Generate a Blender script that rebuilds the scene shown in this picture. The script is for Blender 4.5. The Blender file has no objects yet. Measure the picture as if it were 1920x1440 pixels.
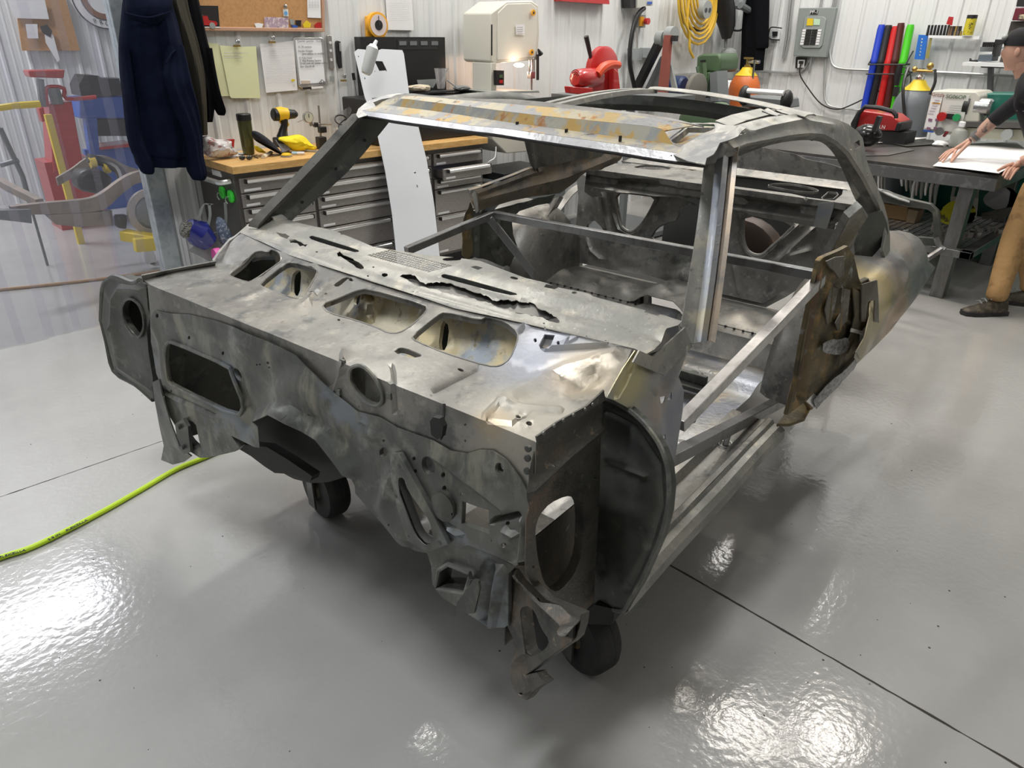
import bpy, bmesh, math, random
from mathutils import Vector as V, Matrix, noise
from mathutils.geometry import delaunay_2d_cdt
random.seed(7)
C = bpy.context.scene.collection
sc = bpy.context.scene
R = math.radians
# ---- camera: world X runs along the bench wall, Y towards it, Z up; eye height 1.7 m ----
F = 1341.2; TH = R(26.23); RO = R(.6255); AZ = R(45.416); CZ = R(38.17); H = 1.7
def base2w(p, az): return V((p.x*math.sin(az)+p.y*math.cos(az), -p.x*math.cos(az)+p.y*math.sin(az), p.z))
_r0 = V((1,0,0)); _u0 = V((0,math.sin(TH),math.cos(TH))); _f = V((0,math.cos(TH),-math.sin(TH)))
_rt = _r0*math.cos(RO)+_u0*math.sin(RO); _up = -_r0*math.sin(RO)+_u0*math.cos(RO)
def rays(x, y, az): return base2w(_rt*(x-960)+_up*(720-y)+_f*F, az).normalized()
cam = bpy.data.cameras.new('camera'); camo = bpy.data.objects.new('camera', cam); C.objects.link(camo)
a_, b_, c_ = base2w(_rt,AZ), base2w(_up,AZ), -base2w(_f,AZ)
camo.matrix_world = Matrix(((a_.x,b_.x,c_.x,0),(a_.y,b_.y,c_.y,0),(a_.z,b_.z,c_.z,H),(0,0,0,1)))
cam.sensor_width = 36; cam.lens = F/1920*36; cam.clip_start = .05
sc.camera = camo
sc.view_settings.view_transform = 'Standard'; sc.view_settings.look = 'None'
sc.view_settings.gamma = 1; sc.view_settings.use_curve_mapping = False
sc.view_settings.exposure = -0.12
w = bpy.data.worlds.new('world'); sc.world = w; w.use_nodes = True
w.node_tree.nodes['Background'].inputs[0].default_value = (.75,.8,.85,1)
w.node_tree.nodes['Background'].inputs[1].default_value = .3
def area(loc, sx, sy, e, col=(1,.97,.93)):
    l = bpy.data.lights.new('led_light','AREA'); l.shape='RECTANGLE'; l.size=sx; l.size_y=sy; l.energy=e; l.color=col
    o = bpy.data.objects.new('led_light', l); o.location = loc; C.objects.link(o); return o
WARM=(1,.93,.85); COOL=(.96,.98,1)
LIGHTS = [((-.15,1.05,4.4),1.1,.3,92,COOL),((5.0,2.3,4.4),.22,1.7,60,WARM),((5.5,1.2,4.4),.45,.45,24,WARM),((5.9,4.0,4.4),1.2,.35,60),((2.4,4.2,4.4),1.2,.35,85),((-1.6,4.0,4.4),1.2,.35,40,COOL),
          ((4.2,-2.2,4.4),1.2,.35,25,WARM),((.5,8.2,4.4),1.4,.4,130,COOL),((-2.4,8.0,4.4),1.2,.4,90,COOL),((7.4,2.8,4.4),.35,1.2,70)]
for l in LIGHTS: area(*l)

# ---- picking points: room frame P(), car frame (u rearwards, v to the car's right, z up) K() ----
def _hit(x, y, az, k, val):
    d = rays(x,y,az); o = V((0,0,H)); t = (val-o[k])/d[k]; return o+d*t
def P(x, y, **k):
    n, v = next(iter(k.items())); return _hit(x,y,AZ,'abz'.index(n),v)
def K(x, y, **k):
    n, v = next(iter(k.items())); return _hit(x,y,CZ,'uvz'.index(n),v)
CO = V((2.4,1.45,0))
def Su(u): return lambda x,y: K(x,y,u=u)
def Sv(v): return lambda x,y: K(x,y,v=v)
def Sz(z): return lambda x,y: K(x,y,z=z)
def Spl(p, n, az=None):
    p = V(p); n = V(n)
    def f(x,y):
        d = rays(x,y,CZ if az is None else az); o = V((0,0,H)); return o+d*((p-o).dot(n)/d.dot(n))
    return f
def Sprof(pts, axis=1, az=None):
    # polyline in (u,z) [axis=1, extruded along v] or (v,z) [axis=0, extruded along u]
    i = 0 if axis==1 else 1
    def f(x,y):
        d = rays(x,y,CZ if az is None else az); o = V((0,0,H)); best=None
        n = len(pts)
        for j in range(n-1):
            (a0,z0),(a1,z1) = pts[j],pts[j+1]
            ea,ez = a1-a0,z1-z0; den = d[i]*ez-d.z*ea
            if abs(den)<1e-9: continue
            t = ((a0-o[i])*ez-(z0-o.z)*ea)/den
            if t<=0: continue
            q = o+d*t; L2 = ea*ea+ez*ez; s = ((q[i]-a0)*ea+(q.z-z0)*ez)/L2
            lo = -9 if j==0 else -1e-4; hi = 9 if j==n-2 else 1+1e-4
            if lo<=s<=hi and (best is None or t<best[0]): best=(t,q)
        return best[1] if best else o+d*2
    return f

# ---- materials ----
MATS = {}
def mat(name, col, rough=.5, metal=0, layers=(), bump=None, trans=0, alpha=1, emit=None, spec=.5, coat=0, rvar=0, wave=None, spots=()):
    if name in MATS: return MATS[name]
    m = bpy.data.materials.new(name); m.use_nodes = True; nt = m.node_tree; N = nt.nodes; L = nt.links
    b = N['Principled BSDF']; b.inputs['Roughness'].default_value = rough; b.inputs['Metallic'].default_value = metal
    b.inputs['Specular IOR Level'].default_value = spec; b.inputs['Coat Weight'].default_value = coat
    if trans: b.inputs['Transmission Weight'].default_value = trans
    b.inputs['Alpha'].default_value = alpha
    c4 = lambda c: (c[0],c[1],c[2],1)
    b.inputs['Base Color'].default_value = c4(col)
    if emit: b.inputs['Emission Color'].default_value = c4(emit[0]); b.inputs['Emission Strength'].default_value = emit[1]
    tc = N.new('ShaderNodeTexCoord')
    prev = None
    for i,(lc,scale,lo,hi,*ex) in enumerate(layers):
        tx = N.new('ShaderNodeTexNoise'); tx.inputs['Scale'].default_value = scale; tx.inputs['Detail'].default_value = 5
        tx.inputs['Roughness'].default_value = .62
        mp = N.new('ShaderNodeMapping'); mp.inputs['Location'].default_value = (i*3.7,i*1.3,i*2.1)
        if ex: mp.inputs['Scale'].default_value = ex[0]
        L.new(tc.outputs['Object'], mp.inputs[0]); L.new(mp.outputs[0], tx.inputs['Vector'])
        mr = N.new('ShaderNodeMapRange'); mr.interpolation_type='SMOOTHSTEP'
        mr.inputs['From Min'].default_value = lo; mr.inputs['From Max'].default_value = hi
        L.new(tx.outputs['Fac'], mr.inputs['Value'])
        mx = N.new('ShaderNodeMix'); mx.data_type='RGBA'
        L.new(mr.outputs[0], mx.inputs['Factor'])
        if prev is None: mx.inputs['A'].default_value = c4(col)
        else: L.new(prev, mx.inputs['A'])
        mx.inputs['B'].default_value = c4(lc); prev = mx.outputs['Result']
    for (lc,ce,rad,st) in spots:
        vd = N.new('ShaderNodeVectorMath'); vd.operation='DISTANCE'; vd.inputs[1].default_value = ce
        nz = N.new('ShaderNodeTexNoise'); nz.inputs['Scale'].default_value = 5; nz.inputs['Detail'].default_value = 4
        ad = N.new('ShaderNodeMath'); ad.operation='MULTIPLY_ADD'; ad.inputs[1].default_value = rad*1.0
        L.new(tc.outputs['Object'], vd.inputs[0]); L.new(tc.outputs['Object'], nz.inputs['Vector'])
        L.new(nz.outputs['Fac'], ad.inputs[0]); L.new(vd.outputs['Value'], ad.inputs[2])
        mr = N.new('ShaderNodeMapRange'); mr.interpolation_type='SMOOTHSTEP'
        mr.inputs['From Min'].default_value = rad*1.75; mr.inputs['From Max'].default_value = rad*.85; mr.inputs['To Max'].default_value = st
        L.new(ad.outputs[0], mr.inputs['Value'])
        mx = N.new('ShaderNodeMix'); mx.data_type='RGBA'; L.new(mr.outputs[0], mx.inputs['Factor'])
        if prev is None: mx.inputs['A'].default_value = c4(col)
        else: L.new(prev, mx.inputs['A'])
        mx.inputs['B'].default_value = c4(lc); prev = mx.outputs['Result']
    if prev: L.new(prev, b.inputs['Base Color'])
    if rvar:
        tx = N.new('ShaderNodeTexNoise'); tx.inputs['Scale'].default_value = 9; tx.inputs['Detail'].default_value = 4
        L.new(tc.outputs['Object'], tx.inputs['Vector'])
        mr = N.new('ShaderNodeMapRange'); mr.inputs['From Min'].default_value=.3; mr.inputs['From Max'].default_value=.7
        mr.inputs['To Min'].default_value = max(.04,rough-rvar); mr.inputs['To Max'].default_value = rough+rvar
        L.new(tx.outputs['Fac'], mr.inputs['Value']); L.new(mr.outputs[0], b.inputs['Roughness'])
    if bump:
        tx = N.new('ShaderNodeTexNoise'); tx.inputs['Scale'].default_value = bump[0]; tx.inputs['Detail'].default_value = 3
        L.new(tc.outputs['Object'], tx.inputs['Vector'])
        bp = N.new('ShaderNodeBump'); bp.inputs['Strength'].default_value = bump[1]; bp.inputs['Distance'].default_value = bump[2] if len(bump)>2 else .01
        L.new(tx.outputs['Fac'], bp.inputs['Height']); L.new(bp.outputs[0], b.inputs['Normal'])
    MATS[name] = m; return m

# ---- mesh builder ----
class MB:
    def __init__(s): s.v=[]; s.f=[]; s.m=[]
    def add(s, vs, fs, mi=0):
        n=len(s.v); s.v += [V(p) for p in vs]; s.f += [tuple(i+n for i in f) for f in fs]; s.m += [mi]*len(fs); return s
    def box(s, a, b, mi=0, bev=0):
        x0,y0,z0 = (min(a[i],b[i]) for i in range(3)); x1,y1,z1 = (max(a[i],b[i]) for i in range(3))
        if bev:
            bm = bmesh.new(); bmesh.ops.create_cube(bm,size=1)
            for q in bm.verts: q.co = V(((x0+x1)/2+q.co.x*(x1-x0),(y0+y1)/2+q.co.y*(y1-y0),(z0+z1)/2+q.co.z*(z1-z0)))
            bmesh.ops.bevel(bm, geom=bm.edges[:], offset=bev, segments=2, affect='EDGES', profile=.6)
            bm.verts.index_update()
            s.add([q.co.copy() for q in bm.verts],[[q.index for q in f.verts] for f in bm.faces],mi); bm.free(); return s
        return s.add([(x0,y0,z0),(x1,y0,z0),(x1,y1,z0),(x0,y1,z0),(x0,y0,z1),(x1,y0,z1),(x1,y1,z1),(x0,y1,z1)],
            [(3,2,1,0),(4,5,6,7),(0,1,5,4),(1,2,6,5),(2,3,7,6),(3,0,4,7)],mi)
    def rbox(s, c, size, rot=(0,0,0), mi=0, bev=0):
        t = MB(); h=V(size)/2; t.box(-h,h,mi,bev)
        from mathutils import Euler
        M = Euler(rot).to_matrix()
        return s.add([M@p+V(c) for p in t.v], t.f, mi)
    def tube(s, pts, r, n=10, mi=0, caps=True, sm=0):
        pts=[V(p) for p in pts]
        if sm: pts = crv(pts, sm)
        rs = r if isinstance(r,(list,tuple)) else [r]*len(pts)
        if len(rs)!=len(pts):
            k=len(rs)-1; rs=[rs[min(k,int(t))]*(1-(t-int(t)))+rs[min(k,int(t)+1)]*(t-int(t)) for t in [i*k/(len(pts)-1) for i in range(len(pts))]]
        vs=[]; side=None
        for i,p in enumerate(pts):
            t=(pts[min(i+1,len(pts)-1)]-pts[max(i-1,0)]).normalized()
            if side is None: side = t.cross(V((0,0,1)) if abs(t.z)<.9 else V((1,0,0))).normalized()
            side=(side-t*side.dot(t)).normalized(); up=t.cross(side)
            for k in range(n):
                a=2*math.pi*k/n; vs.append(p+(side*math.cos(a)+up*math.sin(a))*rs[i])
        fs=[]
        for i in range(len(pts)-1):
            for k in range(n):
                k2=(k+1)%n; fs.append((i*n+k,i*n+k2,(i+1)*n+k2,(i+1)*n+k))
        if caps: fs += [tuple(range(n))[::-1], tuple((len(pts)-1)*n+k for k in range(n))]
        return s.add(vs,fs,mi)
    def lathe(s, prof, c=(0,0,0), ax='z', n=20, mi=0, M=None):
        # prof: list of (r, h) along axis
        vs=[];fs=[]
        for r,h in prof:
            for k in range(n):
                a=2*math.pi*k/n; q=V((r*math.cos(a),r*math.sin(a),h))
                if ax=='x': q=V((q.z,q.x,q.y))
                if ax=='y': q=V((q.y,q.z,q.x))
                if M: q=M@q
                vs.append(q+V(c))
        for i in range(len(prof)-1):
            for k in range(n):
                k2=(k+1)%n; fs.append((i*n+k,i*n+k2,(i+1)*n+k2,(i+1)*n+k))
        fs += [tuple(range(n))[::-1], tuple((len(prof)-1)*n+k for k in range(n))]
        return s.add(vs,fs,mi)
    def ball(s, c, r, mi=0, n=14):
        r = V(r) if not isinstance(r,(int,float)) else V((r,r,r)); pr=[]
        vs=[];fs=[];m=n//2
        for i in range(m+1):
            t=math.pi*(i/m)*.998+.003
            for k in range(n):
                a=2*math.pi*k/n; vs.append(V(c)+V((r.x*math.sin(t)*math.cos(a),r.y*math.sin(t)*math.sin(a),-r.z*math.cos(t))))
        for i in range(m):
            for k in range(n):
                k2=(k+1)%n; fs.append((i*n+k,i*n+k2,(i+1)*n+k2,(i+1)*n+k))
        fs += [tuple(range(n))[::-1], tuple(m*n+k for k in range(n))]
        return s.add(vs,fs,mi)
    def prism(s, poly, ext, mi=0):
        # planar polygon of 3D points, extruded by ext
        n=len(poly); e=V(ext); ps=[V(p) for p in poly]
        return s.add(ps+[p+e for p in ps],[tuple(range(n)),tuple(range(n,2*n))[::-1]]+[((i+1)%n,i,n+i,n+(i+1)%n) for i in range(n)],mi)
    def beam(s, a, b, w, h, up=(0,0,1), mi=0):
        a,b=V(a),V(b); t=(b-a).normalized(); sd=t.cross(V(up)).normalized(); u=sd.cross(t)
        q=[sd*w/2+u*h/2,-sd*w/2+u*h/2,-sd*w/2-u*h/2,sd*w/2-u*h/2]
        return s.add([a+k for k in q]+[b+k for k in q],[(0,1,2,3),(7,6,5,4)]+[(i,(i+4),(i+1)%4+4,(i+1)%4) for i in range(4)],mi)
    def strip(s, rows, mi=0, close=False):
        n=len(rows[0]); vs=[p for r in rows for p in r]; fs=[]
        for i in range(len(rows)-1):
            for k in range(n-(0 if close else 1)):
                k2=(k+1)%n; fs.append((i*n+k,i*n+k2,(i+1)*n+k2,(i+1)*n+k))
        return s.add(vs,fs,mi)
    def build(s, name, m, parent=None, smooth=True, thick=0, bev=0, ang=35, off=None, sub=0):
        me=bpy.data.meshes.new(name); o=bpy.data.objects.new(name,me)
        o0 = V((0,0,0))
        if parent is not None: o.parent=parent; o0 = V(parent.get('_o',(0,0,0))) 
        elif off is not None: o0=V(off); o.location=o0
        me.from_pydata([p-o0 for p in s.v],[],s.f)
        if parent is not None: o['_o']=tuple(o0)
        for x in (m if isinstance(m,(list,tuple)) else [m]): me.materials.append(x)
        if len(me.materials)>1: me.polygons.foreach_set('material_index', s.m)
        bm=bmesh.new(); bm.from_mesh(me); bmesh.ops.recalc_face_normals(bm,faces=bm.faces[:]); bm.to_mesh(me); bm.free()
        if smooth:
            me.polygons.foreach_set('use_smooth',[True]*len(me.polygons)); me.set_sharp_from_angle(angle=R(ang))
        if thick:
            q=o.modifiers.new('thickness','SOLIDIFY'); q.thickness=thick; q.offset=0
            if smooth: q=o.modifiers.new('crisp','EDGE_SPLIT'); q.split_angle=R(max(ang,34)); q.use_edge_sharp=False
        if bev:
            q=o.modifiers.new('bevel','BEVEL'); q.width=bev; q.segments=2; q.limit_method='ANGLE'
        if sub:
            q=o.modifiers.new('sub','SUBSURF'); q.levels=sub; q.render_levels=sub
        C.objects.link(o); return o
def crv(pts, k=4, closed=False):
    pts=[V(p) for p in pts]; n=len(pts); out=[]
    rng = n if closed else n-1
    for i in range(rng):
        p0=pts[(i-1)%n] if closed else pts[max(i-1,0)]; p1=pts[i]; p2=pts[(i+1)%n]; p3=pts[(i+2)%n] if closed else pts[min(i+2,n-1)]
        for j in range(k):
            t=j/k; out.append(.5*((2*p1)+(p2-p0)*t+(2*p0-5*p1+4*p2-p3)*t*t+(3*p1-p0-3*p2+p3)*t**3))
    if not closed: out.append(pts[-1])
    return out
def tag(o, label=None, cat=None, group=None, kind=None):
    if label: o['label']=label
    if cat: o['category']=cat
    if group: o['group']=group
    if kind: o['kind']=kind
    return o
def thing(name, label, cat, loc, group=None, rot=0):
    o=bpy.data.objects.new(name,None); o.empty_display_size=.1; o.location=loc; C.objects.link(o)
    o['_o']=tuple(loc); tag(o,label,cat,group); return o
def solo(name, mb, m, label, cat, loc=None, group=None, **k):
    if loc is None:
        xs=[p.x for p in mb.v]; ys=[p.y for p in mb.v]; loc=((min(xs)+max(xs))/2,(min(ys)+max(ys))/2,min(p.z for p in mb.v))
    return tag(mb.build(name,m,None,off=loc,**k),label,cat,group)
def chai(p, k=1):
    for _ in range(k):
        q=[]
        for i in range(len(p)):
            a,b=p[i],p[(i+1)%len(p)]; q += [(a[0]*.78+b[0]*.22,a[1]*.78+b[1]*.22),(a[0]*.22+b[0]*.78,a[1]*.22+b[1]*.78)]
        p=q
    return p
def inside(x,y,p):
    c=False; j=len(p)-1
    for i in range(len(p)):
        if (p[i][1]>y)!=(p[j][1]>y) and x<(p[j][0]-p[i][0])*(y-p[i][1])/(p[j][1]-p[i][1])+p[i][0]: c=not c
        j=i
    return c
def segd(x,y,a,b):
    dx,dy=b[0]-a[0],b[1]-a[1]; L=dx*dx+dy*dy or 1; t=max(0,min(1,((x-a[0])*dx+(y-a[1])*dy)/L)); return math.hypot(x-a[0]-dx*t,y-a[1]-dy*t)
def dens(p, st, jit=0):
    out=[]
    for i in range(len(p)):
        a,b=p[i],p[(i+1)%len(p)]; n=max(1,int(math.hypot(b[0]-a[0],b[1]-a[1])/st))
        for k in range(n):
            t=k/n; out.append((a[0]+(b[0]-a[0])*t+random.uniform(-jit,jit),a[1]+(b[1]-a[1])*t+random.uniform(-jit,jit)))
    return out
def ell(x,y,rx,ry,rot=0,n=12):
    c,s=math.cos(R(rot)),math.sin(R(rot)); return [(x+rx*math.cos(t)*c-ry*math.sin(t)*s,y+rx*math.cos(t)*s+ry*math.sin(t)*c) for t in [2*math.pi*k/n for k in range(n)]]
def vw(z, ox, oy, pts): return [(ox+x/z,oy+y/z) for x,y in pts]
def smoo(t): t=max(0,min(1,t)); return t*t*(3-2*t)
def pj(p, car_=True):
    az=CZ if car_ else AZ; q=V(p)-V((0,0,H)); r=base2w(_rt,az); u=base2w(_up,az); f=base2w(_f,az)
    return (960+F*q.dot(r)/q.dot(f), 720-F*q.dot(u)/q.dot(f))
def sheet(name, out, S, mtl, parent, holes=(), step=12, beads=(), domes=(), th=.0025, lip=0, wav=.0007, ang=40, rlip=None, jit=0, hole_jit=0, builder=None, creases=()):
    """pressed steel panel: outline and holes traced, cast on the true surface S, with beads and dents"""
    out=dens(out,step*1.3,jit); hs=[dens(h,step*.9,(hole_jit if len(h)>8 else 0)) for h in holes]
    vs=[];es=[]
    for lp in [out]+hs:
        n=len(vs); vs+=[V(q) for q in lp]; es+=[(n+i,n+(i+1)%len(lp)) for i in range(len(lp))]
    x0=min(p[0] for p in out);x1=max(p[0] for p in out);y0=min(p[1] for p in out);y1=max(p[1] for p in out)
    lines=[(lp[i],lp[(i+1)%len(lp)]) for lp in [out]+hs for i in range(len(lp))]
    cl=[]
    def offp(pl,o):
        out_=[]
        for i,p in enumerate(pl):
            a,b2=pl[max(i-1,0)],pl[min(i+1,len(pl)-1)]; L_=math.hypot(b2[0]-a[0],b2[1]-a[1]) or 1
            out_.append((p[0]-(b2[1]-a[1])/L_*o,p[1]+(b2[0]-a[0])/L_*o))
        return out_
    for pl,o in [(b[0],0) for b in beads if b[1]<30]+[(offp(b[0],k*b[1]),0) for b in beads if 5<b[1]<30 for k in (-1,-.5,.5,1)]+[(c,0) for c in creases]:
        n=len(vs); k=0
        for i in range(len(pl)-1):
            a,b2=pl[i],pl[i+1]; m=max(1,int(math.hypot(b2[0]-a[0],b2[1]-a[1])/(step*.8)))
            for j in range(m+(1 if i==len(pl)-2 else 0)):
                q=(a[0]+(b2[0]-a[0])*j/m,a[1]+(b2[1]-a[1])*j/m)
                if inside(q[0],q[1],out) and not any(inside(q[0],q[1],h) for h in hs) and all(segd(q[0],q[1],*l)>2.2 for l in lines+cl if abs(l[0][1]-q[1])<30):
                    vs.append(V(q)); cl.append((q,q))
                    if k: es.append((len(vs)-2,len(vs)-1))
                    k=1
                else: k=0
    lines=lines+cl
    yy=y0+step/2; r=0
    while yy<y1:
        xx=x0+(step/2 if r%2 else step*.9)
        row=[l for l in lines if min(l[0][1],l[1][1])-step<yy<max(l[0][1],l[1][1])+step]
        while xx<x1:
            if inside(xx,yy,out) and not any(inside(xx,yy,h) for h in hs):
                if all(segd(xx,yy,*l)>step*.45 for l in row if min(l[0][0],l[1][0])-step<xx<max(l[0][0],l[1][0])+step): vs.append(V((xx,yy)))
            xx+=step
        yy+=step*.87; r+=1
    rv,re,rf,*_=delaunay_2d_cdt(vs,es,[],0,1e-4)
    keep=[]
    for f in rf:
        cx=sum(rv[i][0] for i in f)/len(f); cy=sum(rv[i][1] for i in f)/len(f)
        if inside(cx,cy,out) and not any(inside(cx,cy,h) for h in hs): keep.append(f)
    used=sorted({i for f in keep for i in f}); mp={j:i for i,j in enumerate(used)}
    pts=[]; cdir=(V((0,0,H)))
    for j in used:
        x,y=rv[j]; p=S(x,y); q1=S(x+2,y); q2=S(x,y+2); n=(q1-p).cross(q2-p)
        n = n.normalized() if n.length>1e-9 else V((0,0,1))
        if n.dot(cdir-p)<0: n=-n
        d=wav*noise.noise(p*5)*2
        for pl,wd,h in beads:
            m=min(segd(x,y,pl[i],pl[i+1]) for i in range(len(pl)-1))
            if m<wd: d+=h*smoo(1-m/wd)
        for cx,cy,rx,ry,h in domes:
            m=math.hypot((x-cx)/rx,(y-cy)/ry)
            if m<1: d+=h*smoo((1-m)*1.6)
        pts.append(p+n*d)
    b=builder or MB(); b.add(pts,[tuple(mp[i] for i in f) for f in keep])
    def addlip(loop, dp):
        top=[S(*q) for q in loop]; n=(S(loop[0][0]+3,loop[0][1])-top[0]).cross(S(loop[0][0],loop[0][1]+3)-top[0]).normalized()
        if n.dot(cdir-top[0])<0: n=-n
        bot=[t-n*dp for t in top]; b.strip([top,bot],close=True)
    if lip:
        for h in hs:
            if len(h)>7: addlip(h,lip)
    if rlip: addlip(out,rlip)
    return b if builder else b.build(name,mtl,parent,thick=th,ang=ang)
# ================= materials =================
STEEL = [((.30,.28,.245),3,.5,.64),((.25,.245,.225),6,.42,.60),((.13,.13,.125),10,.52,.66),((.33,.31,.27),24,.55,.70),((.12,.11,.10),60,.60,.76),((.07,.065,.06),150,.66,.74)]
m_steel = mat('bare_steel',(.205,.197,.182),.48,.62,STEEL,bump=(90,.12,.004),rvar=.12)
m_dark = mat('dark_steel',(.12,.122,.108),.45,.65,[((.085,.09,.085),6,.42,.65),((.22,.22,.19),14,.55,.75),((.05,.05,.05),40,.6,.8)],bump=(80,.12,.004),rvar=.1)
m_fire = mat('firewall_steel',(.17,.172,.158),.46,.6,[((.12,.125,.115),5,.42,.6),((.06,.058,.055),120,.64,.74),((.27,.275,.25),11,.52,.7),((.09,.09,.085),45,.6,.78),((.30,.29,.24),7,.52,.68,(1.5,1.5,.4)),((.23,.25,.27),4,.56,.66)],bump=(90,.12,.004),rvar=.12)
m_lightst = mat('media_blasted_steel',(.37,.36,.325),.5,.6,[((.27,.27,.25),6,.42,.60),((.46,.43,.36),13,.55,.70),((.18,.165,.14),48,.60,.74),((.55,.53,.48),90,.64,.72)],bump=(110,.2,.004),rvar=.08)
m_blue = mat('heat_blued_steel',(.36,.36,.345),.40,.7,[((.29,.31,.35),4,.44,.6),((.42,.38,.30),6.5,.52,.68),((.55,.46,.26),5,.60,.74),((.22,.21,.2),40,.62,.8)],bump=(90,.15,.004),rvar=.12)
m_gold = mat('golden_heat_tint',(.72,.66,.50),.5,.25,[((.38,.42,.47),6,.48,.60),((.66,.56,.34),9,.46,.60),((.34,.29,.20),26,.56,.70)],bump=(100,.2,.004))
m_rust = mat('rusty_header_steel',(.50,.45,.33),.6,.35,[((.34,.34,.34),7,.44,.54),((.52,.38,.17),9,.52,.60),((.45,.22,.07),14,.60,.66),((.16,.14,.12),26,.6,.72)],bump=(60,.35,.006))
m_brown = mat('rusty_brown_steel',(.19,.15,.08),.55,.4,[((.10,.085,.055),7,.42,.6),((.33,.22,.09),11,.52,.68),((.33,.33,.31),16,.62,.7)],bump=(70,.3,.006))
def lc_(x,y,S_): return tuple(S_(x,y)-CO)
m_slope = mat('shelf_steel',(.205,.195,.178),.47,.62,STEEL,bump=(90,.12,.004),rvar=.12,spots=[((.42,.44,.50),lc_(1020,660,Sz(1.04)),.16,.8),((.50,.42,.30),lc_(1090,690,Sz(1.04)),.10,.7),((.50,.47,.40),lc_(980,780,Sz(1.0)),.13,.7),((.45,.36,.24),lc_(920,790,Sz(1.0)),.05,.7),((.42,.40,.36),lc_(760,660,Sz(1.0)),.20,.4)])
m_hinge = mat('hinge_pillar_steel',(.36,.36,.34),.42,.65,[((.27,.28,.30),5,.45,.6),((.42,.38,.31),8,.55,.7),((.18,.17,.16),40,.62,.8)],bump=(90,.15,.004),rvar=.1,spots=[((.56,.50,.27),lc_(1192,708,Sv(.65)),.09,.85),((.30,.31,.38),lc_(1255,790,Sv(.65)),.14,.6),((.44,.36,.28),lc_(1235,760,Sv(.65)),.06,.6)])
m_whl = mat('wheelhouse_steel',(.30,.30,.29),.42,.65,[((.22,.22,.23),4,.45,.6),((.38,.36,.33),9,.55,.7),((.15,.14,.13),30,.62,.8)],bump=(90,.2,.004),rvar=.1,spots=[((.62,.48,.20),lc_(1650,530,Sv(.51)),.30,.9),((.66,.58,.42),lc_(1640,560,Sv(.51)),.18,.8),((.52,.36,.22),lc_(1668,590,Sv(.51)),.22,.7),((.40,.33,.26),lc_(1690,440,Sv(.6)),.14,.5)])
m_floorpan = mat('floor_pan_steel',(.30,.30,.29),.40,.7,[((.22,.23,.26),4,.45,.6),((.36,.32,.26),7,.52,.66),((.13,.12,.11),26,.60,.76)],bump=(60,.3,.005),rvar=.12,spots=[((.55,.43,.24),lc_(1450,680,Sz(.4)),.18,.7),((.42,.46,.54),lc_(1420,715,Sz(.4)),.14,.6)])
m_qtr = mat('warm_quarter_steel',(.25,.22,.185),.5,.5,[((.33,.27,.2),5,.48,.62),((.16,.15,.14),8,.5,.65),((.36,.26,.14),30,.60,.72)],bump=(80,.3,.005))
m_bright = mat('sanded_bright_steel',(.75,.74,.74),.3,.8,[((.62,.61,.6),12,.45,.65),((.16,.15,.15),70,.66,.74)],bump=(60,.2,.004))
m_tube = mat('new_tube_steel',(.27,.27,.27),.35,.85,[((.20,.19,.18),14,.45,.65,(1,1,.3))])
m_tubel = mat('clean_tube_steel',(.55,.54,.53),.32,.85,[((.42,.41,.4),20,.45,.65)])
m_warm = mat('rusted_inner_steel',(.125,.12,.105),.5,.55,[((.19,.15,.115),9,.50,.66),((.34,.27,.21),48,.60,.72),((.065,.065,.06),6,.48,.64)],bump=(120,.4,.005))
m_rwall = mat('shaded_rust_streaked_wall',(.27,.26,.21),.6,.35,[((.20,.21,.20),9,.44,.54,(1,1,.25)),((.34,.22,.06),11,.50,.58,(1,1,.25)),((.27,.12,.035),17,.58,.66,(1,1,.3))],bump=(60,.35,.006))  # rust streaks over a base darkened to paint in the header recess's shade
m_burn = mat('burnt_corner_steel',(.42,.41,.38),.5,.5,[((.28,.28,.28),8,.45,.58),((.50,.33,.12),9,.60,.68),((.66,.62,.55),14,.60,.7)],bump=(60,.3,.006))
m_under = mat('underbody_shade_steel',(.035,.035,.032),.6,.2)  # near-black: shade of the underside and trunk recess put into the colour
m_rubber = mat('black_rubber',(.018,.018,.018),.6,0,[((.035,.033,.03),20,.4,.7)])
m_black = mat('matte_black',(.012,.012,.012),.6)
m_chrome = mat('bright_zinc',(.6,.6,.6),.25,1)

_w = Matrix.Rotation(AZ-CZ,4,'Z')@CO
car = thing('car_body_shell','stripped bare steel coupe body shell without doors, standing on small castors','car body',_w)
car.rotation_euler = (0,0,AZ-CZ); car['_o']=tuple(CO)

# ---- cowl front, shelf and slope (one pressing) ----
PR = [(.95,.25),(.95,1.0),(1.19,1.012),(1.325,1.075)]
Scowl = Sprof(PR)
CR1=[pj((.9502,v,.9998)) for v in (.6,1.0,1.4,1.8,2.25)]; CR2=[pj((1.19,v,1.012)) for v in (.6,1.0,1.4,1.8,2.25)]
z7=lambda p: vw(3.2,400,380,p); z3=lambda p: vw(4,600,560,p); z1=lambda p: vw(4,180,440,p); z8=lambda p: vw(4,840,420,p); z2=lambda p: vw(4,260,640,p); z4=lambda p: vw(4,640,800,p); z5=lambda p: vw(4,840,960,p)
seam = [(283,596),(290,582),(320,588),(355,590),(405,602),(450,617),(505,640),(555,665),(592,700),(627,735),(670,772),(712,782),(745,802),(812,826),(845,845),(875,850),(900,843),(925,845),(950,862),(975,895),(990,922)]
cowl_out = [(277,531),(268,525),(270,518),(402,492),(410,470),(430,447),(452,437),(545,478),(700,530),(850,577),(1000,612),(1185,656),(1178,672),(1160,705),(1142,742),(1128,748),(1060,790),(1005,830),(1003,897)]
cowl_out = cowl_out + [(x,y+3) for x,y in seam[::-1]][0:] 
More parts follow.
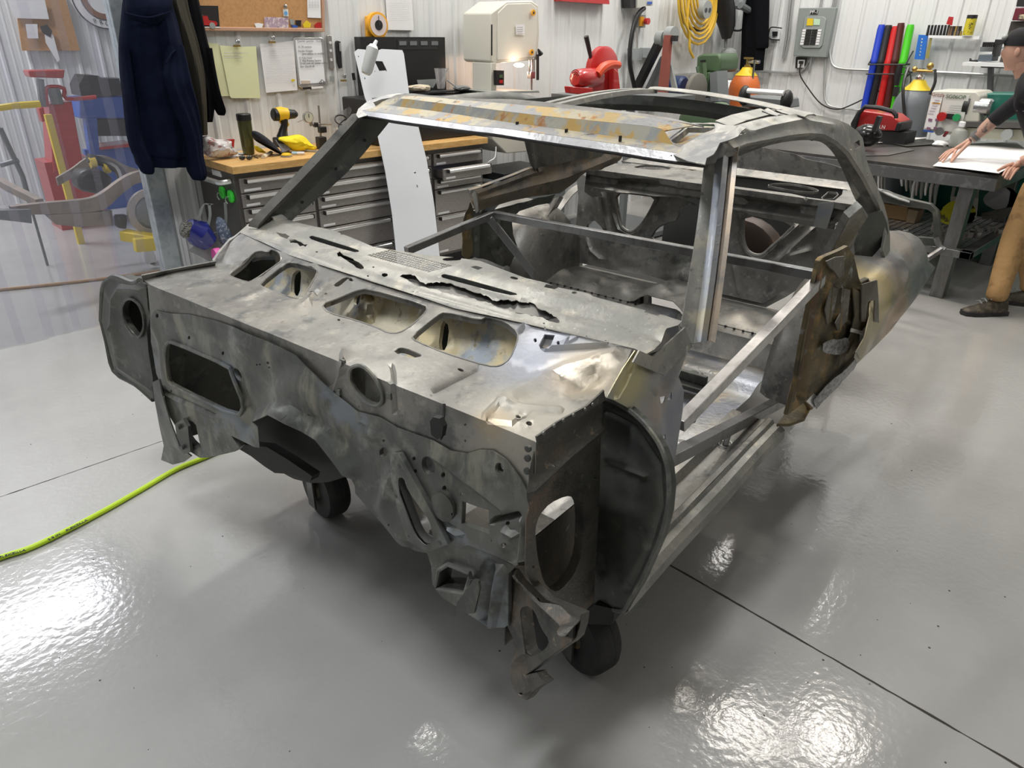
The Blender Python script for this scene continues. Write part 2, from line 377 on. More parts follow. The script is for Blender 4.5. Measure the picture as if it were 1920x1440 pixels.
H1=chai(z7([(95,430),(180,370),(240,300),(290,288),(330,300),(350,280),(400,300),(410,350),(380,372),(240,470),(200,478),(105,445)]))
H2=chai(z7([(275,490),(430,370),(480,358),(622,400),(625,425),(570,520),(540,572),(490,580),(300,510)]))
H3=chai(z7([(645,612),(760,570),(850,530),(925,515),(1275,615),(1285,650),(1190,740),(1115,785),(1050,785),(980,750),(850,705),(690,662)]))
H4=chai(z7([(1188,805),(1340,680),(1390,655),(1600,705),(1640,685),(1755,715),(1830,780),(1825,840),(1780,940),(1720,985),(1650,985),(1400,910),(1215,835)]))
SL2=chai(z7([(722,495),(790,448),(825,455),(760,505),(730,507)]))
SL4=z8([(725,830),(803,838),(772,918),(740,948),(690,938),(682,915)])
CIRC=chai(z3([(225,520),(290,495),(350,525),(420,610),(465,700),(470,770),(430,810),(350,785),(270,710),(220,620)]))
TOPH=chai(z3([(545,405),(590,368),(640,370),(755,418),(768,435),(690,452)]))
small=[ell(658,526,5,2.5,15,8),ell(864,694,7,3,15,8),ell(867,710,3,1.6,0,6),ell(972,782,6,3,10,8),ell(1004,639,3.4,4,0,8),ell(1047,644,3.6,4,0,8),ell(874,826,2.5,3,0,6),ell(873,796,2.5,3,0,6),ell(645,679,3,4,0,6),ell(731,741,3,4,0,6),ell(636,734,3,4,0,6),ell(674,762,2,2,0,6),ell(992,797,6,3.5,0,8),ell(584,548,3,2,0,6),ell(612,552,3,2,0,6),ell(635,600,3,2,0,6),
       ell(992,840,3,3,0,6),ell(991,858,3,3,0,6),ell(992,880,3,3.4,0,6),ell(830,810,4,16,8,10)]
beads=[([(452,562),(500,543)],6,.004),([(815,733),(893,692)],7,-.006),([(815,733),(893,692)],3,-.004),([(588,515),(583,505),(593,497)],6,.006),([(582,560),(600,545),(616,533)],6,.005),([(638,532),(660,524),(682,512)],6,.004),
       ([(735,688),(738,700),(742,770)],6,-.008),([(645,660),(640,700),(628,735)],5,.008),([(975,622),(985,605)],6,.008),([(1065,640),(1080,632)],6,.01),
       ([(910,780),(935,755),(985,765),(1050,770)],9,.007),([(915,790),(960,795),(985,780)],6,-.008),([(945,752),(1000,722),(1060,692),(1150,668)],20,.012),([(1070,735),(1120,705)],20,-.012),
       ([(430,500),(530,475)],5,.005),([(1020,655),(1140,648)],6,.01),([(565,575),(600,545)],5,.007)]
sheet('cowl_panel',cowl_out,Scowl,[m_slope],car,[H1,H2,H3,H4,SL2,SL4,CIRC,TOPH]+small,11,beads,[(980,795,24,12,.004)],lip=.014,wav=.0012,creases=[CR1,CR2],ang=28)
# heat-tinted repaint of the right end of the slope is its own pressing
for nm,(x,y) in (('captive_nut',(645,679)),('captive_nut',(731,741)),('captive_nut',(636,734))):
    b=MB(); p=Scowl(x,y); b.box(p+V((-.006,-.008,-.008)),p+V((.0,.008,.008))); b.build(nm,m_fire,car,bev=.001)
# lip ring round the cowl hole
b=MB(); b.tube([Su(.943)(*q) for q in CIRC+[CIRC[0]]],.005,6,caps=False); b.build('hole_flange',m_fire,car)
b=MB(); b.add([K(x,y,u=.985) for x,y in [(645,672),(720,695),(722,772),(650,745)]],[(0,1,2,3)]); b.build('blower_plate',m_lightst,car,thick=.002)
for nm,hl in (('opening_flange',H1),('opening_flange',H2),('opening_flange',H3),('opening_flange',H4)):
    b=MB(); b.tube([Scowl(*q)+V((0,0,.0)) for q in hl+[hl[0]]],.003,6,caps=False); b.build(nm,m_steel,car)
# plenum back wall seen through the openings
Sback=Sprof([(1.05,.80),(1.20,.88),(1.29,.95),(1.345,1.05)])
sheet('plenum_wall',[(430,455),(600,500),(800,560),(980,610),(985,700),(900,760),(760,730),(600,650),(480,580),(425,530)],Sback,[m_gold],car,
   [chai(z7([(470,440),(505,400),(530,410),(520,560),(470,560)])),chai(z7([(845,560),(890,540),(870,620),(840,610)])),chai(z7([(1375,700),(1420,740),(1400,890),(1350,880)])),chai(z7([(95,430),(240,330),(400,330),(300,470),(200,478)])),],16,
   [(z7([(900,540),(960,600),(940,700),(870,720)]),12,-.03),(z7([(1000,580),(980,640),(930,690)]),8,.02)],lip=.01)
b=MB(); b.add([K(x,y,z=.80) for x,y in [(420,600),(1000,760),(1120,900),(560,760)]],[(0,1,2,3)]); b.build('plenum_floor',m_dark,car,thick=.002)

# ---- firewall ----
fire_out=[(x,y) for x,y in seam]+[(992,950),(986,975),(985,1052),(972,1054),(952,1052),(927,1042),(877,1022),(860,1028),(850,1022),(802,1037),(780,1032),(747,1014),(695,957),(667,925),(664,895),(658,878),(635,847),(610,815),(572,793),(542,775),(525,768),(492,783),(484,800),(487,840),(477,838),(435,817),(405,808),(402,785),(355,765),(308,740),(300,715),(294,700),(283,640)]
bigh=chai(z2([(200,60),(215,12),(250,2),(680,188),(700,260),(790,480),(750,570),(250,330),(215,290),(200,150)]))
fh=[bigh,chai([(747,895),(757,895),(770,920),(790,947),(810,975),(815,1000),(810,1019),(800,1020),(782,1000),(765,955),(750,915)]),
    ell(446,702,6,14,-28,10),ell(804,873,12,19,-18,14),ell(777,860,3,5,0,8),ell(780,884,3,5,0,8),ell(832,890,4,6,0,8),ell(834,915,4,6,0,8),ell(719,848,8,10,0,10),ell(938,877,7,11,-15,10),
    [(867,939),(892,948),(917,956),(918,1002),(890,992),(865,982)],ell(952,981,5,5,0,8),ell(950,1018,4.5,5,0,8),ell(295,592,3,5,0,8),ell(355,633,2.5,4,0,6),ell(419,662,2.5,4,0,6),ell(484,683,2,2,0,6),ell(491,682,2,2,0,6),ell(509,678,3,3,0,6),ell(510,687,2,2,0,6),ell(585,775,2,2,0,6),ell(720,826,3,3,0,6),ell(314,732,2,3,0,6),ell(322,733,2,3,0,6),ell(388,770,2,3,0,6),ell(866,926,2,3,0,6),ell(922,1013,2,3,0,6),ell(738,978,2,2,0,6)]
fb=[([(815,852),(880,900),(950,955)],12,.011),([(492,783),(525,766),(545,774),(575,792),(612,815),(640,850),(662,882)],20,.032),([(430,700),(470,770),(462,800)],14,-.012),([(975,1052),(982,985),(975,960)],6,.008),
    ([(845,990),(860,1000)],7,.012),([(945,992),(965,1003)],5,.012),([(930,975),(950,970),(975,965)],9,-.02),([(283,600),(300,640),(310,720)],6,.006),([(700,800),(680,790)],8,.006),([(460,640),(560,700),(640,790)],40,.012),([(310,735),(400,778)],6,-.01),([(737,890),(720,950),(760,1010)],20,.015)]
fd=[(700,812,16,13,.010),(830,950,30,34,.006),(560,745,70,60,.012),(370,690,90,60,.004),(900,880,50,30,.005),(950,1015,20,16,.01)]
sheet('firewall',fire_out,Su(.944),[m_fire],car,fh,9,fb,fd,lip=.012,wav=.001)
b=MB(); b.tube([Su(.938)(*q) for q in bigh+[bigh[0]]],.006,6,caps=False); b.build('hole_flange',m_fire,car)
cp=[(732,887),(733,853),(750,851),(772,892),(802,945),(840,1020),(802,1035),(765,1013),(745,950)]
sheet('cover_plate',cp,Su(.930),[m_fire],car,[fh[1]],9,[([(750,915),(765,955),(782,1000),(800,1022),(815,1000),(810,975),(790,947),(765,905)],8,.006)],rlip=.01,lip=.02)
sheet('blanking_disc',ell(830,950,18,29,-22,22),Su(.932),[m_dark],car,[ell(848,964,2,3,0,6)],9,rlip=.01,domes=[(830,950,18,29,.008)])
for x,y in [(746,928),(770,1003),(828,1015),(752,872),(992,840),(991,858),(990,882)]:
    b=MB(); p=K(x,y,u=.935); b.lathe([(.007,0),(.007,-.006),(.004,-.007)],p,'x',8); b.build('bolt',m_dark,car)
# hanging dark clip on the cowl front
b=MB(); pl=[K(x,y,u=.90) for x,y in [(806,790),(812,782),(824,785),(831,800),(828,820),(820,824),(808,815)]]; b.prism(pl,(.012,0,0)); b.tube([K(833,757,u=.93),K(832,780,u=.92),K(828,800,u=.905)],.003,6); b.build('hanging_clip',m_black,car)

# lower toe board with bracket opening
toe=[(802,1037),(850,1022),(860,1028),(877,1022),(927,1042),(952,1054),(966,1062),(953,1075),(954,1170),(945,1176),(915,1175),(885,1155),(830,1120),(812,1095),(809,1060)]
sheet('toe_board',toe,Su(.948),[m_fire],car,[[(823,1068),(840,1058),(881,1075),(882,1082),(872,1113),(845,1105),(819,1103)]],9,[([(918,1065),(912,1170)],16,-.02),([(940,1070),(920,1172)],12,.02)],lip=.05,rlip=.01)
b=MB(); pl=[K(x,y,u=.88) for x,y in [(888,1087),(897,1090),(899,1105),(889,1150),(862,1152),(851,1158),(857,1130)]]; b.prism(pl,(.006,0,0)); b.prism([K(888,1087,u=.88),K(897,1090,u=.88),K(897,1090,u=.945),K(880,1087,u=.945)],(0,.004,0)); b.build('mount_tab',m_dark,car)
b=MB(); fr=[(823,1068),(840,1058),(881,1075),(882,1082),(872,1113),(819,1103)]; b.tube([K(x,y,u=.935) for x,y in fr+[fr[0]]],.006,6); b.build('bracket_frame',m_fire,car)
# lower-left side bracket and flange
ll=[(308,738),(355,763),(403,784),(405,808),(435,817),(448,838),(440,846),(392,857),(375,858),(355,845),(345,812),(330,800),(312,770)]
sheet('left_body_mount',ll,Su(.948),[m_fire],car,[chai(z2([(335,570),(430,610),(445,690),(480,838),(390,765),(360,720),(338,640)]))],9,[],lip=.02,rlip=.02)
b=MB(); rows=[[K(287,716,u=.94),K(299,711,u=.94)],[K(290,745,u=.95),K(305,740,u=.93)],[K(300,800,u=.97),K(320,790,u=.93)],[K(308,835,u=.98),K(338,838,u=.93)],[K(303,862,u=1.0),K(360,855,u=.94)],[K(325,871,u=.98),K(345,866,u=.95)]]
b.strip(rows); b.build('mount_flange',m_dark,car,thick=.004)
b=MB(); b.prism([K(x,y,u=.93) for x,y in [(328,795),(343,785),(352,800),(357,848),(345,852),(334,840)]],(.01,0,0)); 
for x,y in ((337,800),(344,838)): b.lathe([(.008,0),(.008,-.008)],K(x,y,u=.928),'x',8)
b.build('mount_plate',m_dark,car)
# tunnel and underbody seen through the arch
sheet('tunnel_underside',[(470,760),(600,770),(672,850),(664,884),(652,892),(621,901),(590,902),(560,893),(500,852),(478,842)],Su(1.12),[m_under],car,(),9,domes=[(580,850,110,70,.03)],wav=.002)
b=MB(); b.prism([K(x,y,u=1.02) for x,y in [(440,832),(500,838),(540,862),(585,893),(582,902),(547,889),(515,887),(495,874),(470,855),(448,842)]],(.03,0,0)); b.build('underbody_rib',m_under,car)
# ---- left side plate (far left, with round hole) and fender ledge ----
lp=z1([(50,540),(60,400),(100,342),(160,322),(280,368),(345,352),(380,400),(392,560),(412,610),(380,720),(395,880),(430,1080),(432,1235),(300,1120),(140,1020),(85,800),(45,650)])
lph=chai(z1([(198,540),(225,485),(265,478),(320,520),(355,600),(362,700),(330,772),(290,758),(230,680),(202,610)]))
sheet('left_fender_apron',lp,Su(.968),[m_dark],car,[lph,ell(206,620,2.5,3,0,6)],9,[(z1([(130,700),(140,480),(190,400),(290,400),(340,410)]),9,.012),(z1([(130,700),(180,990),(420,1150)]),8,.01)],lip=.02,rlip=.045)
b=MB(); b.tube([Su(.962)(*q) for q in lph+[lph[0]]],.005,6,caps=False); b.build('hole_flange',m_dark,car)
lo=crv([Su(.975)(*q) for q in z1([(46,640),(50,540),(60,400),(100,342),(160,322),(280,366),(330,352)])],4); b=MB(); b.tube(lo,.012,8); lo=crv([Su(.975)(*q) for q in z1([(46,640),(85,800),(140,1020),(300,1120),(432,1235)])],3); b.tube(lo,.011,8); b.build('rolled_edge',m_dark,car)
b=MB(); b.strip([[K(265,516,z=1.02),K(330,503,z=1.02),K(405,489,z=1.03)],[K(268,529,z=.995),K(335,514,z=.995),K(402,503,z=1.0)],[K(280,534,z=.995),K(345,520,z=.995),K(402,508,z=1.0)]]); b.build('fender_ledge',m_steel,car,thick=.004)

# ---- right side plate with oval hole, hinge pillar closing plate ----
rp=[(1005,832),(1128,750),(1122,940),(1113,1128),(1092,1150),(1060,1135),(1025,1125),(1000,1098),(986,1075),(985,1052),(986,975),(992,950),(984,922),(990,900)]
oval=chai(z4([(1450,770),(1480,665),(1560,572),(1680,515),(1770,525),(1805,585),(1812,720),(1800,950),(1740,1110),(1640,1222),(1580,1235),(1510,1165),(1465,960)]))
sheet('right_fender_apron',rp,Sv(.69),[m_warm],car,[oval,ell(1030,870,2,2,0,6),ell(1000,1063,2.5,3,0,6)],10,[([(990,915),(1060,850),(1122,800)],14,.016)],lip=.02)
fl=[(1005,818),(1045,790),(1100,760),(1125,737),(1131,731),(1134,750),(1105,768),(1060,798),(1008,835)]
b=MB(); S_=Sv(.675); b.add([S_(*q) for q in fl],[tuple(range(len(fl)))]); 
b.build('apron_flange',m_warm,car,thick=.004)
for x,y in [(1018,812),(1038,798),(1055,788),(1074,778),(1096,767),(1110,758)]:
    b=MB(); b.lathe([(.004,0),(.004,-.003)],K(x,y,v=.672),'y',8); b.build('weld_nub',m_steel,car)
hp=[(1132,747),(1150,752),(1178,768),(1208,795),(1235,832),(1250,872),(1254,915),(1250,960),(1238,1005),(1218,1052),(1200,1092),(1178,1128),(1168,1146),(1150,1143),(1112,1130),(1112,1128),(1122,940)]
sheet('hinge_pillar_plate',hp,Spl((1.27,.69,.7),(.93,-.36,0)),[m_dark],car,[ell(1116,893,2,2,0,6)],10,[([(1140,865),(1212,892)],8,.008),([(1135,770),(1190,800),(1235,870),(1240,950),(1215,1035),(1180,1105)],9,-.008),([(1130,1010),(1130,1075)],5,-.006),([(1160,960),(1200,970)],30,.008)],lip=0,rlip=.02)
pe=crv([Spl((1.265,.69,.7),(.93,-.36,0))(*q) for q in hp[:14]],3)
b=MB(); b.tube(pe,.006,6); b.build('weld_seam',m_fire,car)
# outer hinge pillar skin
Sside=Sprof([(.60,.2),(.635,.5),(.66,1.0),(.72,1.25),(.78,1.42)],axis=0)
hk=[(1137,746),(1150,722),(1168,690),(1190,657),(1215,664),(1238,655),(1268,632),(1294,612),(1290,645),(1284,668),(1270,690),(1272,708),(1281,732),(1279,770),(1272,815),(1263,870),(1256,925),(1252,880),(1236,832),(1208,793),(1178,765),(1150,750)]
sheet('hinge_pillar_skin',hk,Sside,[m_hinge],car,[ell(1269,704,4,7,20,8),[(1236,744),(1243,740),(1244,754),(1237,757)],[(1250,738),(1258,734),(1258,748),(1250,750)],[(1235,816),(1243,812),(1243,822),(1236,827)]],10,
   [([(1190,672),(1170,720),(1155,745)],6,-.01),([(1220,745),(1235,830)],18,.012),([(1280,650),(1262,700),(1245,735)],12,.012)],[(1212,734,8,8,.004),(1213,742,10,8,.004)],lip=.006)
b=MB(); b.strip([[K(1178,677,v=.668),K(1237,702,v=.655),K(1264,672,v=.66),K(1290,648,v=.668)],[K(1190,655,v=.67),K(1215,666,v=.665),K(1245,640,v=.667),K(1276,612,v=.675)]]); b.v=[p+V((-.004,-.012,.002)) for p in b.v]; b.build('pillar_gusset',m_lightst,car,thick=.004)
# lower right body mount bracket
br=[(952,1072),(958,1066),(972,1067),(985,1085),(1000,1100),(1025,1125),(1060,1140),(1090,1152),(1087,1172),(1080,1195),(1068,1206),(1055,1214),(1020,1240),(987,1265),(1010,1262),(1013,1270),(1025,1280),(1008,1290),(1000,1296),(987,1312),(972,1301),(960,1280),(957,1255),(965,1240),(964,1197),(952,1172),(951,1120)]
brh=chai([(990,1135),(980,1138),(976,1147),(980,1180),(986,1222),(998,1233),(1025,1217),(1031,1200),(1015,1177),(1004,1146)])
sheet('right_body_mount',br,Spl((.93,.70,.4),(.90,-.3,-.1)),[m_warm],car,[brh,ell(985,1297,4,3,0,8)],7,[([(975,1075),(1010,1115),(1080,1180)],12,.02),([(968,1240),(985,1225)],7,.01)],[(985,1297,11,9,.012),(1080,1180,20,20,.02)],lip=.03,rlip=.02)
b=MB(); b.prism([K(x,y,u=1.25) for x,y in [(1088,1152),(1115,1134),(1152,1142),(1150,1165),(1145,1172),(1100,1170)]],(.15,0,0)); b.build('frame_horn',m_black,car)

# ---- castors ----
def caster(x,y,r,yaw,nm):
    g=K(x,y,z=0); t=MB()
    M=Matrix.Rotation(yaw,3,'Z')
    t.lathe([(r*.55,-.045),(r*.9,-.044),(r*.985,-.03),(r,-.012),(r*.99,-.01),(r,-.007),(r,.007),(r*.99,.01),(r,.012),(r*.985,.03),(r*.9,.044),(r*.55,.045)],g+V((0,0,r)),'y',28,M=M)
    o=t.build('castor_tyre',m_rubber,car); 
    h=MB(); h.lathe([(.02,-.052),(.03,-.05),(r*.35,-.04),(r*.56,-.044),(r*.56,.044),(r*.35,.04),(.03,.05),(.02,.052)],g+V((0,0,r)),'y',18,M=M); 
    hb=h.build('castor_hub',mat('hub',(.10,.09,.06),.6,.5,[((.22,.13,.05),20,.5,.65)]),o)
    f=MB()
    for s in (-1,1): f.rbox(g+M@V((0,s*.062,r*1.25)),(.05,.008,r*1.6),(0,0,yaw))
    f.rbox(g+V((0,0,r*2.08)),(.12,.13,.012),(0,0,yaw)); f.build('castor_fork',m_dark,o)
caster(617,960,.125,R(80),1); caster(1092,1240,.125,R(72),2)
# rear castors under the trunk
for v in (.85,2.05): 
    p=V((3.9,v,0)); g=pc_=None
    t=MB(); t.lathe([(.07,-.04),(.115,-.04),(.125,-.02),(.125,.02),(.115,.04),(.07,.04)],p+V((0,0,.125)),'y',20); o=t.build('castor_tyre',m_rubber,car)
    f=MB(); f.box(p+V((-.03,-.055,.1)),p+V((.03,-.047,.33))); f.box(p+V((-.03,.047,.1)),p+V((.03,.055,.33))); f.build('castor_fork',m_dark,o)

# ---- dash top ----
DT=[(1.325,1.073),(1.355,1.083),(1.385,1.079),(1.44,1.098),(2.0,1.112)]
Sdash=Sprof(DT)
dash_out=[(398,488),(410,470),(430,449),(451,434),(468,418),(478,410),(505,404),(530,410),(560,418),(590,425),(625,432),(662,447),(700,463),(745,470),(800,479),(850,483),(900,490),(942,506),(985,522),(1020,530),(1050,540),(1098,549),(1108,553),(1112,556),(1160,569),(1200,580),(1250,594),(1279,604),(1271,611),(1250,617),(1247,622),(1240,640),(1228,655),(1212,664),(1190,657),(1000,613),(850,578),(700,531),(545,479),(451,438),(430,452),(412,474),(402,490)]
rag=[z7([(1120,438),(1180,428),(1215,440),(1240,475),(1270,490),(1340,478),(1420,485),(1520,520),(1640,562),(1690,592),(1700,600),(1660,603),(1560,578),(1440,560),(1300,522),(1220,505),(1160,462)]),
     z8([(315,590),(400,570),(480,575),(560,582),(640,597),(700,640),(780,680),(830,715),(832,742),(780,735),(700,702),(560,680),(450,652),(340,612)]),
     z7([(735,302),(765,300),(800,318),(850,352),(905,383),(912,400),(880,398),(820,362),(745,322)]),z7([(455,228),(490,225),(560,255),(555,268),(500,250),(460,240)]),z7([(375,178),(430,182),(455,205),(440,212),(395,190)])]
slots=[chai(z7([(572,206),(600,198),(868,283),(878,296),(840,299),(590,224)])),chai(z7([(1366,436),(1395,429),(1815,543),(1828,555),(1770,557),(1375,456)])),
       chai([(829,485),(860,482),(866,486),(862,489),(832,490)]),z8([(165,325),(212,318),(262,332),(225,348)]),z8([(735,453),(837,472),(800,491),(720,475)]),z8([(1497,644),(1603,675),(1572,694),(1472,664)]),ell(1077,549,5,2.5,0,8),ell(964,522,8,2.5,12,8),ell(642,439,4,1.5,0,6),
       ell(722,517,6,4,0,7),ell(594,473,2.5,1.5,0,6),ell(690,518,2,1.5,0,6),ell(700,501,2,1.5,0,6),ell(775,549,2,2,0,6),ell(1020,607,2,1.5,0,6),ell(1022,615,2,1.5,0,6),ell(1136,641,2,2,0,6),ell(1100,632,2,1.5,0,6)]
# speaker grille slits
g00,g10,g11,g01=[(920+0,316),(1060,281),(1438,381),(1292,420)]
for i in range(6):
    for j in range(26):
        def bl(s,t): 
            x=(g00[0]*(1-s)+g10[0]*s)*(1-t)+(g01[0]*(1-s)+g11[0]*s)*t; y=(g00[1]*(1-s)+g10[1]*s)*(1-t)+(g01[1]*(1-s)+g11[1]*s)*t; return (x/3.2+400,y/3.2+380)
        a0,a1=(i+.1)/6,(i+.9)/6; t0,t1=(j+.12)/26,(j+.78)/26
        slots.append([bl(a0,t0),bl(a1,t0),bl(a1,t1),bl(a0,t1)])
db=[([(451,437),(700,532),(1000,614),(1190,656)],6,.004),([(480,455),(640,490),(800,545),(960,590)],9,.003),([(1118,563),(1190,583)],5,.005),([(1050,600),(1240,640)],16,-.004)]
def dash_sheet():
    global dens
    return sheet('dash_panel',dash_out,Sdash,[m_lightst],car,rag+slots,9,db,[],th=.0015,wav=.0012,creases=[[pj((u,v,z)) for v in (.5,1,1.5,2,2.5)] for u,z in DT[1:4]],hole_jit=0,rlip=0,lip=0)
# ragged rust holes
rag=[dens(r,5,0) for r in rag]
for r in rag:
    for i in range(len(r)): r[i]=(r[i][0]+random.uniform(-2.3,2.3),r[i][1]+random.uniform(-2.0,2.0))
dash_sheet()
for sh in slots[:2]:
    b=MB(); top=[Sdash(*q) for q in sh]; b.strip([top,[p-V((0,0,.03)) for p in top]],close=True); b.build('defroster_slot',m_dark,car,thick=.002)
sheet('under_dash_layer',z7([(1080,400),(1200,410),(1500,500),(1700,570),(1840,560),(1990,600),(2080,680),(2000,700),(1700,640),(1300,540),(1100,470)]),Sprof([(1.36,1.066),(1.46,1.086),(1.6,1.085)]),[m_steel],car,(),12,wav=.004)
sheet('under_dash_layer',z7([(700,280),(850,330),(940,400),(900,420),(720,340)]),Sprof([(1.3,1.04),(1.6,1.07)]),[m_steel],car,(),12)
# ================= body sides, roof, interior =================
def swp(name, prof, path, m, up=(0,0,1), scl=None, parent=car, thick=.003, close=False, side=None):
    """sweep an open profile (side offset, normal offset) along a path of car points"""
    path=[V(p) for p in path]; rows=[]
    for i,p in enumerate(path):
        t=(path[min(i+1,len(path)-1)]-path[max(i-1,0)]).normalized()
        s_=V(side) if side else t.cross(V(up)).normalized(); s_=(s_-t*s_.dot(t)).normalized(); n=-t.cross(s_).normalized(); k=scl[i] if scl else 1
        rows.append([p+s_*a*k+n*b*k for a,b in prof])
    b=MB(); b.strip(rows,close=close); return b.build(name,m,parent,thick=thick,ang=50)
# ---- right A pillar: three-channel pillar ----
A0=V((1.56,.655,1.02)); A1=V((1.85,.78,1.425))
def pillar_r(name, tops, bots, m, depth):
    """bands between traced pillar edges, alternating depth along the view"""
    pl=Spl((A0+A1)/2,(.75,.62,-.45)); n=V((-.6,-.75,.3)).normalized(); rows=[]
    for i in range(9):
        t=i/8; row=[]
        for (a,b,d) in zip(tops,bots,depth):
            x=a[0]+(b[0]-a[0])*t; y=a[1]+(b[1]-a[1])*t; x+= 3*math.sin(math.pi*t)
            q=A1+(A0-A1)*t; S_=Spl(q,(.75,.62,0)); row.append(S_(x,y)+n*d)
        rows.append(row)
    b=MB(); b.strip(rows); return b.build(name,m,car,thick=.003,ang=40)
pillar_r('windshield_pillar_flange',[(1322,296),(1326,296),(1338,294)],[(1276,612),(1288,640),(1296,645)],m_lightst,(.0,.012,.012))
pillar_r('windshield_pillar',[(1337,294),(1341,288),(1349,286),(1360,288),(1365,292),(1368,294)],[(1295,645),(1299,642),(1306,640),(1318,640),(1322,640),(1325,640)],m_blue,(-.004,.016,.022,.016,-.002,-.008))
pillar_r('door_seal_channel',[(1367,288),(1371,280),(1378,277),(1384,280)],[(1324,640),(1328,638),(1334,642),(1338,642)],mat('tan_heat_steel',(.52,.44,.36),.45,.5,[((.36,.33,.3),15,.45,.65),((.62,.5,.38),6,.5,.7)]),(-.006,.014,.016,.0))
b=MB(); b.tube([A1+V((-.01,-.02,.03)),A1+V((.03,-.035,.05)),A1+V((.07,-.03,.045))],.006,6); b.build('channel_end',m_lightst,car)
# ---- left A pillar ----
L0=[K(500,408,v=2.22),K(690,196,v=2.12)]; 
Sl=lambda x,y: K(x,y,v=2.22-.10*(408-y)/212)
def edge(pts,S_,k=3): return crv([S_(*p) for p in pts],k)
e1=[(466,424),(478,405),(568,312),(660,214)];e2=[(476,428),(490,408),(580,315),(672,214)];e3=[(487,430),(503,410),(592,320),(690,212)];e4=[(520,432),(545,404),(640,322),(722,224)]
b=MB(); rr=[edge(e1,Sl),[p+V((-.0,-.02,.004)) for p in edge(e2,Sl)],[p+V((.0,.0,-.0)) for p in edge(e3,Sl)]]; b.strip(rr); b.build('windshield_pillar',m_steel,car,thick=.004)
b=MB(); rr=[edge(e3,Sl),[p+V((.0,-.03,0)) for p in edge(e4,Sl)]]; b.strip(rr); b.build('pillar_inner_face',m_dark,car,thick=.004)
for t in (.2,.55,.85):
    b=MB(); q=(520+(700-520)*t, 412+(235-412)*t); b.lathe([(.006,0),(.006,-.004)],Sl(*q)+V((0,-.03,0)),'y',8); b.build('pillar_rivet',m_black,car)
b=MB(); q=Sl(545,385); b.prism([Sl(502,405)+V((0,-.03,0)),Sl(520,400)+V((0,-.03,0)),Sl(530,408)+V((0,-.03,0)),Sl(505,412)+V((0,-.03,0))],(0,.01,.0)); b.build('hinge_tab',m_bright,car)

# ---- windshield header ----
def hz(v): return 1.405+.055*(1-((v-1.45)/.68)**2)
def hu(v): return 1.80-.06*(1-((v-1.45)/.68)**2)
HB=[(672,216),(700,219),(740,226),(790,233),(840,240),(887,246),(930,251),(1000,262),(1080,274),(1160,286),(1240,299),(1322,309)]     # lower lip
HT=[(672,207),(700,210),(740,215),(790,222),(840,229),(887,236),(930,240),(1000,249),(1080,260),(1160,271),(1230,282),(1300,292)]       # top of bright lip
HL=[(690,205),(720,198),(750,201),(800,207),(850,214),(900,222),(960,231),(1020,239),(1080,247),(1160,258),(1225,266),(1262,272)]         # ledge back
HW=[(700,200),(745,196),(752,186),(800,191),(850,197),(900,203),(960,211),(1020,218),(1080,224),(1160,232),(1225,239),(1246,246)]       # top of wall
HR=[(700,195),(740,185),(757,181),(800,182),(850,187),(900,191),(960,196),(1020,201),(1080,206),(1160,213),(1240,224),(1300,236)]       # ridge back
HK=[(720,184),(760,176),(800,179),(850,183),(900,186),(960,187),(1020,192),(1080,199),(1160,208),(1250,221),(1320,238)]
def hs_(pts,du,dz):
    out=[]
    for i,(x,y) in enumerate(pts):
        v=2.13-1.35*i/(len(pts)-1); q=V((hu(v)+du,v,hz(v)+dz)); out.append(Spl(q,(.84,.25,-.5))(x,y))
    return crv(out,3)
def band(name,A,B,m,a=(0,0),bb=(0,0),parent=car,n=None,thick=.003):
    ra,rb=hs_(A,*a),hs_(B,*bb); n_=min(len(ra),len(rb)); mid=[(p+q)/2 for p,q in zip(ra,rb)]
    b=MB(); b.strip([ra[:n_],mid[:n_],rb[:n_]]); return b.build(name,m,parent,thick=thick)
band('header_flange',HB,HT,m_bright,(0,0),(0,0))
band('header_ledge',HT,HL,m_rust,(0,0),(.045,0))
band('header_wall',HL,HW,m_rwall,(.045,0),(.055,.0))
band('header_ridge',HW,HR,m_rust,(.055,0),(.10,0))
band('header_rear_flange',HR,HK,m_steel,(.10,0),(.14,-.0))
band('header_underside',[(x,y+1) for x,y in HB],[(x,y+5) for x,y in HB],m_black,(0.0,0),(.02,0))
b=MB()
for i in range(26):
    t=i/25; x=900+420*t+random.uniform(-6,6); y=247+(301-247)*t+random.uniform(-3,3); v=2.13-1.35*(x-672)/650; q=Spl((hu(v)-.004,v,hz(v)),(.84,.25,-.5))(x,y); b.ball(q,(.002,.0035,.002),n=6)
tag(b.build('spot_weld_pits',m_black,car),kind='stuff')
for x,y in ((815,227),(887,243),(970,232+4),(1062,250),(1163,263)):
    b=MB(); v=2.13-1.35*(x-672)/650; q=Spl((hu(v)+.0,v,hz(v)),(.84,.25,-.5))(x,y); b.box(q+V((-.006,-.002,-.003)),q+V((.004,.002,.012))); b.build('ledge_slot',m_black,car)
# left corner of the roof: pocket with rim
Sc=Spl((1.90,2.05,1.46),(.30,.12,-1))
sheet('roof_corner',[(668,216),(672,205),(690,190),(720,180),(745,176),(800,180),(790,186),(752,188),(745,197),(735,207),(700,214),(672,222)],Sc,[m_burn],car,[[(700,193),(715,187),(740,183),(748,185),(745,192),(725,198),(713,205),(706,203)]],7,lip=.03)
b=MB(); b.add([K(x,y,z=1.42) for x,y in [(697,184),(752,180),(748,198),(712,206)]],[(0,1,2,3)]); b.build('corner_pocket',m_black,car,thick=.002)
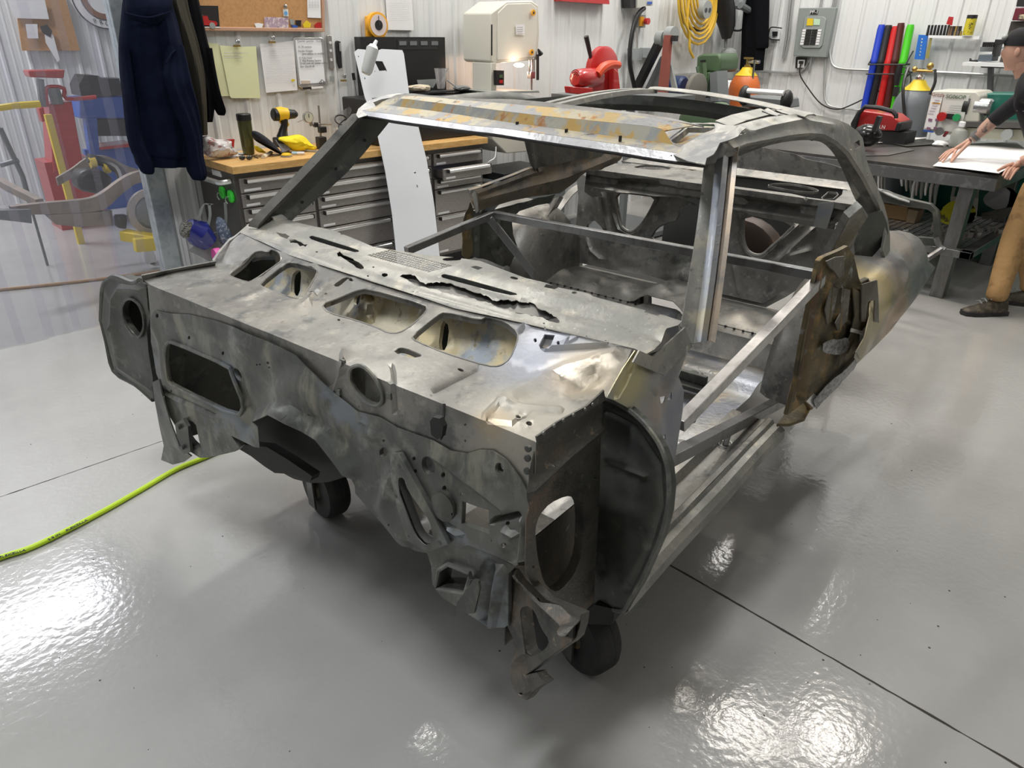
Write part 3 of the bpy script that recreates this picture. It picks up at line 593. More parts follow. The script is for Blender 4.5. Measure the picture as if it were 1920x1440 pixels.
# right corner
Sc2=Spl((1.90,.86,1.45),(.25,-.30,-1))
sheet('roof_corner',[(1244,243),(1300,236),(1320,238),(1345,234),(1378,236),(1400,246),(1385,258),(1350,268),(1343,282),(1338,290),(1325,297),(1322,309),(1290,303),(1262,290),(1245,270),(1252,262)],Sc2,[m_burn],car,[[(1256,266),(1290,239),(1340,239),(1343,242),(1315,252),(1280,268),(1268,270)]],7,[([(1250,268),(1288,238),(1345,238)],7,.01),([(1285,280),(1320,262),(1385,252)],9,.012)],[(1392,248,14,6,.014)],lip=.015)
b=MB(); b.add([Spl((1.92,.88,1.42),(.25,-.30,-1))(x,y) for x,y in [(1250,270),(1290,236),(1350,238),(1320,255),(1280,275)]],[(0,1,2,3,4)]); b.build('corner_pocket',m_rust,car,thick=.002)
sheet('pillar_top_joint',[(1324,296),(1338,284),(1346,262),(1360,258),(1370,272),(1383,284),(1376,292),(1350,298),(1340,306),(1330,308),(1322,309)],Spl((1.83,.775,1.43),(.8,.55,-.2)),[m_burn],car,(),6,domes=[(1348,280,16,22,.015)])
# ---- roof side rail right ----
Rail=Sprof([(.50,.30),(.56,.72),(.62,.95),(.70,1.2),(.775,1.40),(.84,1.46),(1.2,1.5)],axis=0)
ro=[(1383,285),(1366,274),(1350,268),(1336,258),(1352,246),(1378,236),(1410,227),(1440,220),(1470,217),(1495,214),(1520,214),(1545,219),(1570,225),(1590,233),(1607,246),(1617,259),(1623,296),(1630,318),(1638,335),(1648,360),(1657,384),(1664,410),(1668,440),(1668,470),(1660,486),(1655,470),(1660,440),(1657,412),(1645,380),(1620,332),(1591,286),(1570,266),(1545,252),(1518,250),(1480,254),(1440,262),(1400,269),(1386,275)]
sheet('roof_side_rail',ro,Rail,[m_lightst],car,[[(1601,268),(1611,262),(1613,274),(1603,280)],ell(1594,279,2,3,0,6),ell(1626,326,1.5,3,0,6)],8,[([(1370,262),(1440,240),(1500,228),(1560,238)],9,.01)],[(1392,247,12,5,.012)],rlip=.012)
oe=edge([(1366,275),(1400,268),(1440,262),(1480,254),(1518,250),(1545,251),(1570,265),(1591,285),(1620,332),(1645,379),(1660,416),(1664,451),(1659,486)],Rail)
Rin=lambda x,y: Sprof([(.62,.30),(.68,.72),(.72,.95),(.78,1.2),(.835,1.40),(.88,1.46)],axis=0)(x,y)
ie=edge([(1386,292),(1410,282),(1440,272),(1480,264),(1516,262),(1545,268),(1565,290),(1581,320),(1600,365),(1612,388),(1622,402),(1618,430),(1603,478)],Rin)
mid=[(a*.62+c*.38)+V((0,.012,-.012)) for a,c in zip(oe,ie)]
b=MB(); b.strip([oe,mid]); b.build('rail_reveal',m_steel,car,thick=.003)
b=MB(); b.strip([mid,ie]); b.build('rail_inner_flange',m_dark,car,thick=.003)  # dark material paints in the shade on this inward-facing band
# ragged roof-skin remnant along the rail
rs=[Rail(x,y)+V((0,.0,.0)) for x,y in [(1370,238),(1400,226),(1440,216),(1452,213),(1456,218),(1465,212),(1480,216),(1500,214),(1545,219)]]
b=MB(); b.strip([rs,[p+V((0,.05,.012)) for p in rs]]); b.build('roof_skin_remnant',m_lightst,car,thick=.003)
# ---- roof bows ----
def zc(v): return 1.452+.052*(1-((v-1.45)/.66)**2)
bow=[V((2.62+.10*(1-abs(v-1.45)/.66)**.8,v,zc(v))) for v in [.80+.65*i/10 for i in range(11)]]
swp('rear_roof_bow',[(-.035,0),(-.02,.006),(.02,.006),(.035,0)],bow,m_lightst)
bl=[V((2.66+.06*(1-abs(v-1.45)/.66),v,zc(v)-.028)) for v in [.80+.065*i for i in range(21)]]
swp('rear_roof_bow_web',[(-.01,.0),(-.012,-.035),(.02,-.06)],[p+V((.04,0,-.0)) for p in bl],m_dark)
swp('backlight_header',[(-.06,0),(.0,-.03),(.06,-.01)],[p+V((.16,0,-.035)) for p in bl],m_dark)
cb=[V((1.86+.84*t,1.44+.02*t,1.474+.032*math.sin(t*2.2))) for t in [i/8 for i in range(9)]]
swp('roof_centre_brace',[(-.04,-.01),(-.034,.004),(-.012,.004),(-.01,-.004),(.01,-.004),(.012,.004),(.034,.004),(.04,-.01)],cb,m_lightst)
lr=[V((2.0,2.09,1.485)),V((2.2,2.115,1.475)),V((2.45,2.12,1.478)),V((2.7,2.12,1.465)),V((3.0,2.125,1.40)),V((3.2,2.13,1.30))]
swp('roof_side_rail',[(-.03,.0),(0,.012),(.03,-.01),(.035,-.06),(.0,-.085)],crv([p-V((0,0,.022)) for p in lr],4),m_dark,up=(0,0,1))
swp('rail_inner_flange',[(-.035,-.0),(-.045,-.05),(-.02,-.10)],crv([p+V((0,-.02,-.03)) for p in lr[1:]],4),m_dark)
# left sail panel inner
sheet('left_sail_panel',[(985,248),(1000,250),(1140,262),(1163,276),(1150,290),(1080,300),(1000,316),(1003,322),(995,310),(985,272)],Sv(2.13),[m_warm],car,[[(1003,254),(1012,256),(1009,268)]],10,[([(990,252),(1000,315)],8,.01)],wav=.004)
b=MB(); b.strip([[K(979,248,v=2.2),K(990,290,v=2.2),K(998,325,v=2.2)],[K(996,250,v=2.14),K(1003,290,v=2.14),K(1010,322,v=2.14)]]); b.build('sail_flange',m_dark,car,thick=.003)

# ---- rockers and floor ----
RS=[(.640,.33),(.628,.352),(.630,.385),(.648,.398),(.672,.398),(.680,.412),(.696,.414),(.706,.400),(.735,.396),(.748,.372),(.785,.368),(.80,.40),(.832,.405),(.845,.372)]
path=[V((u,0,0)) for u in (1.30,1.6,1.9,2.2,2.44)]
b=MB(); b.strip([[V((p.x,v,z+(.004*math.sin(p.x*9) if 0<j<6 else 0))) for j,(v,z) in enumerate(RS[:6])] for p in path]); b.build('rocker_panel',m_lightst,car,thick=.003,ang=30)
b=MB(); b.strip([[V((p.x,v,z)) for v,z in RS[5:]] for p in path]); b.build('sill_inner',m_steel,car,thick=.003,ang=30)
b=MB(); b.add([K(x,y,v=.64) for x,y in [(1185,1128),(1197,1118),(1210,1126),(1205,1136),(1180,1150),(1168,1148)]],[tuple(range(6))]); b.build('rocker_end_cap',m_dark,car,thick=.003)
for u in (1.68,2.22):
    b=MB(); p=V((u,.765,.372)); b.tube([p,p+V((.012,0,.035))],.011,10); b.ball(p+V((.012,0,.035)),.012,n=8); b.tube([p+V((.03*math.cos(a),.022*math.sin(a),.004)) for a in [k*.7 for k in range(10)]],.002,5); b.build('body_mount_stud',m_chrome,car)
# floor pan with swages, tunnel hump
def floor_z(u,v):
    z=.375
    d=abs(v-1.45); z+= .16*smoo((.20-d)/.12) * (1-.3*smoo((u-2.2)/1.0))
    for vv in (.93,1.05,1.17,1.75,1.87,1.99):
        if 1.45<u<2.25 and abs(v-vv)<.028: z+=.010*smoo((.028-abs(v-vv))/.02)
    z+=.05*smoo((1.38-u)/.35)
    if abs(u-2.02)<.06: z+=.03*smoo((.06-abs(u-2.02))/.03)
    if abs(u-1.66)<.035: z+=.016*smoo((.035-abs(u-1.66))/.02)
    if u>2.62: z+=.03*smoo((u-2.62)/.1)
    z+=.004*noise.noise(V((u*4,v*4,0)))
    return z
nu,nv=90,70; b=MB(); b.strip([[V((1.14+1.86*i/nu,.84+1.28*j/nv,floor_z(1.14+1.86*i/nu,.84+1.28*j/nv))) for j in range(nv+1)] for i in range(nu+1)]); b.build('floor_pan',m_floorpan,car,thick=.003,ang=60)
for (u,v,r) in ((1.52,.95,.02),(1.9,.90,.014),(2.3,.95,.02),(2.45,1.15,.014),(2.2,1.2,.012),(1.6,1.1,.015)):
    b=MB(); b.lathe([(r*1.5,.003),(r*1.4,.008),(r,.008),(r*.9,.002)],V((u,v,floor_z(u,v))),'z',12); b.build('drain_plug',m_steel,car)
b=MB(); b.box((2.46,.98,.41),(2.56,1.12,.43)); b.box((2.5,.98,.43),(2.52,1.12,.47)); b.lathe([(.02,0),(.02,.03)],(2.54,1.05,.43),'z',8); b.build('seat_mount',m_dark,car,bev=.003)
b=MB(); b.box((1.96,1.0,.42),(2.1,1.05,.45)); b.build('seat_mount',m_dark,car,bev=.003)
# far sill
b=MB(); b.strip([[V((u,v,z)) for v,z in [(2.12,.37),(2.14,.44),(2.2,.44),(2.22,.40),(2.26,.33)]] for u in (1.3,2.0,2.6)]); b.build('rocker_panel',m_dark,car,thick=.003)
# rear footwell riser, seat pan, back bulkhead
b=MB(); b.strip([[V((2.86,v,.40)),V((2.92,v,.47)),V((2.93,v,.50)),V((2.98,v,.515))] for v in [.86+.115*i for i in range(12)]]); b.build('seat_riser',m_steel,car,thick=.003,ang=30)
def seat_z(u,v): return .51+.03*math.sin((u-2.95)*8)*(1-smoo((.12-abs(v-1.45))/.1))+.06*smoo((.16-abs(v-1.45))/.1)+.012*math.sin(v*30)*smoo(1-abs(u-3.1)/.1)
b=MB(); b.strip([[V((2.97+.36*i/14,.80+1.36*j/40,seat_z(2.97+.36*i/14,.80+1.36*j/40))) for j in range(41)] for i in range(15)]); b.build('seat_pan',m_steel,car,thick=.003,ang=60)
b=MB()
for j in range(30):
    v=.9+.042*j; b.lathe([(.006,0),(.006,.004)],(2.965+random.uniform(-.003,.003),v,.515),'z',6)
tag(b.build('spot_weld_row',m_black,car),kind='stuff')
Sbk=Spl((3.30,1.45,.5),(1,0,-.18))
zA=lambda p: vw(4,860,220,p); zB=lambda p: vw(3.692,1240,240,p)
bk=zA([(880,400),(1000,470),(1640,600),(1900,680)])+zB([(500,575),(1030,680),(1190,700),(1290,760),(1100,880),(1050,1000),(700,1215),(420,1150)])+zA([(1740,1270),(1400,1180),(1130,1140),(860,1080),(850,1000),(880,800),(900,600)])
bkh=[chai(zA([(1170,568),(1310,578),(1480,600),(1440,700),(1350,830),(1280,860),(1230,840),(1195,740)])),chai(zA([(945,825),(1010,762),(1075,825),(1090,858),(1010,840)])),
     chai(zA([(1430,915),(1480,830),(1560,790),(1640,770),(1660,640),(1900,680),(1900,960),(1760,970),(1600,950)])),
     chai(zB([(560,590),(930,665),(850,760),(770,830),(700,880),(640,880),(590,845),(565,760)]))]
sheet('seat_back_bulkhead',bk,Sbk,[m_steel],car,bkh,8,[([(1145,375),(1150,400),(1160,430),(1182,441),(1200,432),(1220,405),(1240,372)],6,.012),([(1388,405),(1389,450),(1400,474),(1415,484),(1432,483),(1452,466),(1470,448),(1496,424)],6,.012),
   ([(1127,365),(1142,440)],6,.014),([(1460,490),(1525,430)],7,.012),([(1100,447),(1108,470),(1125,485),(1140,487)],6,.008),([(1135,460),(1150,505),(1205,515)],5,.006),([(1375,500),(1385,550)],6,.008),([(1480,480),(1520,470)],10,.014)],[(1180,490,18,10,.006),(1290,520,60,24,.03),(1400,530,10,5,.01)],lip=.02,wav=.003)
for pl in ([(1155,372),(1160,405),(1167,427),(1182,435),(1197,428),(1215,405),(1232,372)],[(1393,410),(1393,446),(1400,468),(1413,478),(1430,478),(1449,462),(1468,446),(1490,424)]):
    b=MB(); b.tube([Sbk(*q) for q in pl],.011,8,sm=4); b.build('bulkhead_tube_edge',m_steel,car)
# package shelf beam and shelf
SH=[(3.22,.90),(3.22,.98),(3.25,1.0),(3.25,1.03),(3.22,1.045),(3.22,1.07),(4.5,1.075)]
Ssh=Sprof(SH)
cr=[[pj((u,v,z)) for v in (.6,1.0,1.5,2.0,2.4)] for u,z in SH[1:6]]
sho=[(1092,320),(1120,315),(1165,303),(1200,300),(1330,318),(1380,326),(1440,320),(1590,345),(1600,352),(1598,372),(1585,392),(1570,420),(1560,432),(1520,425),(1480,412),(1380,395),(1340,388),(1320,380),(1272,372),(1240,365),(1150,362),(1125,355),(1110,345)]
sho2=zA([(960,395),(1060,400),(1180,345),(1290,345),(1850,400),(1990,420)])+zB([(500,400),(900,455),(1000,480),(1200,500),(1290,430),(1350,445),(1350,560),(1290,580),(1180,690),(1030,680),(500,568)])+zA([(1900,680),(1820,630),(1640,600),(1470,590),(1310,570),(1060,555),(1080,590),(1000,600),(940,560)])
sheet('package_shelf',sho2,Ssh,[m_steel],car,[chai(zA([(1300,375),(1380,355),(1520,360),(1600,380),(1560,395),(1400,398)])),chai(zB([(725,395),(800,380),(920,385),(1060,415),(1095,435),(1040,445),(900,430),(800,410)])),zB([(1110,480),(1140,455),(1155,440),(1215,445),(1225,460),(1190,490),(1120,492)]),zA([(1720,390),(1770,388),(1800,394),(1750,397)]),zB([(610,345),(650,340),(690,348),(640,357)])],8,
   [(zA([(1190,480),(1480,495)]),8,-.02),(zB([(600,500),(950,560)]),9,-.02),(zA([(1640,380),(1660,440),(1645,600)]),4,.005)],creases=cr,lip=.01,wav=.003)
b=MB(); b.strip([[K(x,y,u=3.21) for x,y in zB([(1090,520),(1200,510),(1190,560)])],[K(x,y,u=3.21) for x,y in zB([(1050,680),(1140,700),(1150,690)])]]); b.build('shelf_corner_patch',m_blue,car,thick=.003)
# rear valance behind the shelf, trunk floor
b=MB(); S_=Su(4.35); rows=[[S_(x,y) for x,y in [(1180,282),(1250,288),(1320,296),(1370,270),(1440,278),(1495,290),(1510,298),(1560,308),(1590,320),(1600,325)]],[S_(x,y) for x,y in [(1175,300),(1250,310),(1320,322),(1370,330),(1440,336),(1495,342),(1510,346),(1560,352),(1590,356),(1600,358)]]]
b.strip(rows); b.build('rear_valance',m_steel,car,thick=.004)
b=MB(); S_=Spl((3.75,1.45,1.075),(-.3,0,1)); b.strip([[S_(1165,303),S_(1330,322),S_(1600,358)],[S_(1195,293),S_(1340,310),S_(1612,345)]]); b.build('backlight_ledge',m_steel,car,thick=.004)
b=MB(); b.strip([[V((3.33,v,.50)),V((3.7,v,.47)),V((4.35,v,.45)),V((4.37,v,1.03))] for v in (1.08,1.45,1.8,2.15)]); b.build('trunk_floor',m_under,car,thick=.003)
b=MB(); b.lathe([(.18,0),(.22,.01),(.23,.06),(.22,.12),(.18,.14)],(3.62,1.35,.62),'x',24); b.build('spare_wheel_well',mat('burnt_steel',(.07,.05,.04),.5,.4,[((.16,.1,.06),8,.5,.7)]),car)
# inner wheelhouses
def bulb(name,c,rx,rz,wd,sgn,m,u_tilt=0,full=math.pi):
    rows=[]
    for i in range(22):
        a=full*i/21; row=[]
        for j,(k,wv) in enumerate([(1,0),(1.0,.25),(.99,.5),(.96,.75),(.88,.92),(.7,1.0),(.4,1.02),(.1,1.02)]):
            row.append(V((c[0]-rx*k*math.cos(a),c[1]+sgn*wd*wv,c[2]+rz*k*math.sin(a))))
        rows.append(row)
    b=MB(); b.strip(rows); return b.build(name,m,car,thick=.003,ang=60)
bulb('rear_wheelhouse',(3.06,2.42,.40),.36,.50,.30,-1,m_steel)
b=MB(); b.strip([edge([(1003,470),(1020,425),(1045,385),(1065,358),(1085,345)],Sv(2.28)),edge([(1012,480),(1030,435),(1052,395),(1075,365),(1092,352)],Sv(2.24))]); b.build('wheelhouse_flange',m_steel,car,thick=.006)
bulb('rear_wheelhouse',(3.05,.62,.38),.40,.46,.22,1,m_steel)
# ---- left quarter inner: long beam from door to sail ----
qt=[(882,357),(900,352),(960,330),(990,318),(1010,312),(1080,298),(1160,277),(1175,283),(1160,300),(1130,318),(1095,322),(1080,340),(1050,362),(1000,368),(960,376),(920,388),(897,396),(888,375)]
sheet('left_quarter_inner',qt,Spl((2.9,2.17,1.05),(.05,1,.12)),[m_qtr],car,[],9,[([(897,372),(980,350),(1060,330),(1160,288)],14,.02),([(890,360),(960,335),(1010,318)],10,.02)],wav=.003,rlip=.02)
b=MB(); b.strip([edge([(882,357),(893,360),(897,396)],Sv(2.10)),edge([(880,362),(887,370),(893,400)],Sv(2.16))]); b.build('quarter_end_lip',m_lightst,car,thick=.004)
lq=[(868,410),(880,378),(886,395),(920,395),(960,385),(1010,372),(1040,365),(1010,420),(985,465),(965,505),(945,500),(905,485),(870,478),(866,440)]
sheet('left_lock_pillar',lq,Spl((2.55,2.22,.8),(.15,1,0)),[m_dark],car,[[(960,410),(975,396),(1010,385),(1035,380),(1005,425),(985,460),(970,465),(962,440)],ell(950,505,9,7,0,8)],9,[([(895,400),(895,480)],9,.02),([(935,400),(925,450),(938,490)],8,.02)],[(930,470,14,20,-.02)],wav=.006,jit=1)
b=MB(); b.strip([edge([(963,520),(985,470),(1005,425),(1040,372)],Sv(2.20)),edge([(975,528),(1000,470),(1016,425),(1050,368)],Sv(2.15)),edge([(985,520),(1006,470),(1022,430),(1056,370)],Sv(2.2))]); b.build('wheelhouse_flange',m_steel,car,thick=.004)
m_galvw = mat('raw_weld_grey',(.42,.42,.42),.4,.7,[((.25,.25,.25),60,.45,.6)],bump=(80,.6,.008))
# ---- right lock pillar (B pillar) ----
Slk=Spl((2.5,.60,.7),(.20,.98,.0))
lk=[(1536,490),(1542,484),(1575,470),(1590,462),(1600,480),(1608,520),(1612,530),(1628,522),(1632,560),(1633,600),(1612,625),(1610,661),(1590,690),(1560,722),(1520,768),(1510,752),(1476,778),(1490,730),(1505,640),(1525,540)]
lkh=[[(1620,528),(1629,524),(1630,556),(1617,560)],[(1563,702),(1570,694),(1580,697),(1573,710)]]
sheet('lock_pillar',lk,Slk,[m_brown],car,lkh,8,[([(1555,535),(1550,600)],9,.016),([(1572,540),(1566,618)],8,.02),([(1535,520),(1518,640),(1500,745)],7,-.02),([(1604,540),(1610,580),(1602,620),(1580,660)],6,.015),([(1585,600),(1600,615)],6,.01)],[(1552,645,20,15,.012)],wav=.004,lip=.01,rlip=.015)
sheet('pillar_flange',[(1535,492),(1541,486),(1541,520),(1530,580),(1515,650),(1500,715),(1488,745),(1478,775),(1471,778),(1478,745),(1493,690),(1508,620),(1522,560),(1532,520)],Spl((2.42,.62,.8),(.9,.4,0)),[mat('rusty_flange',(.22,.15,.10),.55,.4,[((.42,.22,.10),12,.5,.65),((.30,.28,.25),25,.55,.7)])],car,(),8,rlip=.01)
b=MB(); b.strip([edge([(1524,765),(1560,722),(1590,690),(1612,660)],Spl((2.5,.585,.4),(.1,1,0))),edge([(1510,752),(1547,712),(1590,664),(1616,650)],Spl((2.5,.595,.4),(.1,1,0)))]); b.build('weld_seam_repair',m_bright,car,thick=.008)
b=MB(); b.prism([K(x,y,z=.42) for x,y in [(1455,800),(1490,755),(1510,750),(1520,768),(1508,790),(1480,800)]],(0,0,.012)); b.build('sill_corner_patch',m_brown,car,bev=.002)
# upper quarter: sloping beam from lock pillar to shelf
sheet('right_quarter_beam',zB([(1080,960),(1100,930),(1190,830),(1250,720),(1300,620),(1390,545),(1425,600),(1405,640),(1365,700),(1330,800),(1300,850),(1250,880),(1180,895),(1095,940)]),Spl((2.75,.72,1.02),(.25,.9,.55)),[m_steel],car,[],8,[(zB([(1190,890),(1290,760),(1400,600)]),9,.02)],rlip=.03,wav=.002)
sheet('quarter_brace',zB([(1200,905),(1250,885),(1290,900),(1335,870),(1330,900),(1290,1000),(1250,1060),(1215,1010)]),Spl((2.62,.66,.9),(.3,.95,0)),[m_brown],car,[],8,[(zB([(1240,900),(1225,1000)]),8,.02)])
# ---- right outer wheelhouse / trunk side bulge ----
zW=lambda p: vw(4.967,1560,330,p)
sail=zW([(200,600),(240,480),(330,350),(460,320),(510,440),(520,500),(515,620),(490,770),(420,770),(210,735)])
sheet('sail_panel_inner',sail,Spl((3.25,.66,.95),(.35,.94,.05)),[m_dark],car,(),9,wav=.003)
wh=zW([(200,740),(490,765),(515,640),(523,515),(620,512),(730,535),(810,580),(862,650),(888,730),(895,790),(928,850),(900,900),(840,980),(760,1130),(680,1240),(560,1400),(400,1560),(250,1700),(220,1640),(300,1500),(350,1300),(355,1000),(330,960),(100,1010),(90,990),(150,800)])
def Swh(x,y):
    # rounded bulge: upper roof of the wheelhouse falls to its outer face
    return Sprof([(1.2,.905),(.80,.90),(.66,.885),(.56,.84),(.505,.76),(.49,.66),(.50,.5),(.53,.35),(.56,.2)],axis=0)(x,y)
sheet('outer_wheelhouse',wh,Swh,[m_whl],car,(),9,[(zW([(640,780),(690,870),(680,1000),(640,1100)]),7,.012),(zW([(925,850),(800,1030),(600,1300)]),12,.016)],[(1660,545,40,60,.02)],wav=.002,rlip=.02)
# ---- braces ----
def br_(a,b2,w_,m,nm='cross_brace'): 
    b=MB(); b.beam(a,b2,w_,w_); b.build(nm,m,car,bev=.003)
N1=K(925,402,v=2.12); N2=K(1528,515,u=2.47)
br_(N1,N2,.032,m_tube)
br_(N1+V((-.01,0,0)),K(762,470,v=2.16),.032,m_tube)
br_(N1+V((-.03,0,-.01)),K(1008,524,v=1.95),.034,m_tube)
br_(K(1273,797,v=.69),N2+V((0,-.02,-.01)),.036,m_tubel)
br_(K(1252,862,v=.74),K(1484,742,v=.76),.04,m_tube)
br_(K(1262,838,v=.90),K(1342,800,v=.98),.045,m_tubel)

# inner kick panels, and a black sheet added to shade the left apron hole
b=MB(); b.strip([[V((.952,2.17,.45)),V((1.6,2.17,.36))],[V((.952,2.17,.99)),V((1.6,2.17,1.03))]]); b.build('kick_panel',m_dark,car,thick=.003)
b=MB(); b.strip([[V((1.02,2.20,.68)),V((1.02,2.52,.68))],[V((1.02,2.20,.90)),V((1.02,2.52,.90))]]); b.build('apron_hole_shade',m_black,car,thick=.003)
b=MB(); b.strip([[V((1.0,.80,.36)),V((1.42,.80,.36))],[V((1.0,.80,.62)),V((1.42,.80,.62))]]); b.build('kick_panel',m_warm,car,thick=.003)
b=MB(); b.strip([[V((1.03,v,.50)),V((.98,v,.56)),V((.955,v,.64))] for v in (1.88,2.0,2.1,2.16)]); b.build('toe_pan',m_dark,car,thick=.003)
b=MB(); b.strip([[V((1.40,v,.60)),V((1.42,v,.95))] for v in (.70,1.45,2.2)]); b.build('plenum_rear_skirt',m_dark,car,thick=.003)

sheet('rusty_edge_strip',[(868,410),(880,378),(886,395),(884,430),(888,470),(880,490),(868,478),(866,440)],Spl((2.55,2.20,.8),(.15,1,0)),[m_brown],car,(),7,wav=.006,jit=1.2)
b=MB(); b.strip([[V((u,v,floor_z(u,v)+.006)) for u in (1.15,1.2,1.3,1.4,1.46)] for v in (.85,1.0,1.1,1.2)]); b.build('floor_shade_overlay',m_warm,car,thick=.002)  # brown speckled overlay, its dark tone painting the cowl's shade on the floor
b=MB(); b.prism([Spl((1.02,.74,.4),(.90,-.3,-.1))(x,y) for x,y in [(978,1130),(1000,1130),(1035,1195),(1030,1225),(998,1240),(980,1225),(972,1150)]],(.02,0,0)); b.build('mount_hole_shade',m_black,car)  # black block added behind the mount hole to make it read as shaded

m_grimy = mat('grimy_channel_steel',(.20,.185,.16),.5,.5,[((.13,.115,.09),7,.45,.6),((.34,.33,.31),12,.56,.68)],bump=(70,.3,.006))
for nm,pts,h,m in (('lock_channel',[(1553,536),(1566,540),(1556,590),(1545,608),(1541,580)],.012,m_grimy),('lock_channel',[(1568,538),(1584,542),(1578,600),(1560,618),(1556,604),(1566,585)],.02,m_grimy),
    ('rear_flange_strip',[(1588,536),(1600,545),(1606,560),(1604,598),(1590,640),(1572,668),(1560,690),(1566,664),(1584,625),(1592,590)],.022,m_brown),('outer_edge_strip',[(1600,530),(1629,522),(1632,560),(1633,602),(1624,600),(1625,560),(1612,562),(1608,600),(1600,600)],.03,m_grimy),
    ('torn_top_piece',[(1538,488),(1556,480),(1572,478),(1572,512),(1562,520),(1552,505),(1545,500)],.02,m_grimy),('mid_tab',[(1582,612),(1604,618),(1602,624),(1580,619)],.03,m_bright)):
    b=MB(); q=[Slk(*p)+V((0,-h,0)) for p in pts]; b.prism(q,(0,.006,0)); b.build(nm,m,car,bev=.0015)
sheet('weld_patch',chai([(1533,640),(1545,632),(1560,634),(1572,628),(1578,640),(1570,655),(1555,662),(1538,660),(1530,652)],1),lambda x,y: Slk(x,y)+V((0,-.024,0)),[m_galvw],car,(),6,wav=.01,jit=.8)
sheet('weld_patch',[(1524,764),(1545,738),(1560,722),(1566,712),(1580,700),(1592,690),(1610,662),(1600,664),(1585,680),(1566,695),(1548,712),(1518,750)],lambda x,y: Slk(x,y)+V((0,-.008,0)),[m_galvw],car,(),6,wav=.010,jit=.8)
# ================= room =================
m_floor = mat('grey_epoxy_floor',(.43,.425,.41),.12,0,[((.40,.395,.38),1.3,.4,.6),((.22,.21,.19),160,.73,.76)],bump=(40,.24,.0035),spec=.5)
m_wall = mat('white_ribbed_steel',(.72,.735,.73),.45)
m_white = mat('white_paint',(.82,.83,.84),.45)
m_ceil = mat('ceiling_liner',(.8,.8,.78),.7)
m_galv = mat('galvanised_steel',(.50,.55,.58),.35,.7,[((.40,.45,.48),18,.45,.6)])
m_cond = mat('conduit_zinc',(.52,.53,.52),.35,.7)
m_grey = mat('grey_enamel',(.17,.185,.19),.4)
m_mid = mat('mid_grey_enamel',(.30,.32,.31),.4)
m_red = mat('red_enamel',(.45,.02,.02),.3,coat=.4)
m_dred = mat('dark_red_enamel',(.16,.01,.015),.35)
m_yel = mat('yellow_plastic',(.75,.55,.02),.45)
m_blk = mat('black_plastic',(.015,.015,.016),.42)
m_green = mat('green_enamel',(.07,.12,.06),.4)
m_teal = mat('teal_enamel',(.01,.14,.10),.4)
m_blue_ = mat('blue_enamel',(.03,.10,.42),.4)
m_cream = mat('cream_enamel',(.66,.64,.56),.42)
m_paper = mat('white_paper',(.82,.82,.82),.7)
m_ypaper = mat('yellow_paper',(.72,.74,.45),.7)
m_brass = mat('brass',(.55,.38,.12),.3,.9)
m_ink = mat('dark_ink',(.05,.05,.06),.7)
m_inkg = mat('grey_print',(.60,.60,.63),.7)
m_stain = mat('brushed_stainless',(.46,.43,.41),.36,.75,[((.38,.36,.34),30,.4,.6,(1,1,8))])
m_stain2 = mat('dark_stainless',(.17,.16,.15),.36,.8)
m_alu = mat('satin_aluminium',(.72,.72,.71),.28,.8)
m_wood = mat('butcher_block',(.68,.41,.15),.45,0,[((.58,.33,.11),3,.42,.6,(3,14,14)),((.74,.50,.22),9,.5,.7,(2,9,9))])
def struct(name, b, m, **k):
    o=b.build(name,m,None,**k); o['kind']='structure'; return o
b=MB(); b.box((-6,-7,-.1),(8.6,13,0)); floor=struct('floor',b,m_floor,smooth=False)
def joint(p0,p1,wd):
    b=MB(); p0,p1=V(p0),V(p1); t=(p1-p0); n=int(t.length/.02); t.normalize(); s=V((-t.y,t.x,0)); A=[];B=[]
    for i in range(n+1):
        q=p0+t*(i*.02); k=wd*(.7+.6*noise.noise(q*9)); A.append(q+s*(k+.002*noise.noise(q*30))+V((0,0,.0012))); B.append(q-s*(k+.002*noise.noise(q*25+V((3,0,0))))+V((0,0,.0012)))
    b.strip([A,B]); return b
for i,(p0,p1,wd) in enumerate([((-4,3.13,0),(3.6,3.13,0),.0022),((1.813,-5,0),(1.813,3.13,0),.0042)]):
    b=joint(p0,p1,wd); o=b.build('floor_joint',mat('joint_dirt',(.045,.04,.035),.9),floor); 
fl=MB()
for i in range(70):
    x,y=random.uniform(0,1900),random.uniform(700,1430); q=P(x,y,z=0); r=random.choice([.0015,.002,.003,.004])
    fl.lathe([(r,0.0),(r*.7,.001)],q+V((0,0,.0006)),'z',6)
tag(fl.build('floor_specks',mat('speck',(.10,.09,.08),.8),floor),kind='stuff')
# ribbed wall panels
def wall(name, axis, const, a0, a1, z0, z1, sgn, pw=.915):
    """steel liner panels: major ribs each .229 m; ribs face the room (sgn)"""
    root=bpy.data.objects.new(name,None); root.location=(a0,const,0) if axis=='x' else (const,a0,0); root['kind']='structure'; root['_o']=tuple(root.location); C.objects.link(root)
    x=a0; k=0
    while x<a1-.01:
        xe=min(x+pw,a1); prof=[]; t=x
        base=math.floor(x/.229+1e-6)*.229; ribs=[]
        r=base
        prof.append((x,0))
        while r<xe:
            for (d,h) in ((0,0),(.014,.014),(.034,.014),(.048,0),(.100,0),(.108,.0025),(.120,.0025),(.128,0),(.165,0),(.173,.0025),(.185,.0025),(.193,0)):
                if x<r+d<xe: prof.append((r+d,h))
            r+=.229
        prof.append((xe,0)); b=MB(); rows=[]
        for z in (z0,z1):
            rows.append([V((p,const+sgn*h,z)) if axis=='x' else V((const+sgn*h,p,z)) for p,h in prof])
        b.strip(rows); b.build('wall_panel',m_wall,root,smooth=False,thick=.004); x=xe; k+=1
    return root
wall('wall_back','x',4.9,1.735,8.5,0,4.6,-1)
wall('wall_right','y',8.5,-6.9,4.9,0,4.6,-1)
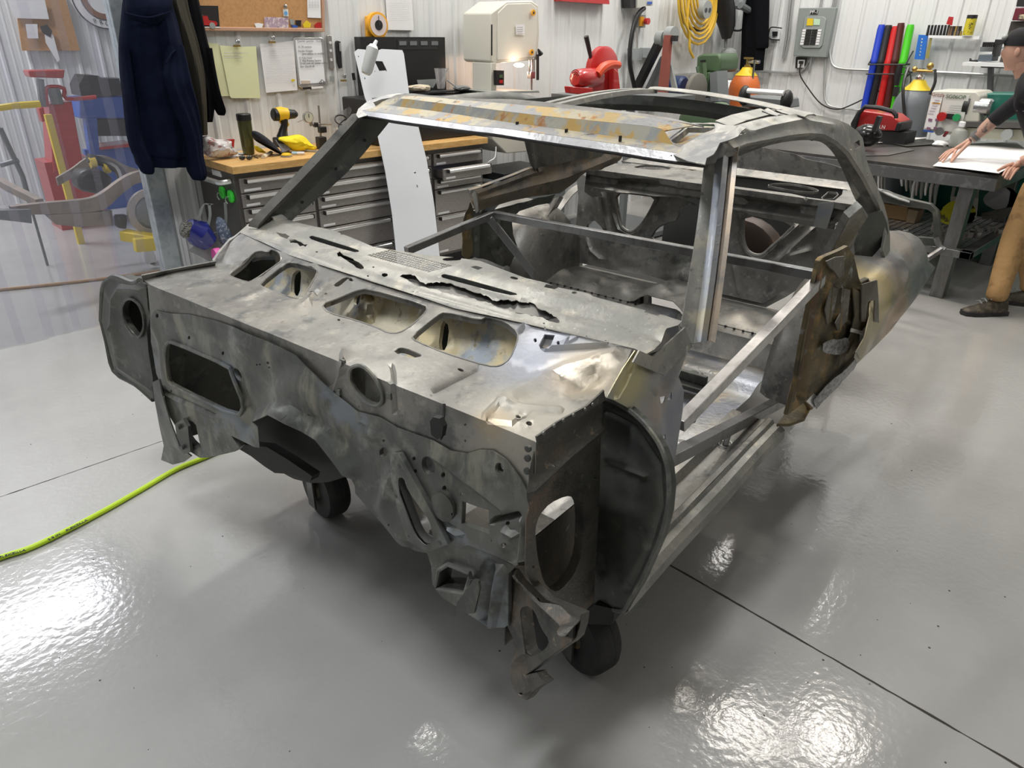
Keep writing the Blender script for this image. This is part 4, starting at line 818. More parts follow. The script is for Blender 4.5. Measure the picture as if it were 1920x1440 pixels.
wall('wall_beyond','x',9.2,-6,8.5,0,4.6,-1)
b=MB(); b.box((-6,4.9,3.2),(1.735,5.0,4.6)); struct('wall_header',b,m_wall)
b=MB(); b.box((-6,4.9,0),(-2.2,5.0,3.2)); struct('wall_left_stub',b,m_wall)
b=MB(); b.box((1.735,4.915,0),(1.80,9.2,4.6)); 
b=MB(); b.box((-6.1,-7,0),(-6,13,4.6)); struct('wall_left',b,m_wall)
b=MB(); b.box((-6,-7.1,0),(8.6,-7,4.6)); struct('wall_front',b,m_wall)
b=MB(); b.box((-6,-7,4.6),(8.6,9.3,4.7)); struct('ceiling',b,m_ceil)
# galvanised post and inner jamb
b=MB(); pa=P(337,497,b=4.80).x
b.box((1.545,4.80,0),(1.655,4.84,3.2)); b.box((1.545,4.84,0),(1.56,4.90,3.2)); b.box((1.64,4.84,0),(1.655,4.90,3.2)); struct('trim_1',b,m_galv,bev=.004)
b=MB(); b.box((1.66,4.86,0),(1.735,4.9,3.2)); b.box((1.68,4.845,0),(1.70,4.86,3.2)); struct('trim_2',b,m_white,bev=.003)
# ---- strip curtain ----
m_pvc=bpy.data.materials.new('clear_pvc'); m_pvc.use_nodes=True; nt=m_pvc.node_tree; N=nt.nodes; L=nt.links; N.remove(N['Principled BSDF'])
tr=N.new('ShaderNodeBsdfTransparent'); tr.inputs[0].default_value=(.93,.92,.96,1); df=N.new('ShaderNodeBsdfTranslucent'); df.inputs[0].default_value=(.72,.70,.76,1); d2=N.new('ShaderNodeBsdfDiffuse'); d2.inputs[0].default_value=(.72,.70,.76,1)
gl=N.new('ShaderNodeBsdfGlossy'); gl.inputs['Roughness'].default_value=.09; fr=N.new('ShaderNodeFresnel'); fr.inputs[0].default_value=1.45
m1=N.new('ShaderNodeMixShader'); m1.inputs[0].default_value=.10; m2=N.new('ShaderNodeMixShader'); ad=N.new('ShaderNodeMixShader'); ad.inputs[0].default_value=.5
tx=N.new('ShaderNodeTexNoise'); tx.inputs['Scale'].default_value=2.2; tcn=N.new('ShaderNodeTexCoord'); mpn=N.new('ShaderNodeMapping'); mpn.inputs['Scale'].default_value=(2,2,6); bpn=N.new('ShaderNodeBump'); bpn.inputs['Strength'].default_value=.5; bpn.inputs['Distance'].default_value=.03
L.new(tcn.outputs['Object'],mpn.inputs[0]); L.new(mpn.outputs[0],tx.inputs['Vector']); L.new(tx.outputs['Fac'],bpn.inputs['Height']); L.new(bpn.outputs[0],gl.inputs['Normal']); L.new(bpn.outputs[0],fr.inputs['Normal'])
L.new(df.outputs[0],ad.inputs[1]); L.new(d2.outputs[0],ad.inputs[2]); L.new(tr.outputs[0],m1.inputs[1]); L.new(ad.outputs[0],m1.inputs[2]); L.new(fr.outputs[0],m2.inputs[0]); L.new(m1.outputs[0],m2.inputs[1]); L.new(gl.outputs[0],m2.inputs[2]); L.new(m2.outputs[0],N['Material Output'].inputs[0])
cur=thing('strip_curtain','clear overlapping plastic strip curtain hanging in the doorway','curtain',(0,4.83,3.2))
b=MB(); b.box((-2.2,4.82,3.15),(1.56,4.86,3.2)); b.build('curtain_rail',m_galv,cur)
x=-2.15; i=0
while x<1.5:
    b=MB(); rows=[]
    for z in (0.012,.5,1,1.5,2.2,3.17):
        rows.append([V((x+.2*j/6,4.835+(.009 if i%2 else -.006)-.012*math.cos((j/6-.5)*3)+.01*math.sin(z*2+i),z)) for j in range(7)])
    b.strip(rows); b.build('pvc_strip',m_pvc,cur); x+=.155; i+=1

# ---------- beyond the curtain ----------
def flat(name, px, S_, m, th=.004, parent=None, off=None):
    b=MB(); pts=[S_(*q) for q in px]; n=(pts[1]-pts[0]).cross(pts[2]-pts[0]).normalized()
    if n.dot(V((0,0,H))-pts[0])<0: n=-n
    b.prism(pts,-n*th)
    return b
def SB(v): return lambda x,y: P(x,y,b=v)
def SA(v): return lambda x,y: P(x,y,a=v)
def SZ(v): return lambda x,y: P(x,y,z=v)
def fsolo(name,px,S_,m,label,cat,th=.004,group=None):
    return solo(name,flat(name,px,S_,m,th),m,label,cat,group=group,smooth=False)
m_cork=mat('cork',(.50,.27,.11),.8,0,[((.44,.23,.09),60,.45,.6)])
t=thing('pin_board','cork board with notes seen through the clear strip curtain','board',P(90,60,b=9.15))
S9=SB(9.14)
flat('x',[(25,-14),(42,95),(150,95),(120,-14)],S9,m_cork,.02).build('cork_panel',m_cork,t)
for px in ([(15,0),(28,34),(92,36),(84,0)],[(82,52),(86,80),(108,117),(112,112),(100,66)],[(48,45),(52,72),(72,72),(70,45)]): flat('n',px,SB(9.11),m_paper).build('note',m_paper,t)
flat('n',[(75,50),(80,62),(95,70),(98,58),(88,46)],SB(9.105),m_blk).build('photo',m_blk,t)
t=thing('round_sign','round white shop sign seen above the jackets through the curtain','sign',P(190,10,b=9.15))
c0=P(190,-4,b=9.14); b=MB(); b.lathe([(.30,0),(.30,-.02)],c0,'y',40); b.build('sign_face',m_paper,t)
b=MB(); 
for r0,r1,mm in ((.30,.285,m_ink),(.215,.205,m_ink)):
    b=MB(); b.lathe([(r0,-.021),(r0,-.024),(r1,-.024),(r1,-.021)],c0,'y',40); 
    rows=[[c0+V((r*math.sin(a),-.023,r*math.cos(a))) for a in [k*2*math.pi/40 for k in range(41)]] for r in (r0,r1)]; b=MB(); b.strip(rows); b.build('sign_ring',mm,t)
b=MB(); rows=[[c0+V((r*math.sin(a),-.022,r*math.cos(a))) for a in [k*math.pi/20+2.1 for k in range(22)]] for r in (.21,.15)]; b.strip(rows); b.build('sign_ribbon',mat('brown_print',(.25,.12,.07),.6),t)
def text(s, loc, size, m, rot, parent=None, al='CENTER', ext=.001, name='lettering'):
    cu=bpy.data.curves.new(name,'FONT'); cu.body=s; cu.size=size; cu.align_x=al; cu.align_y='CENTER'; cu.extrude=ext; cu.materials.append(m)
    tmp=bpy.data.objects.new(name,cu); C.objects.link(tmp); me=bpy.data.meshes.new_from_object(tmp); bpy.data.objects.remove(tmp); bpy.data.curves.remove(cu)
    if not me.materials: me.materials.append(m)
    o=bpy.data.objects.new(name,me); C.objects.link(o); o.rotation_euler=rot
    if parent is not None: o.parent=parent; o.location=V(loc)-V(parent['_o'])
    else: o.location=loc
    return o
RB=(R(90),0,0); RA=(R(90),0,R(-90))
text('88',c0+V((.0,-.025,.06)),.20,m_ink,RB,t); 
for k,chx in enumerate('PRODU'): text(chx,c0+V((-.12+.06*k,-.025,-.245+.012*abs(k-2))),.06,m_ink,(R(90),R(-18+9*k),0),t)
# red press and blue hoist
t=thing('red_engine_press','red metal press or hoist post behind the clear curtain','machine',P(110,330,b=7.6)-V((0,0,.0)))
Sq=SB(7.6)
flat('x',[(52,132),(57,145),(120,147),(122,131)],Sq,m_red,.18).build('head',m_red,t,bev=.01)
flat('x',[(92,195),(100,325),(158,318),(135,190)],Sq,m_red,.25).build('column',m_red,t,bev=.01)
b=MB(); b.tube([Sq(88,200),Sq(86,170),Sq(95,163),Sq(120,166),Sq(124,185),Sq(180,182)],.018,8,sm=3); b.build('handle',m_red,t)
b=MB(); b.tube([Sq(75,148),Sq(80,200)],.03,8); b.tube([Sq(100,165),Sq(108,195)],.05,8); b.build('ram',m_grey,t)
flat('x',[(72,202),(80,230),(86,226),(82,200)],SB(7.5),m_red,.1).build('side_tank',m_red,t,bev=.01)
q=P(91,215,b=7.0); b_=MB(); b_.box((q.x-.025,7.0,0),(q.x+.025,7.05,q.z)); solo('yellow_upright',b_,m_yel,'thin yellow upright post beside the red press','post')
b_=MB(); q=P(130,320,b=7.7); b_.box((q.x-.2,7.62,0),(q.x+.2,7.95,q.z+.1)); b_.build('pedestal',m_red,t)
t=thing('blue_workbench','blue steel tool bench with dark boxes on it behind the curtain','bench',P(200,300,b=8.2))
Sq=SB(8.2)
flat('x',[(148,185),(150,222),(240,222),(240,180)],Sq,m_blue_,.4).build('side_panel',m_blue_,t,bev=.01)
flat('x',[(160,222),(170,290),(187,290),(182,222)],Sq,m_blue_,.1).build('leg',m_blue_,t)
flat('x',[(186,276),(188,281),(250,275),(250,268)],Sq,m_red,.3).build('lower_rail',m_red,t)
flat('x',[(182,225),(184,255),(240,255),(240,223)],Sq,m_blk,.3).build('drawer_box',m_blk,t)
b_=MB(); q=P(178,288,b=8.3); b_.box((q.x-.1,8.25,0),(q.x+1.2,8.32,q.z+.05)); b_.build('leg_frame',m_blue_,t)
b=flat('x',[(148,160),(152,180),(235,178),(235,148),(190,147),(185,142),(158,141)],Sq,m_blk,.3); solo('tool_case',b,m_blk,'black tool cases sitting on the blue bench behind the curtain','case',smooth=False)
# yellow bar, stands
b=MB(); b.tube([P(-20,205,b=6.4),P(28,198,b=6.4)],.022,8); b.tube([P(28,198,b=6.4),P(75,195,b=6.4)],.024,8); o=solo('yellow_gripped_bar',b,m_yel,'horizontal bar with yellow grip behind the curtain','bar')
b=MB()
for p,q in (((0,240),(42,330)),((0,310),(35,300)),((-20,225),(5,250))): b.tube([P(*p,b=6.5),P(*q,b=6.5)],.018,8)
b.tube([P(42,330,b=6.5),P(60,395,b=6.5)],.018,8); b.tube([P(60,395,b=6.5),V((P(60,395,b=6.5).x,6.5,.0))],.010,8)
solo('tripod_stand',b,m_grey,'dark tubular stand at the far left behind the curtain','stand')
# custom chassis frame on yellow dolly
t=thing('chassis_frame','bare steel vehicle chassis frame rail standing behind the curtain','vehicle frame',P(150,420,b=5.7)*1)
m_rail=mat('raw_frame_steel',(.33,.27,.23),.5,.5,[((.25,.22,.2),6,.45,.6)])
S6=SB(5.7)
rail=[(20,388),(80,381),(130,377),(170,372),(195,360),(225,338),(250,325),(280,320),(320,325)]; rail2=[(25,403),(85,402),(130,400),(175,397),(200,390),(228,365),(255,345),(285,340),(320,345)]
b=MB(); A_=crv([S6(*p) for p in rail],3); B_=crv([S6(*p) for p in rail2],3); d=V((0,.06,0)); b.strip([A_,B_,[p+d for p in B_],[p+d for p in A_]],close=False); b.strip([[p+d for p in A_],A_]); b.build('frame_rail',m_rail,t)
flat('x',[(85,403),(105,421),(150,426),(212,423),(210,395),(160,399)],S6,m_rail,.05).build('gusset_plate',m_rail,t)
flat('x',[(0,395),(0,412),(60,419),(58,393)],SB(5.65),m_grey,.08).build('cross_member',m_grey,t)
b=MB(); b.beam(P(15,350,b=6.2),P(75,380,b=5.8),.05,.05); b.beam(P(0,340,b=6.3),P(15,350,b=6.2),.05,.05); b.build('diagonal_brace',m_rail,t)
Sf=SB(6.4)
b=MB(); A_=crv([Sf(*p) for p in [(105,333),(135,315),(160,297),(185,291),(210,296),(235,310),(262,318)]],3); b.strip([A_,[p-V((0,0,.06)) for p in A_]]); b.build('frame_rail',m_rail,t,thick=.03)
b=MB(); b.tube([P(165,296,b=6.1),P(195,305,b=6.1),P(222,318,b=6.0),P(232,340,b=5.9)],.035,10,sm=3); b.build('axle_tube',m_blk,t)
for x,y in ((174,305),(200,315)):
    b=MB(); b.lathe([(.039,-.02),(.039,.02)],P(x,y,b=6.08),'x',12); b.build('yellow_band',m_yel,t)
flat('x',[(145,330),(150,358),(200,368),(215,335),(190,318),(160,318)],SB(6.0),m_blk,.2).build('differential',m_blk,t,bev=.03)
b=MB(); c=P(283,397,b=5.55); b.lathe([(.165,0),(.165,-.03),(.12,-.032),(.12,.0)],c,'y',32); b.build('brake_disc',mat('brake_steel',(.42,.38,.35),.35,.8),t)
b=MB(); b.lathe([(.12,-.02),(.10,-.05),(.04,-.06),(.035,-.08)],c,'y',24); b.build('hub',m_grey,t)
flat('x',[(220,405),(222,428),(238,430),(240,404)],SB(5.6),m_blk,.08).build('caliper',m_blk,t,bev=.01)
t=thing('yellow_wheel_dolly','yellow wheel dolly with grey castor under the chassis frame','dolly',P(285,495,z=0))
Sd=SB(5.35)
b=MB(); b.beam(P(232,440,b=5.6),P(305,452,b=5.35),.09,.07); b.beam(P(252,460,b=5.3),P(308,455,b=5.3),.06,.09); b.build('frame',m_yel,t,bev=.006)
b=MB(); b.lathe([(.05,-.02),(.06,-.018),(.06,.018),(.05,.02)],P(285,494,z=0)+V((0,0,.06)),'x',18); b.build('castor_wheel',m_grey,t)
b=MB(); q=P(280,480,z=.1); b.box(q+V((-.05,-.04,-.05)),q+V((.03,.04,.05))); b.build('castor_fork',m_alu,t,bev=.006)
b=MB(); b.tube([P(-40,549,z=.012),P(0,543,z=.012),P(100,533,z=.012),P(205,521,z=.012),P(300,508,z=.012)],.012,8,sm=4); solo('air_hose',b,mat('tan_hose',(.42,.25,.12),.5),'tan hose lying on the floor behind the clear curtain','hose')
# hose on the near floor
hp_=[(-60,1075),(0,1046),(60,1026),(130,992),(200,955),(270,915),(330,880),(390,855),(470,820),(560,790)]
b=MB(); b.tube([P(x,y,z=.011) for x,y in hp_],.0105,10,sm=5); hose=solo('lime_air_hose',b,mat('lime_rubber',(.50,.72,.02),.45),'lime green air hose curving across the grey floor in front of the car','hose')
hpth=crv([P(x,y,z=.0225) for x,y in hp_],5)
for i0,s in ((7,'FLEXZILLA'),(13,'3/8 IN'),(16,'FLEXZILLA')):
    d=hpth[i0+1]-hpth[i0]; text(s,hpth[i0],.017,m_ink,(0,0,math.atan2(d.y,d.x)),None,name='hose_print').parent=hose
    bpy.context.view_layer.update() if False else None
for o in hose.children: o.location=o.location-hose.location

# ---------- jackets ----------
def drape(rows, b0, nf=7, amp=.12, n=44, seed=0, flat_back=True):
    """hanging garment from traced rows (y, x left, x right, depth)"""
    vs=[]
    k=[V((r[0],r[1],r[2])) for r in rows]; dd=[r[3] for r in rows]; kk=crv(k,4); out=[]
    for i,q in enumerate(kk):
        d=dd[min(len(dd)-1,i//4)]*(1-(i%4)/4)+dd[min(len(dd)-1,i//4+1)]*((i%4)/4)
        L_=P(q.y,q.x,b=b0); R_=P(q.z,q.x,b=b0); c=(L_+R_)/2; hw=(R_-L_)/2; row=[]
        for j in range(n):
            a=2*math.pi*j/n; f=1+amp*math.sin(nf*a+seed+q.x*.012)+.5*amp*math.sin(nf*2.3*a+q.x*.02+seed)+.08*noise.noise(V((a*1.5,q.x*.02,seed)))
            row.append(c+hw*math.cos(a)+V((0,-math.sin(a)*d*f,0)))
        out.append(row)
    return out
m_navy=mat('navy_fleece',(.004,.0065,.018),1,0,[((.006,.009,.024),9,.4,.6)],spec=.1,bump=(300,.3,.002))
m_olive=mat('charcoal_olive_cloth',(.045,.042,.033),1,spec=.1,bump=(200,.3,.002)); m_bc=mat('black_cloth',(.005,.0055,.007),1,spec=.1,bump=(200,.3,.002))
t=thing('black_jacket','black jacket hanging behind the navy hoodie at the wall post','jacket',P(385,60,b=4.8))
b=MB(); b.strip(drape([(-30,325,365,.06),(20,330,375,.08),(80,335,388,.09),(110,345,397,.09),(170,365,402,.08),(228,378,396,.05)],4.74,5,.1,seed=2),close=True); b.build('body',m_bc,t)
b=MB(); b.strip(drape([(90,375,396,.05),(130,384,402,.06),(175,392,411,.06),(205,404,421,.05),(216,410,419,.03)],4.70,4,.08,seed=1),close=True); b.build('sleeve',m_bc,t)
t=thing('olive_jacket','dark olive jacket squeezed between the navy hoodie and the black jacket','jacket',P(350,60,b=4.7))
b=MB(); b.strip(drape([(-30,300,345,.06),(20,305,352,.09),(80,320,368,.1),(140,335,380,.1),(200,345,384,.1),(252,355,388,.06)],4.66,5,.1,seed=5),close=True); b.build('body',m_olive,t)
t=thing('navy_hoodie','large navy blue hooded sweatshirt hanging from the post beside the curtain','sweatshirt',P(290,80,b=4.6))
b=MB(); b.strip(drape([(-30,236,318,.09),(10,231,322,.12),(40,228,330,.13),(85,224,340,.14),(140,226,352,.15),(200,234,364,.15),(250,240,372,.15),(285,248,366,.15),(292,251,362,.13),(308,256,356,.13),(311,260,350,.10)],4.58,6,.09,seed=.6),close=True); b.build('body',m_navy,t)
b=MB(); b.strip(drape([(85,310,342,.06),(120,305,350,.08),(150,300,356,.10),(200,318,368,.10),(250,340,375,.09),(290,348,378,.08),(318,352,384,.08),(330,358,384,.07),(337,362,382,.04)],4.46,4,.10,seed=3),close=True); b.build('sleeve',m_navy,t)
b=MB(); b.strip(drape([(90,224,240,.05),(180,232,252,.07),(260,240,268,.07),(300,255,285,.07),(320,264,288,.06),(326,270,286,.03)],4.52,4,.08,seed=4),close=True); b.build('sleeve',m_navy,t)
b=MB(); b.strip(drape([(-20,240,320,.06),(10,236,322,.10),(28,240,312,.10),(45,262,296,.06)],4.50,3,.07,seed=7),close=True); b.build('hood',m_navy,t)
b=MB(); b.tube([P(233,24,b=4.43),P(262,31,b=4.40),P(285,32,b=4.40),P(318,22,b=4.43)],.006,6,sm=4); b.tube([P(338,88,b=4.42),P(322,100,b=4.39),P(312,118,b=4.37)],.005,6,sm=4); b.build('seam',m_navy,t)

# ---------- things pinned on the back wall ----------
bw=4.872
def onwall(name,px,m,label,cat,th=.004,group=None,off=0): return fsolo(name,px,SB(bw-off),m,label,cat,th,group)
t=thing('cork_board','wide cork notice board with wooden frame above the bench','board',P(500,30,b=bw))
flat('x',[(340,-30),(355,53),(607,58),(603,-30)],SB(4.86),m_cork,.015).build('cork_panel',m_cork,t)
m_fr=mat('light_wood_frame',(.50,.30,.20),.5)
flat('x',[(355,50),(375,58),(608,60),(607,53)],SB(4.85),m_fr,.03).build('frame_rail',m_fr,t,bev=.004)
flat('x',[(603,-30),(605,60),(609,60),(608,-30)],SB(4.85),m_fr,.03).build('frame_rail',m_fr,t)
S5=SB(4.853)
t=thing('truck_postcard','dark starry postcard of a red pickup carrying a green tree','picture',P(385,32,b=4.853))
flat('x',[(356,10),(362,50),(412,51),(409,11)],S5,m_blk,.003).build('card',mat('night_print',(.012,.01,.01),.5,0,[((.4,.15,.08),260,.70,.74)]),t)
Sx=SB(4.848)
flat('x',[(369,38),(369,46),(405,49),(408,44),(405,40),(392,38),(389,30),(379,29),(377,38)],Sx,m_red,.002).build('truck_body',m_red,t)
flat('x',[(363,28),(366,38),(378,38),(383,30),(376,24),(368,24)],Sx,m_green,.002).build('tree_load',m_green,t)
for x in (373,398): b=MB(); b.lathe([(.018,0),(.018,-.004)],P(x,48,b=4.847),'y',12); b.build('truck_wheel',m_mid,t)
flat('x',[(363,50),(363,52),(413,52),(412,50)],Sx,m_paper,.002).build('snow_strip',m_paper,t)
onb=lambda name,px,m,label,cat: fsolo(name,px,S5,m,label,cat,.003)
onb('bank_note',[(496,32),(496,52),(541,53),(541,33)],mat('mauve_print',(.42,.30,.38),.6,0,[((.7,.62,.6),40,.5,.6),((.2,.15,.2),70,.6,.66)]),'mauve printed bank note pinned on the cork board','note')
onb('calendar_sheet',[(576,-20),(577,33),(602,34),(600,-20)],m_paper,'white printed sheet at the right end of the cork board','paper')
b=MB()
for i in range(5):
    for j in range(4): b.add([Sx(579+j*5.2,1+i*3),Sx(582.5+j*5.2,1+i*3),Sx(582.5+j*5.2,2.2+i*3),Sx(579+j*5.2,2.2+i*3)],[(0,1,2,3)])
b.build('print_lines',m_inkg,bpy.data.objects['calendar_sheet']); bpy.data.objects['print_lines'].location=-bpy.data.objects['calendar_sheet'].location
onb('white_badge_sticker',[(477,44),(481,53),(491,53),(494,45),(485,43)],m_paper,'small white badge sticker low on the cork board','sticker')
onb('blue_drop_tag',[(531,17),(532,31),(541,31),(540,17)],m_paper,'small white tag with a blue dot under a magnet','tag')
b=MB(); b.lathe([(.012,0),(.012,-.003)],P(536,25,b=4.849),'y',12); solo('blue_dot',b,mat('sky_blue',(.15,.45,.8),.5),'round blue dot on the small white tag','sticker')
b=MB(); b.lathe([(.012,0),(.012,-.012),(.008,-.014)],P(534,12,b=4.85),'y',12); solo('round_magnet',b,m_chrome,'round silver magnet on the cork board','magnet')
onb('oval_badge',[(546,48),(550,52),(557,52),(559,49),(554,47)],m_blue_,'dark blue oval badge sticker beside the bank note','sticker')
for i,(px,m,l) in enumerate([([(543,36),(545,46),(552,47),(552,37)],m_mid,'grey cartoonless decal right of the bank note'),([(554,38),(555,46),(564,50),(565,38)],m_blk,'black splash decal between two stickers'),([(568,46),(570,52),(582,52),(583,44),(575,38)],m_yel,'yellow pointed sticker near the board corner'),([(589,47),(592,53),(602,53),(603,42),(595,42)],m_red,'red and white sticker in the board corner'),]):
    onb('sticker',px,m,l.replace('cartoonless ','round '),'sticker')
# papers with bulldog clips
def clip(x,y,bb,label):
    t=thing('bulldog_clip',label,'clip',P(x,y,b=bb-.01))
    b=MB(); b.rbox(P(x,y+8,b=bb-.012),(.045,.012,.012)); b.build('jaw',m_brass,t)
    b=MB(); b.lathe([(.010,-.02),(.013,-.018),(.013,-.004),(.010,0)],P(x,y,b=bb-.008),'y',10); b.build('grip',m_chrome,t)
onwall('yellow_note',[(390,80),(398,181),(432,180),(410,82)],m_ypaper,'pale yellow paper half hidden behind another yellow sheet','paper')
onwall('yellow_legal_sheet',[(412,85),(431,180),(434,184),(488,184),(480,87),(448,88)],m_ypaper,'pale yellow legal sheet held by a clip below the cork board','paper',off=.008)
b=MB(); Sx=SB(bw-.014)
def lines(parent,S_,x0,x1,ys,dx=0,m=m_inkg,frac=(.5,1),thick=.9):
    b=MB()
    for k,y in enumerate(ys):
        xe=x0+(x1-x0)*random.uniform(*frac); xx=x0+dx*k
        b.add([S_(xx,y),S_(xe+dx*k,y),S_(xe+dx*k,y+thick),S_(xx,y+thick)],[(0,1,2,3)])
    o=b.build('written_lines',m,None); o.parent=parent; o.location=-parent.location; return o
O=bpy.data.objects
lines(O['yellow_legal_sheet'],SB(bw-.014),420,476,[98,103,107],.3)
clip(444,78,bw-.01,'brass bulldog clip holding the yellow legal sheet')
onwall('white_form_sheet',[(487,82),(499,174),(558,169),(550,76),(520,80)],m_paper,'white ruled form sheet clipped between yellow sheet and whiteboard','paper')
lines(O['white_form_sheet'],SB(bw-.006),492,545,[86+4.2*i for i in range(17)],.55,frac=(.95,1),thick=.5)
fsolo('yellow_highlight',[(546,149),(547,153),(553,152),(552,148)],SB(bw-.008),m_yel,'small yellow mark on the white form sheet','mark',.001)
clip(510,71,bw-.006,'silver bulldog clip on top of the white form sheet')
t=thing('whiteboard','small framed whiteboard with handwritten notes and a pen tray','whiteboard',P(580,115,b=bw))
flat('x',[(550,72),(560,162),(565,165),(612,160),(614,155),(607,73),(603,70),(553,70)],SB(bw-.004),m_mid,.02).build('frame',m_alu,t,bev=.004)
flat('x',[(554,75),(563,158),(610,154),(602,75)],SB(bw-.012),m_white,.006).build('board',mat('whiteboard_face',(.85,.86,.88),.15),t)
for k,(y,s) in enumerate(((77,'Quarter patches   10-26-26'),(88,'10, 76 section'),(96,'Fender Freight'),(101,'     (two pieces to modify)'),(109,'2" Poly Hose'),(114,'2" 45g Bracing Square'),(119,'Drain tank kit (water storage)'),(125,'Shr: 32x18-18'))):
    text(s,SB(bw-.016)(557+k*.9,y),.019,mat('marker_grey',(.16,.16,.17),.7),RB,t,'LEFT',.0003)
flat('x',[(569,164),(570,168),(584,167),(583,163)],SB(bw-.03),m_blk,.012).build('marker',m_blk,t); flat('x',[(584,163),(585,167),(606,165),(606,162)],SB(bw-.03),m_paper,.012).build('marker',m_paper,t)
flat('x',[(565,151),(566,157),(581,157),(582,151)],SB(bw-.016),mat('eraser_tan',(.6,.5,.42),.8),.012).build('eraser',mat('eraser_tan',(0,0,0)),t)
b=MB()
for x,r in ((601,.010),(608,.010)): 
    c=SB(bw-.017)(x,155); b.strip([[c+V((q*math.sin(a),0,q*math.cos(a))) for a in [k*.45 for k in range(15)]] for q in (r,r*.7)])
b.tube([SB(bw-.018)(601,153),SB(bw-.018)(603,149),SB(bw-.018)(606,151),SB(bw-.018)(608,154)],.002,5); b.build('tractor_sticker',m_ink,t)
t=thing('torpedo_level','slim perforated aluminium spirit level stuck on the wall','level',P(620,95,b=bw))
flat('x',[(614,68),(617,65),(622,67),(627,127),(623,131),(619,128)],SB(bw-.004),m_alu,.02).build('body',m_stain,t,bev=.003)
for y in (80,95,112): b=MB(); b.lathe([(.010,0),(.010,-.003)],SB(bw-.005)(620+(y-95)*.06,y),'y',10); b.build('vial',m_inkg,t)
t=thing('utility_knife','black utility knife stuck upright on the wall','knife',P(636,100,b=bw))
flat('x',[(630,78),(633,76),(639,78),(642,127),(637,129),(633,115)],SB(bw-.004),m_blk,.018).build('handle',m_blk,t,bev=.003); flat('x',[(636,80),(637,96),(640,96),(639,80)],SB(bw-.010),m_alu,.003).build('slider',m_alu,t)
onwall('square_magnet',[(619,143),(620,153),(627,153),(627,143)],m_mid,'small grey square magnet under the level','magnet',.006)
clip(644,143,bw,'empty silver clip magnet right of the grey square magnet')
t=thing('small_screwdriver','small black handled screwdriver hanging on the wall','screwdriver',P(665,150,b=bw)); b=MB(); b.tube([SB(bw-.01)(662,137),SB(bw-.01)(664,150)],.012,8); b.build('handle',m_blk,t); b=MB(); b.tube([SB(bw-.01)(664,150),SB(bw-.01)(669,188)],.003,6); b.build('shaft',m_chrome,t)
onwall('hanging_form',[(722,-20),(727,56),(776,57),(771,-20)],m_paper,'white ruled form hanging above the black cabinet','paper')
lines(O['hanging_form'],SB(bw-.006),730,768,[1+4*i for i in range(10)],.1,frac=(.98,1),thick=.4)
t=thing('angle_finder','orange magnetic angle finder with round dial on the wall','gauge',P(705,50,b=bw))
m_or=mat('orange_plastic',(.80,.38,.02),.4)
flat('x',[(688,30),(689,69),(723,70),(720,60),(696,60),(694,30)],SB(bw-.01),m_or,.03).build('housing',m_or,t,bev=.003)
c=SB(bw-.03)(708,47); b=MB(); b.lathe([(.085,.03),(.085,-.01),(.07,-.012)],c,'y',28); b.build('dial_rim',m_or,t)
b=MB(); b.lathe([(.07,-.011),(.07,-.014)],c,'y',28); b.build('dial_face',mat('dial_pink',(.72,.62,.6),.4),t); b=MB(); b.lathe([(.033,-.0145),(.033,-.018)],c,'y',16); b.build('dial_centre',m_blk,t); b=MB(); b.box(c+V((-.003,-.021,0)),c+V((.003,-.019,.06))); b.build('needle',m_ink,t)
# ---------- bench ----------
fb=4.335
t=thing('tool_cabinet','long stainless tool cabinet with rows of drawers below the wooden worktop','cabinet',(2.9,4.6,0))
b=MB(); b.box((1.90,fb+.012,.10),(3.93,4.87,.915)); b.build('body',m_stain2,t,smooth=False)
b=MB(); b.box((1.95,fb+.05,0),(3.88,4.84,.10)); b.build('plinth',m_blk,t,smooth=False)
def drawer(x0,x1,zt,zb,lbl=True,out=0,m=m_stain):
    b=MB(); b.box((x0,fb-out-.006,zb+.004),(x1,fb-out+.012,zt-.004)); d=b.build('drawer',m,t,bev=.002)
    b=MB(); b.tube([V((x0+.035,fb-out-.022,zt-.022)),V((x1-.035,fb-out-.022,zt-.022))],.0125,10); h=b.build('handle',m_alu,d)
    b=MB(); 
    for s in (x0+.028,x1-.036): b.box((s,fb-out-.034,zt-.034),(s+.008,fb-out-.006,zt-.008))
    b.build('handle_bracket',m_blk,d)
    if lbl: b=MB(); b.box((x0+.02,fb-out-.0075,zb+.012),(x0+.02+random.choice([.07,.09,.11]),fb-out-.006,zb+.026)); b.build('label_strip',m_paper,d)
    if out:
        b=MB(); b.box((x0+.01,fb-out,zb+.01),(x0+.014,fb+.05,zt-.02)); b.box((x1-.014,fb-out,zb+.01),(x1-.01,fb+.05,zt-.02)); b.box((x0+.01,fb-out,zb+.01),(x1-.01,fb+.05,zb+.014)); b.build('drawer_sides',m_stain2,d,smooth=False)
        b=MB(); 
        for k in range(7): x=random.uniform(x0+.05,x1-.08); b.rbox((x,fb-out+.06+.012*k,zt-.045),(.07,.02,.02),(0,0,random.uniform(-1,1)))
        b.build('drawer_contents',m_blue_,d)
for x0,x1,zs in ((1.925,2.415,(.885,.79,.70,.61,.46,.30,.12)),(2.44,3.03,(.885,.795,.705,.615,.49,.31,.12)),(3.05,3.40,(.885,.795,.705,.615,.49,.31,.12)),(3.43,3.91,(.885,.79,.70,.62,.42,.12))):
    for i in range(len(zs)-1):
        last = x0>3.4 and i==1
        drawer(x0,x1,zs[i],zs[i+1],True,.11 if last else 0)
b=MB(); b.tube([V((1.90,4.40,.86)),V((1.845,4.42,.855)),V((1.835,4.48,.855)),V((1.835,4.72,.855)),V((1.845,4.78,.855)),V((1.90,4.80,.86))],.016,10,sm=3); b.build('side_handle',m_alu,t)
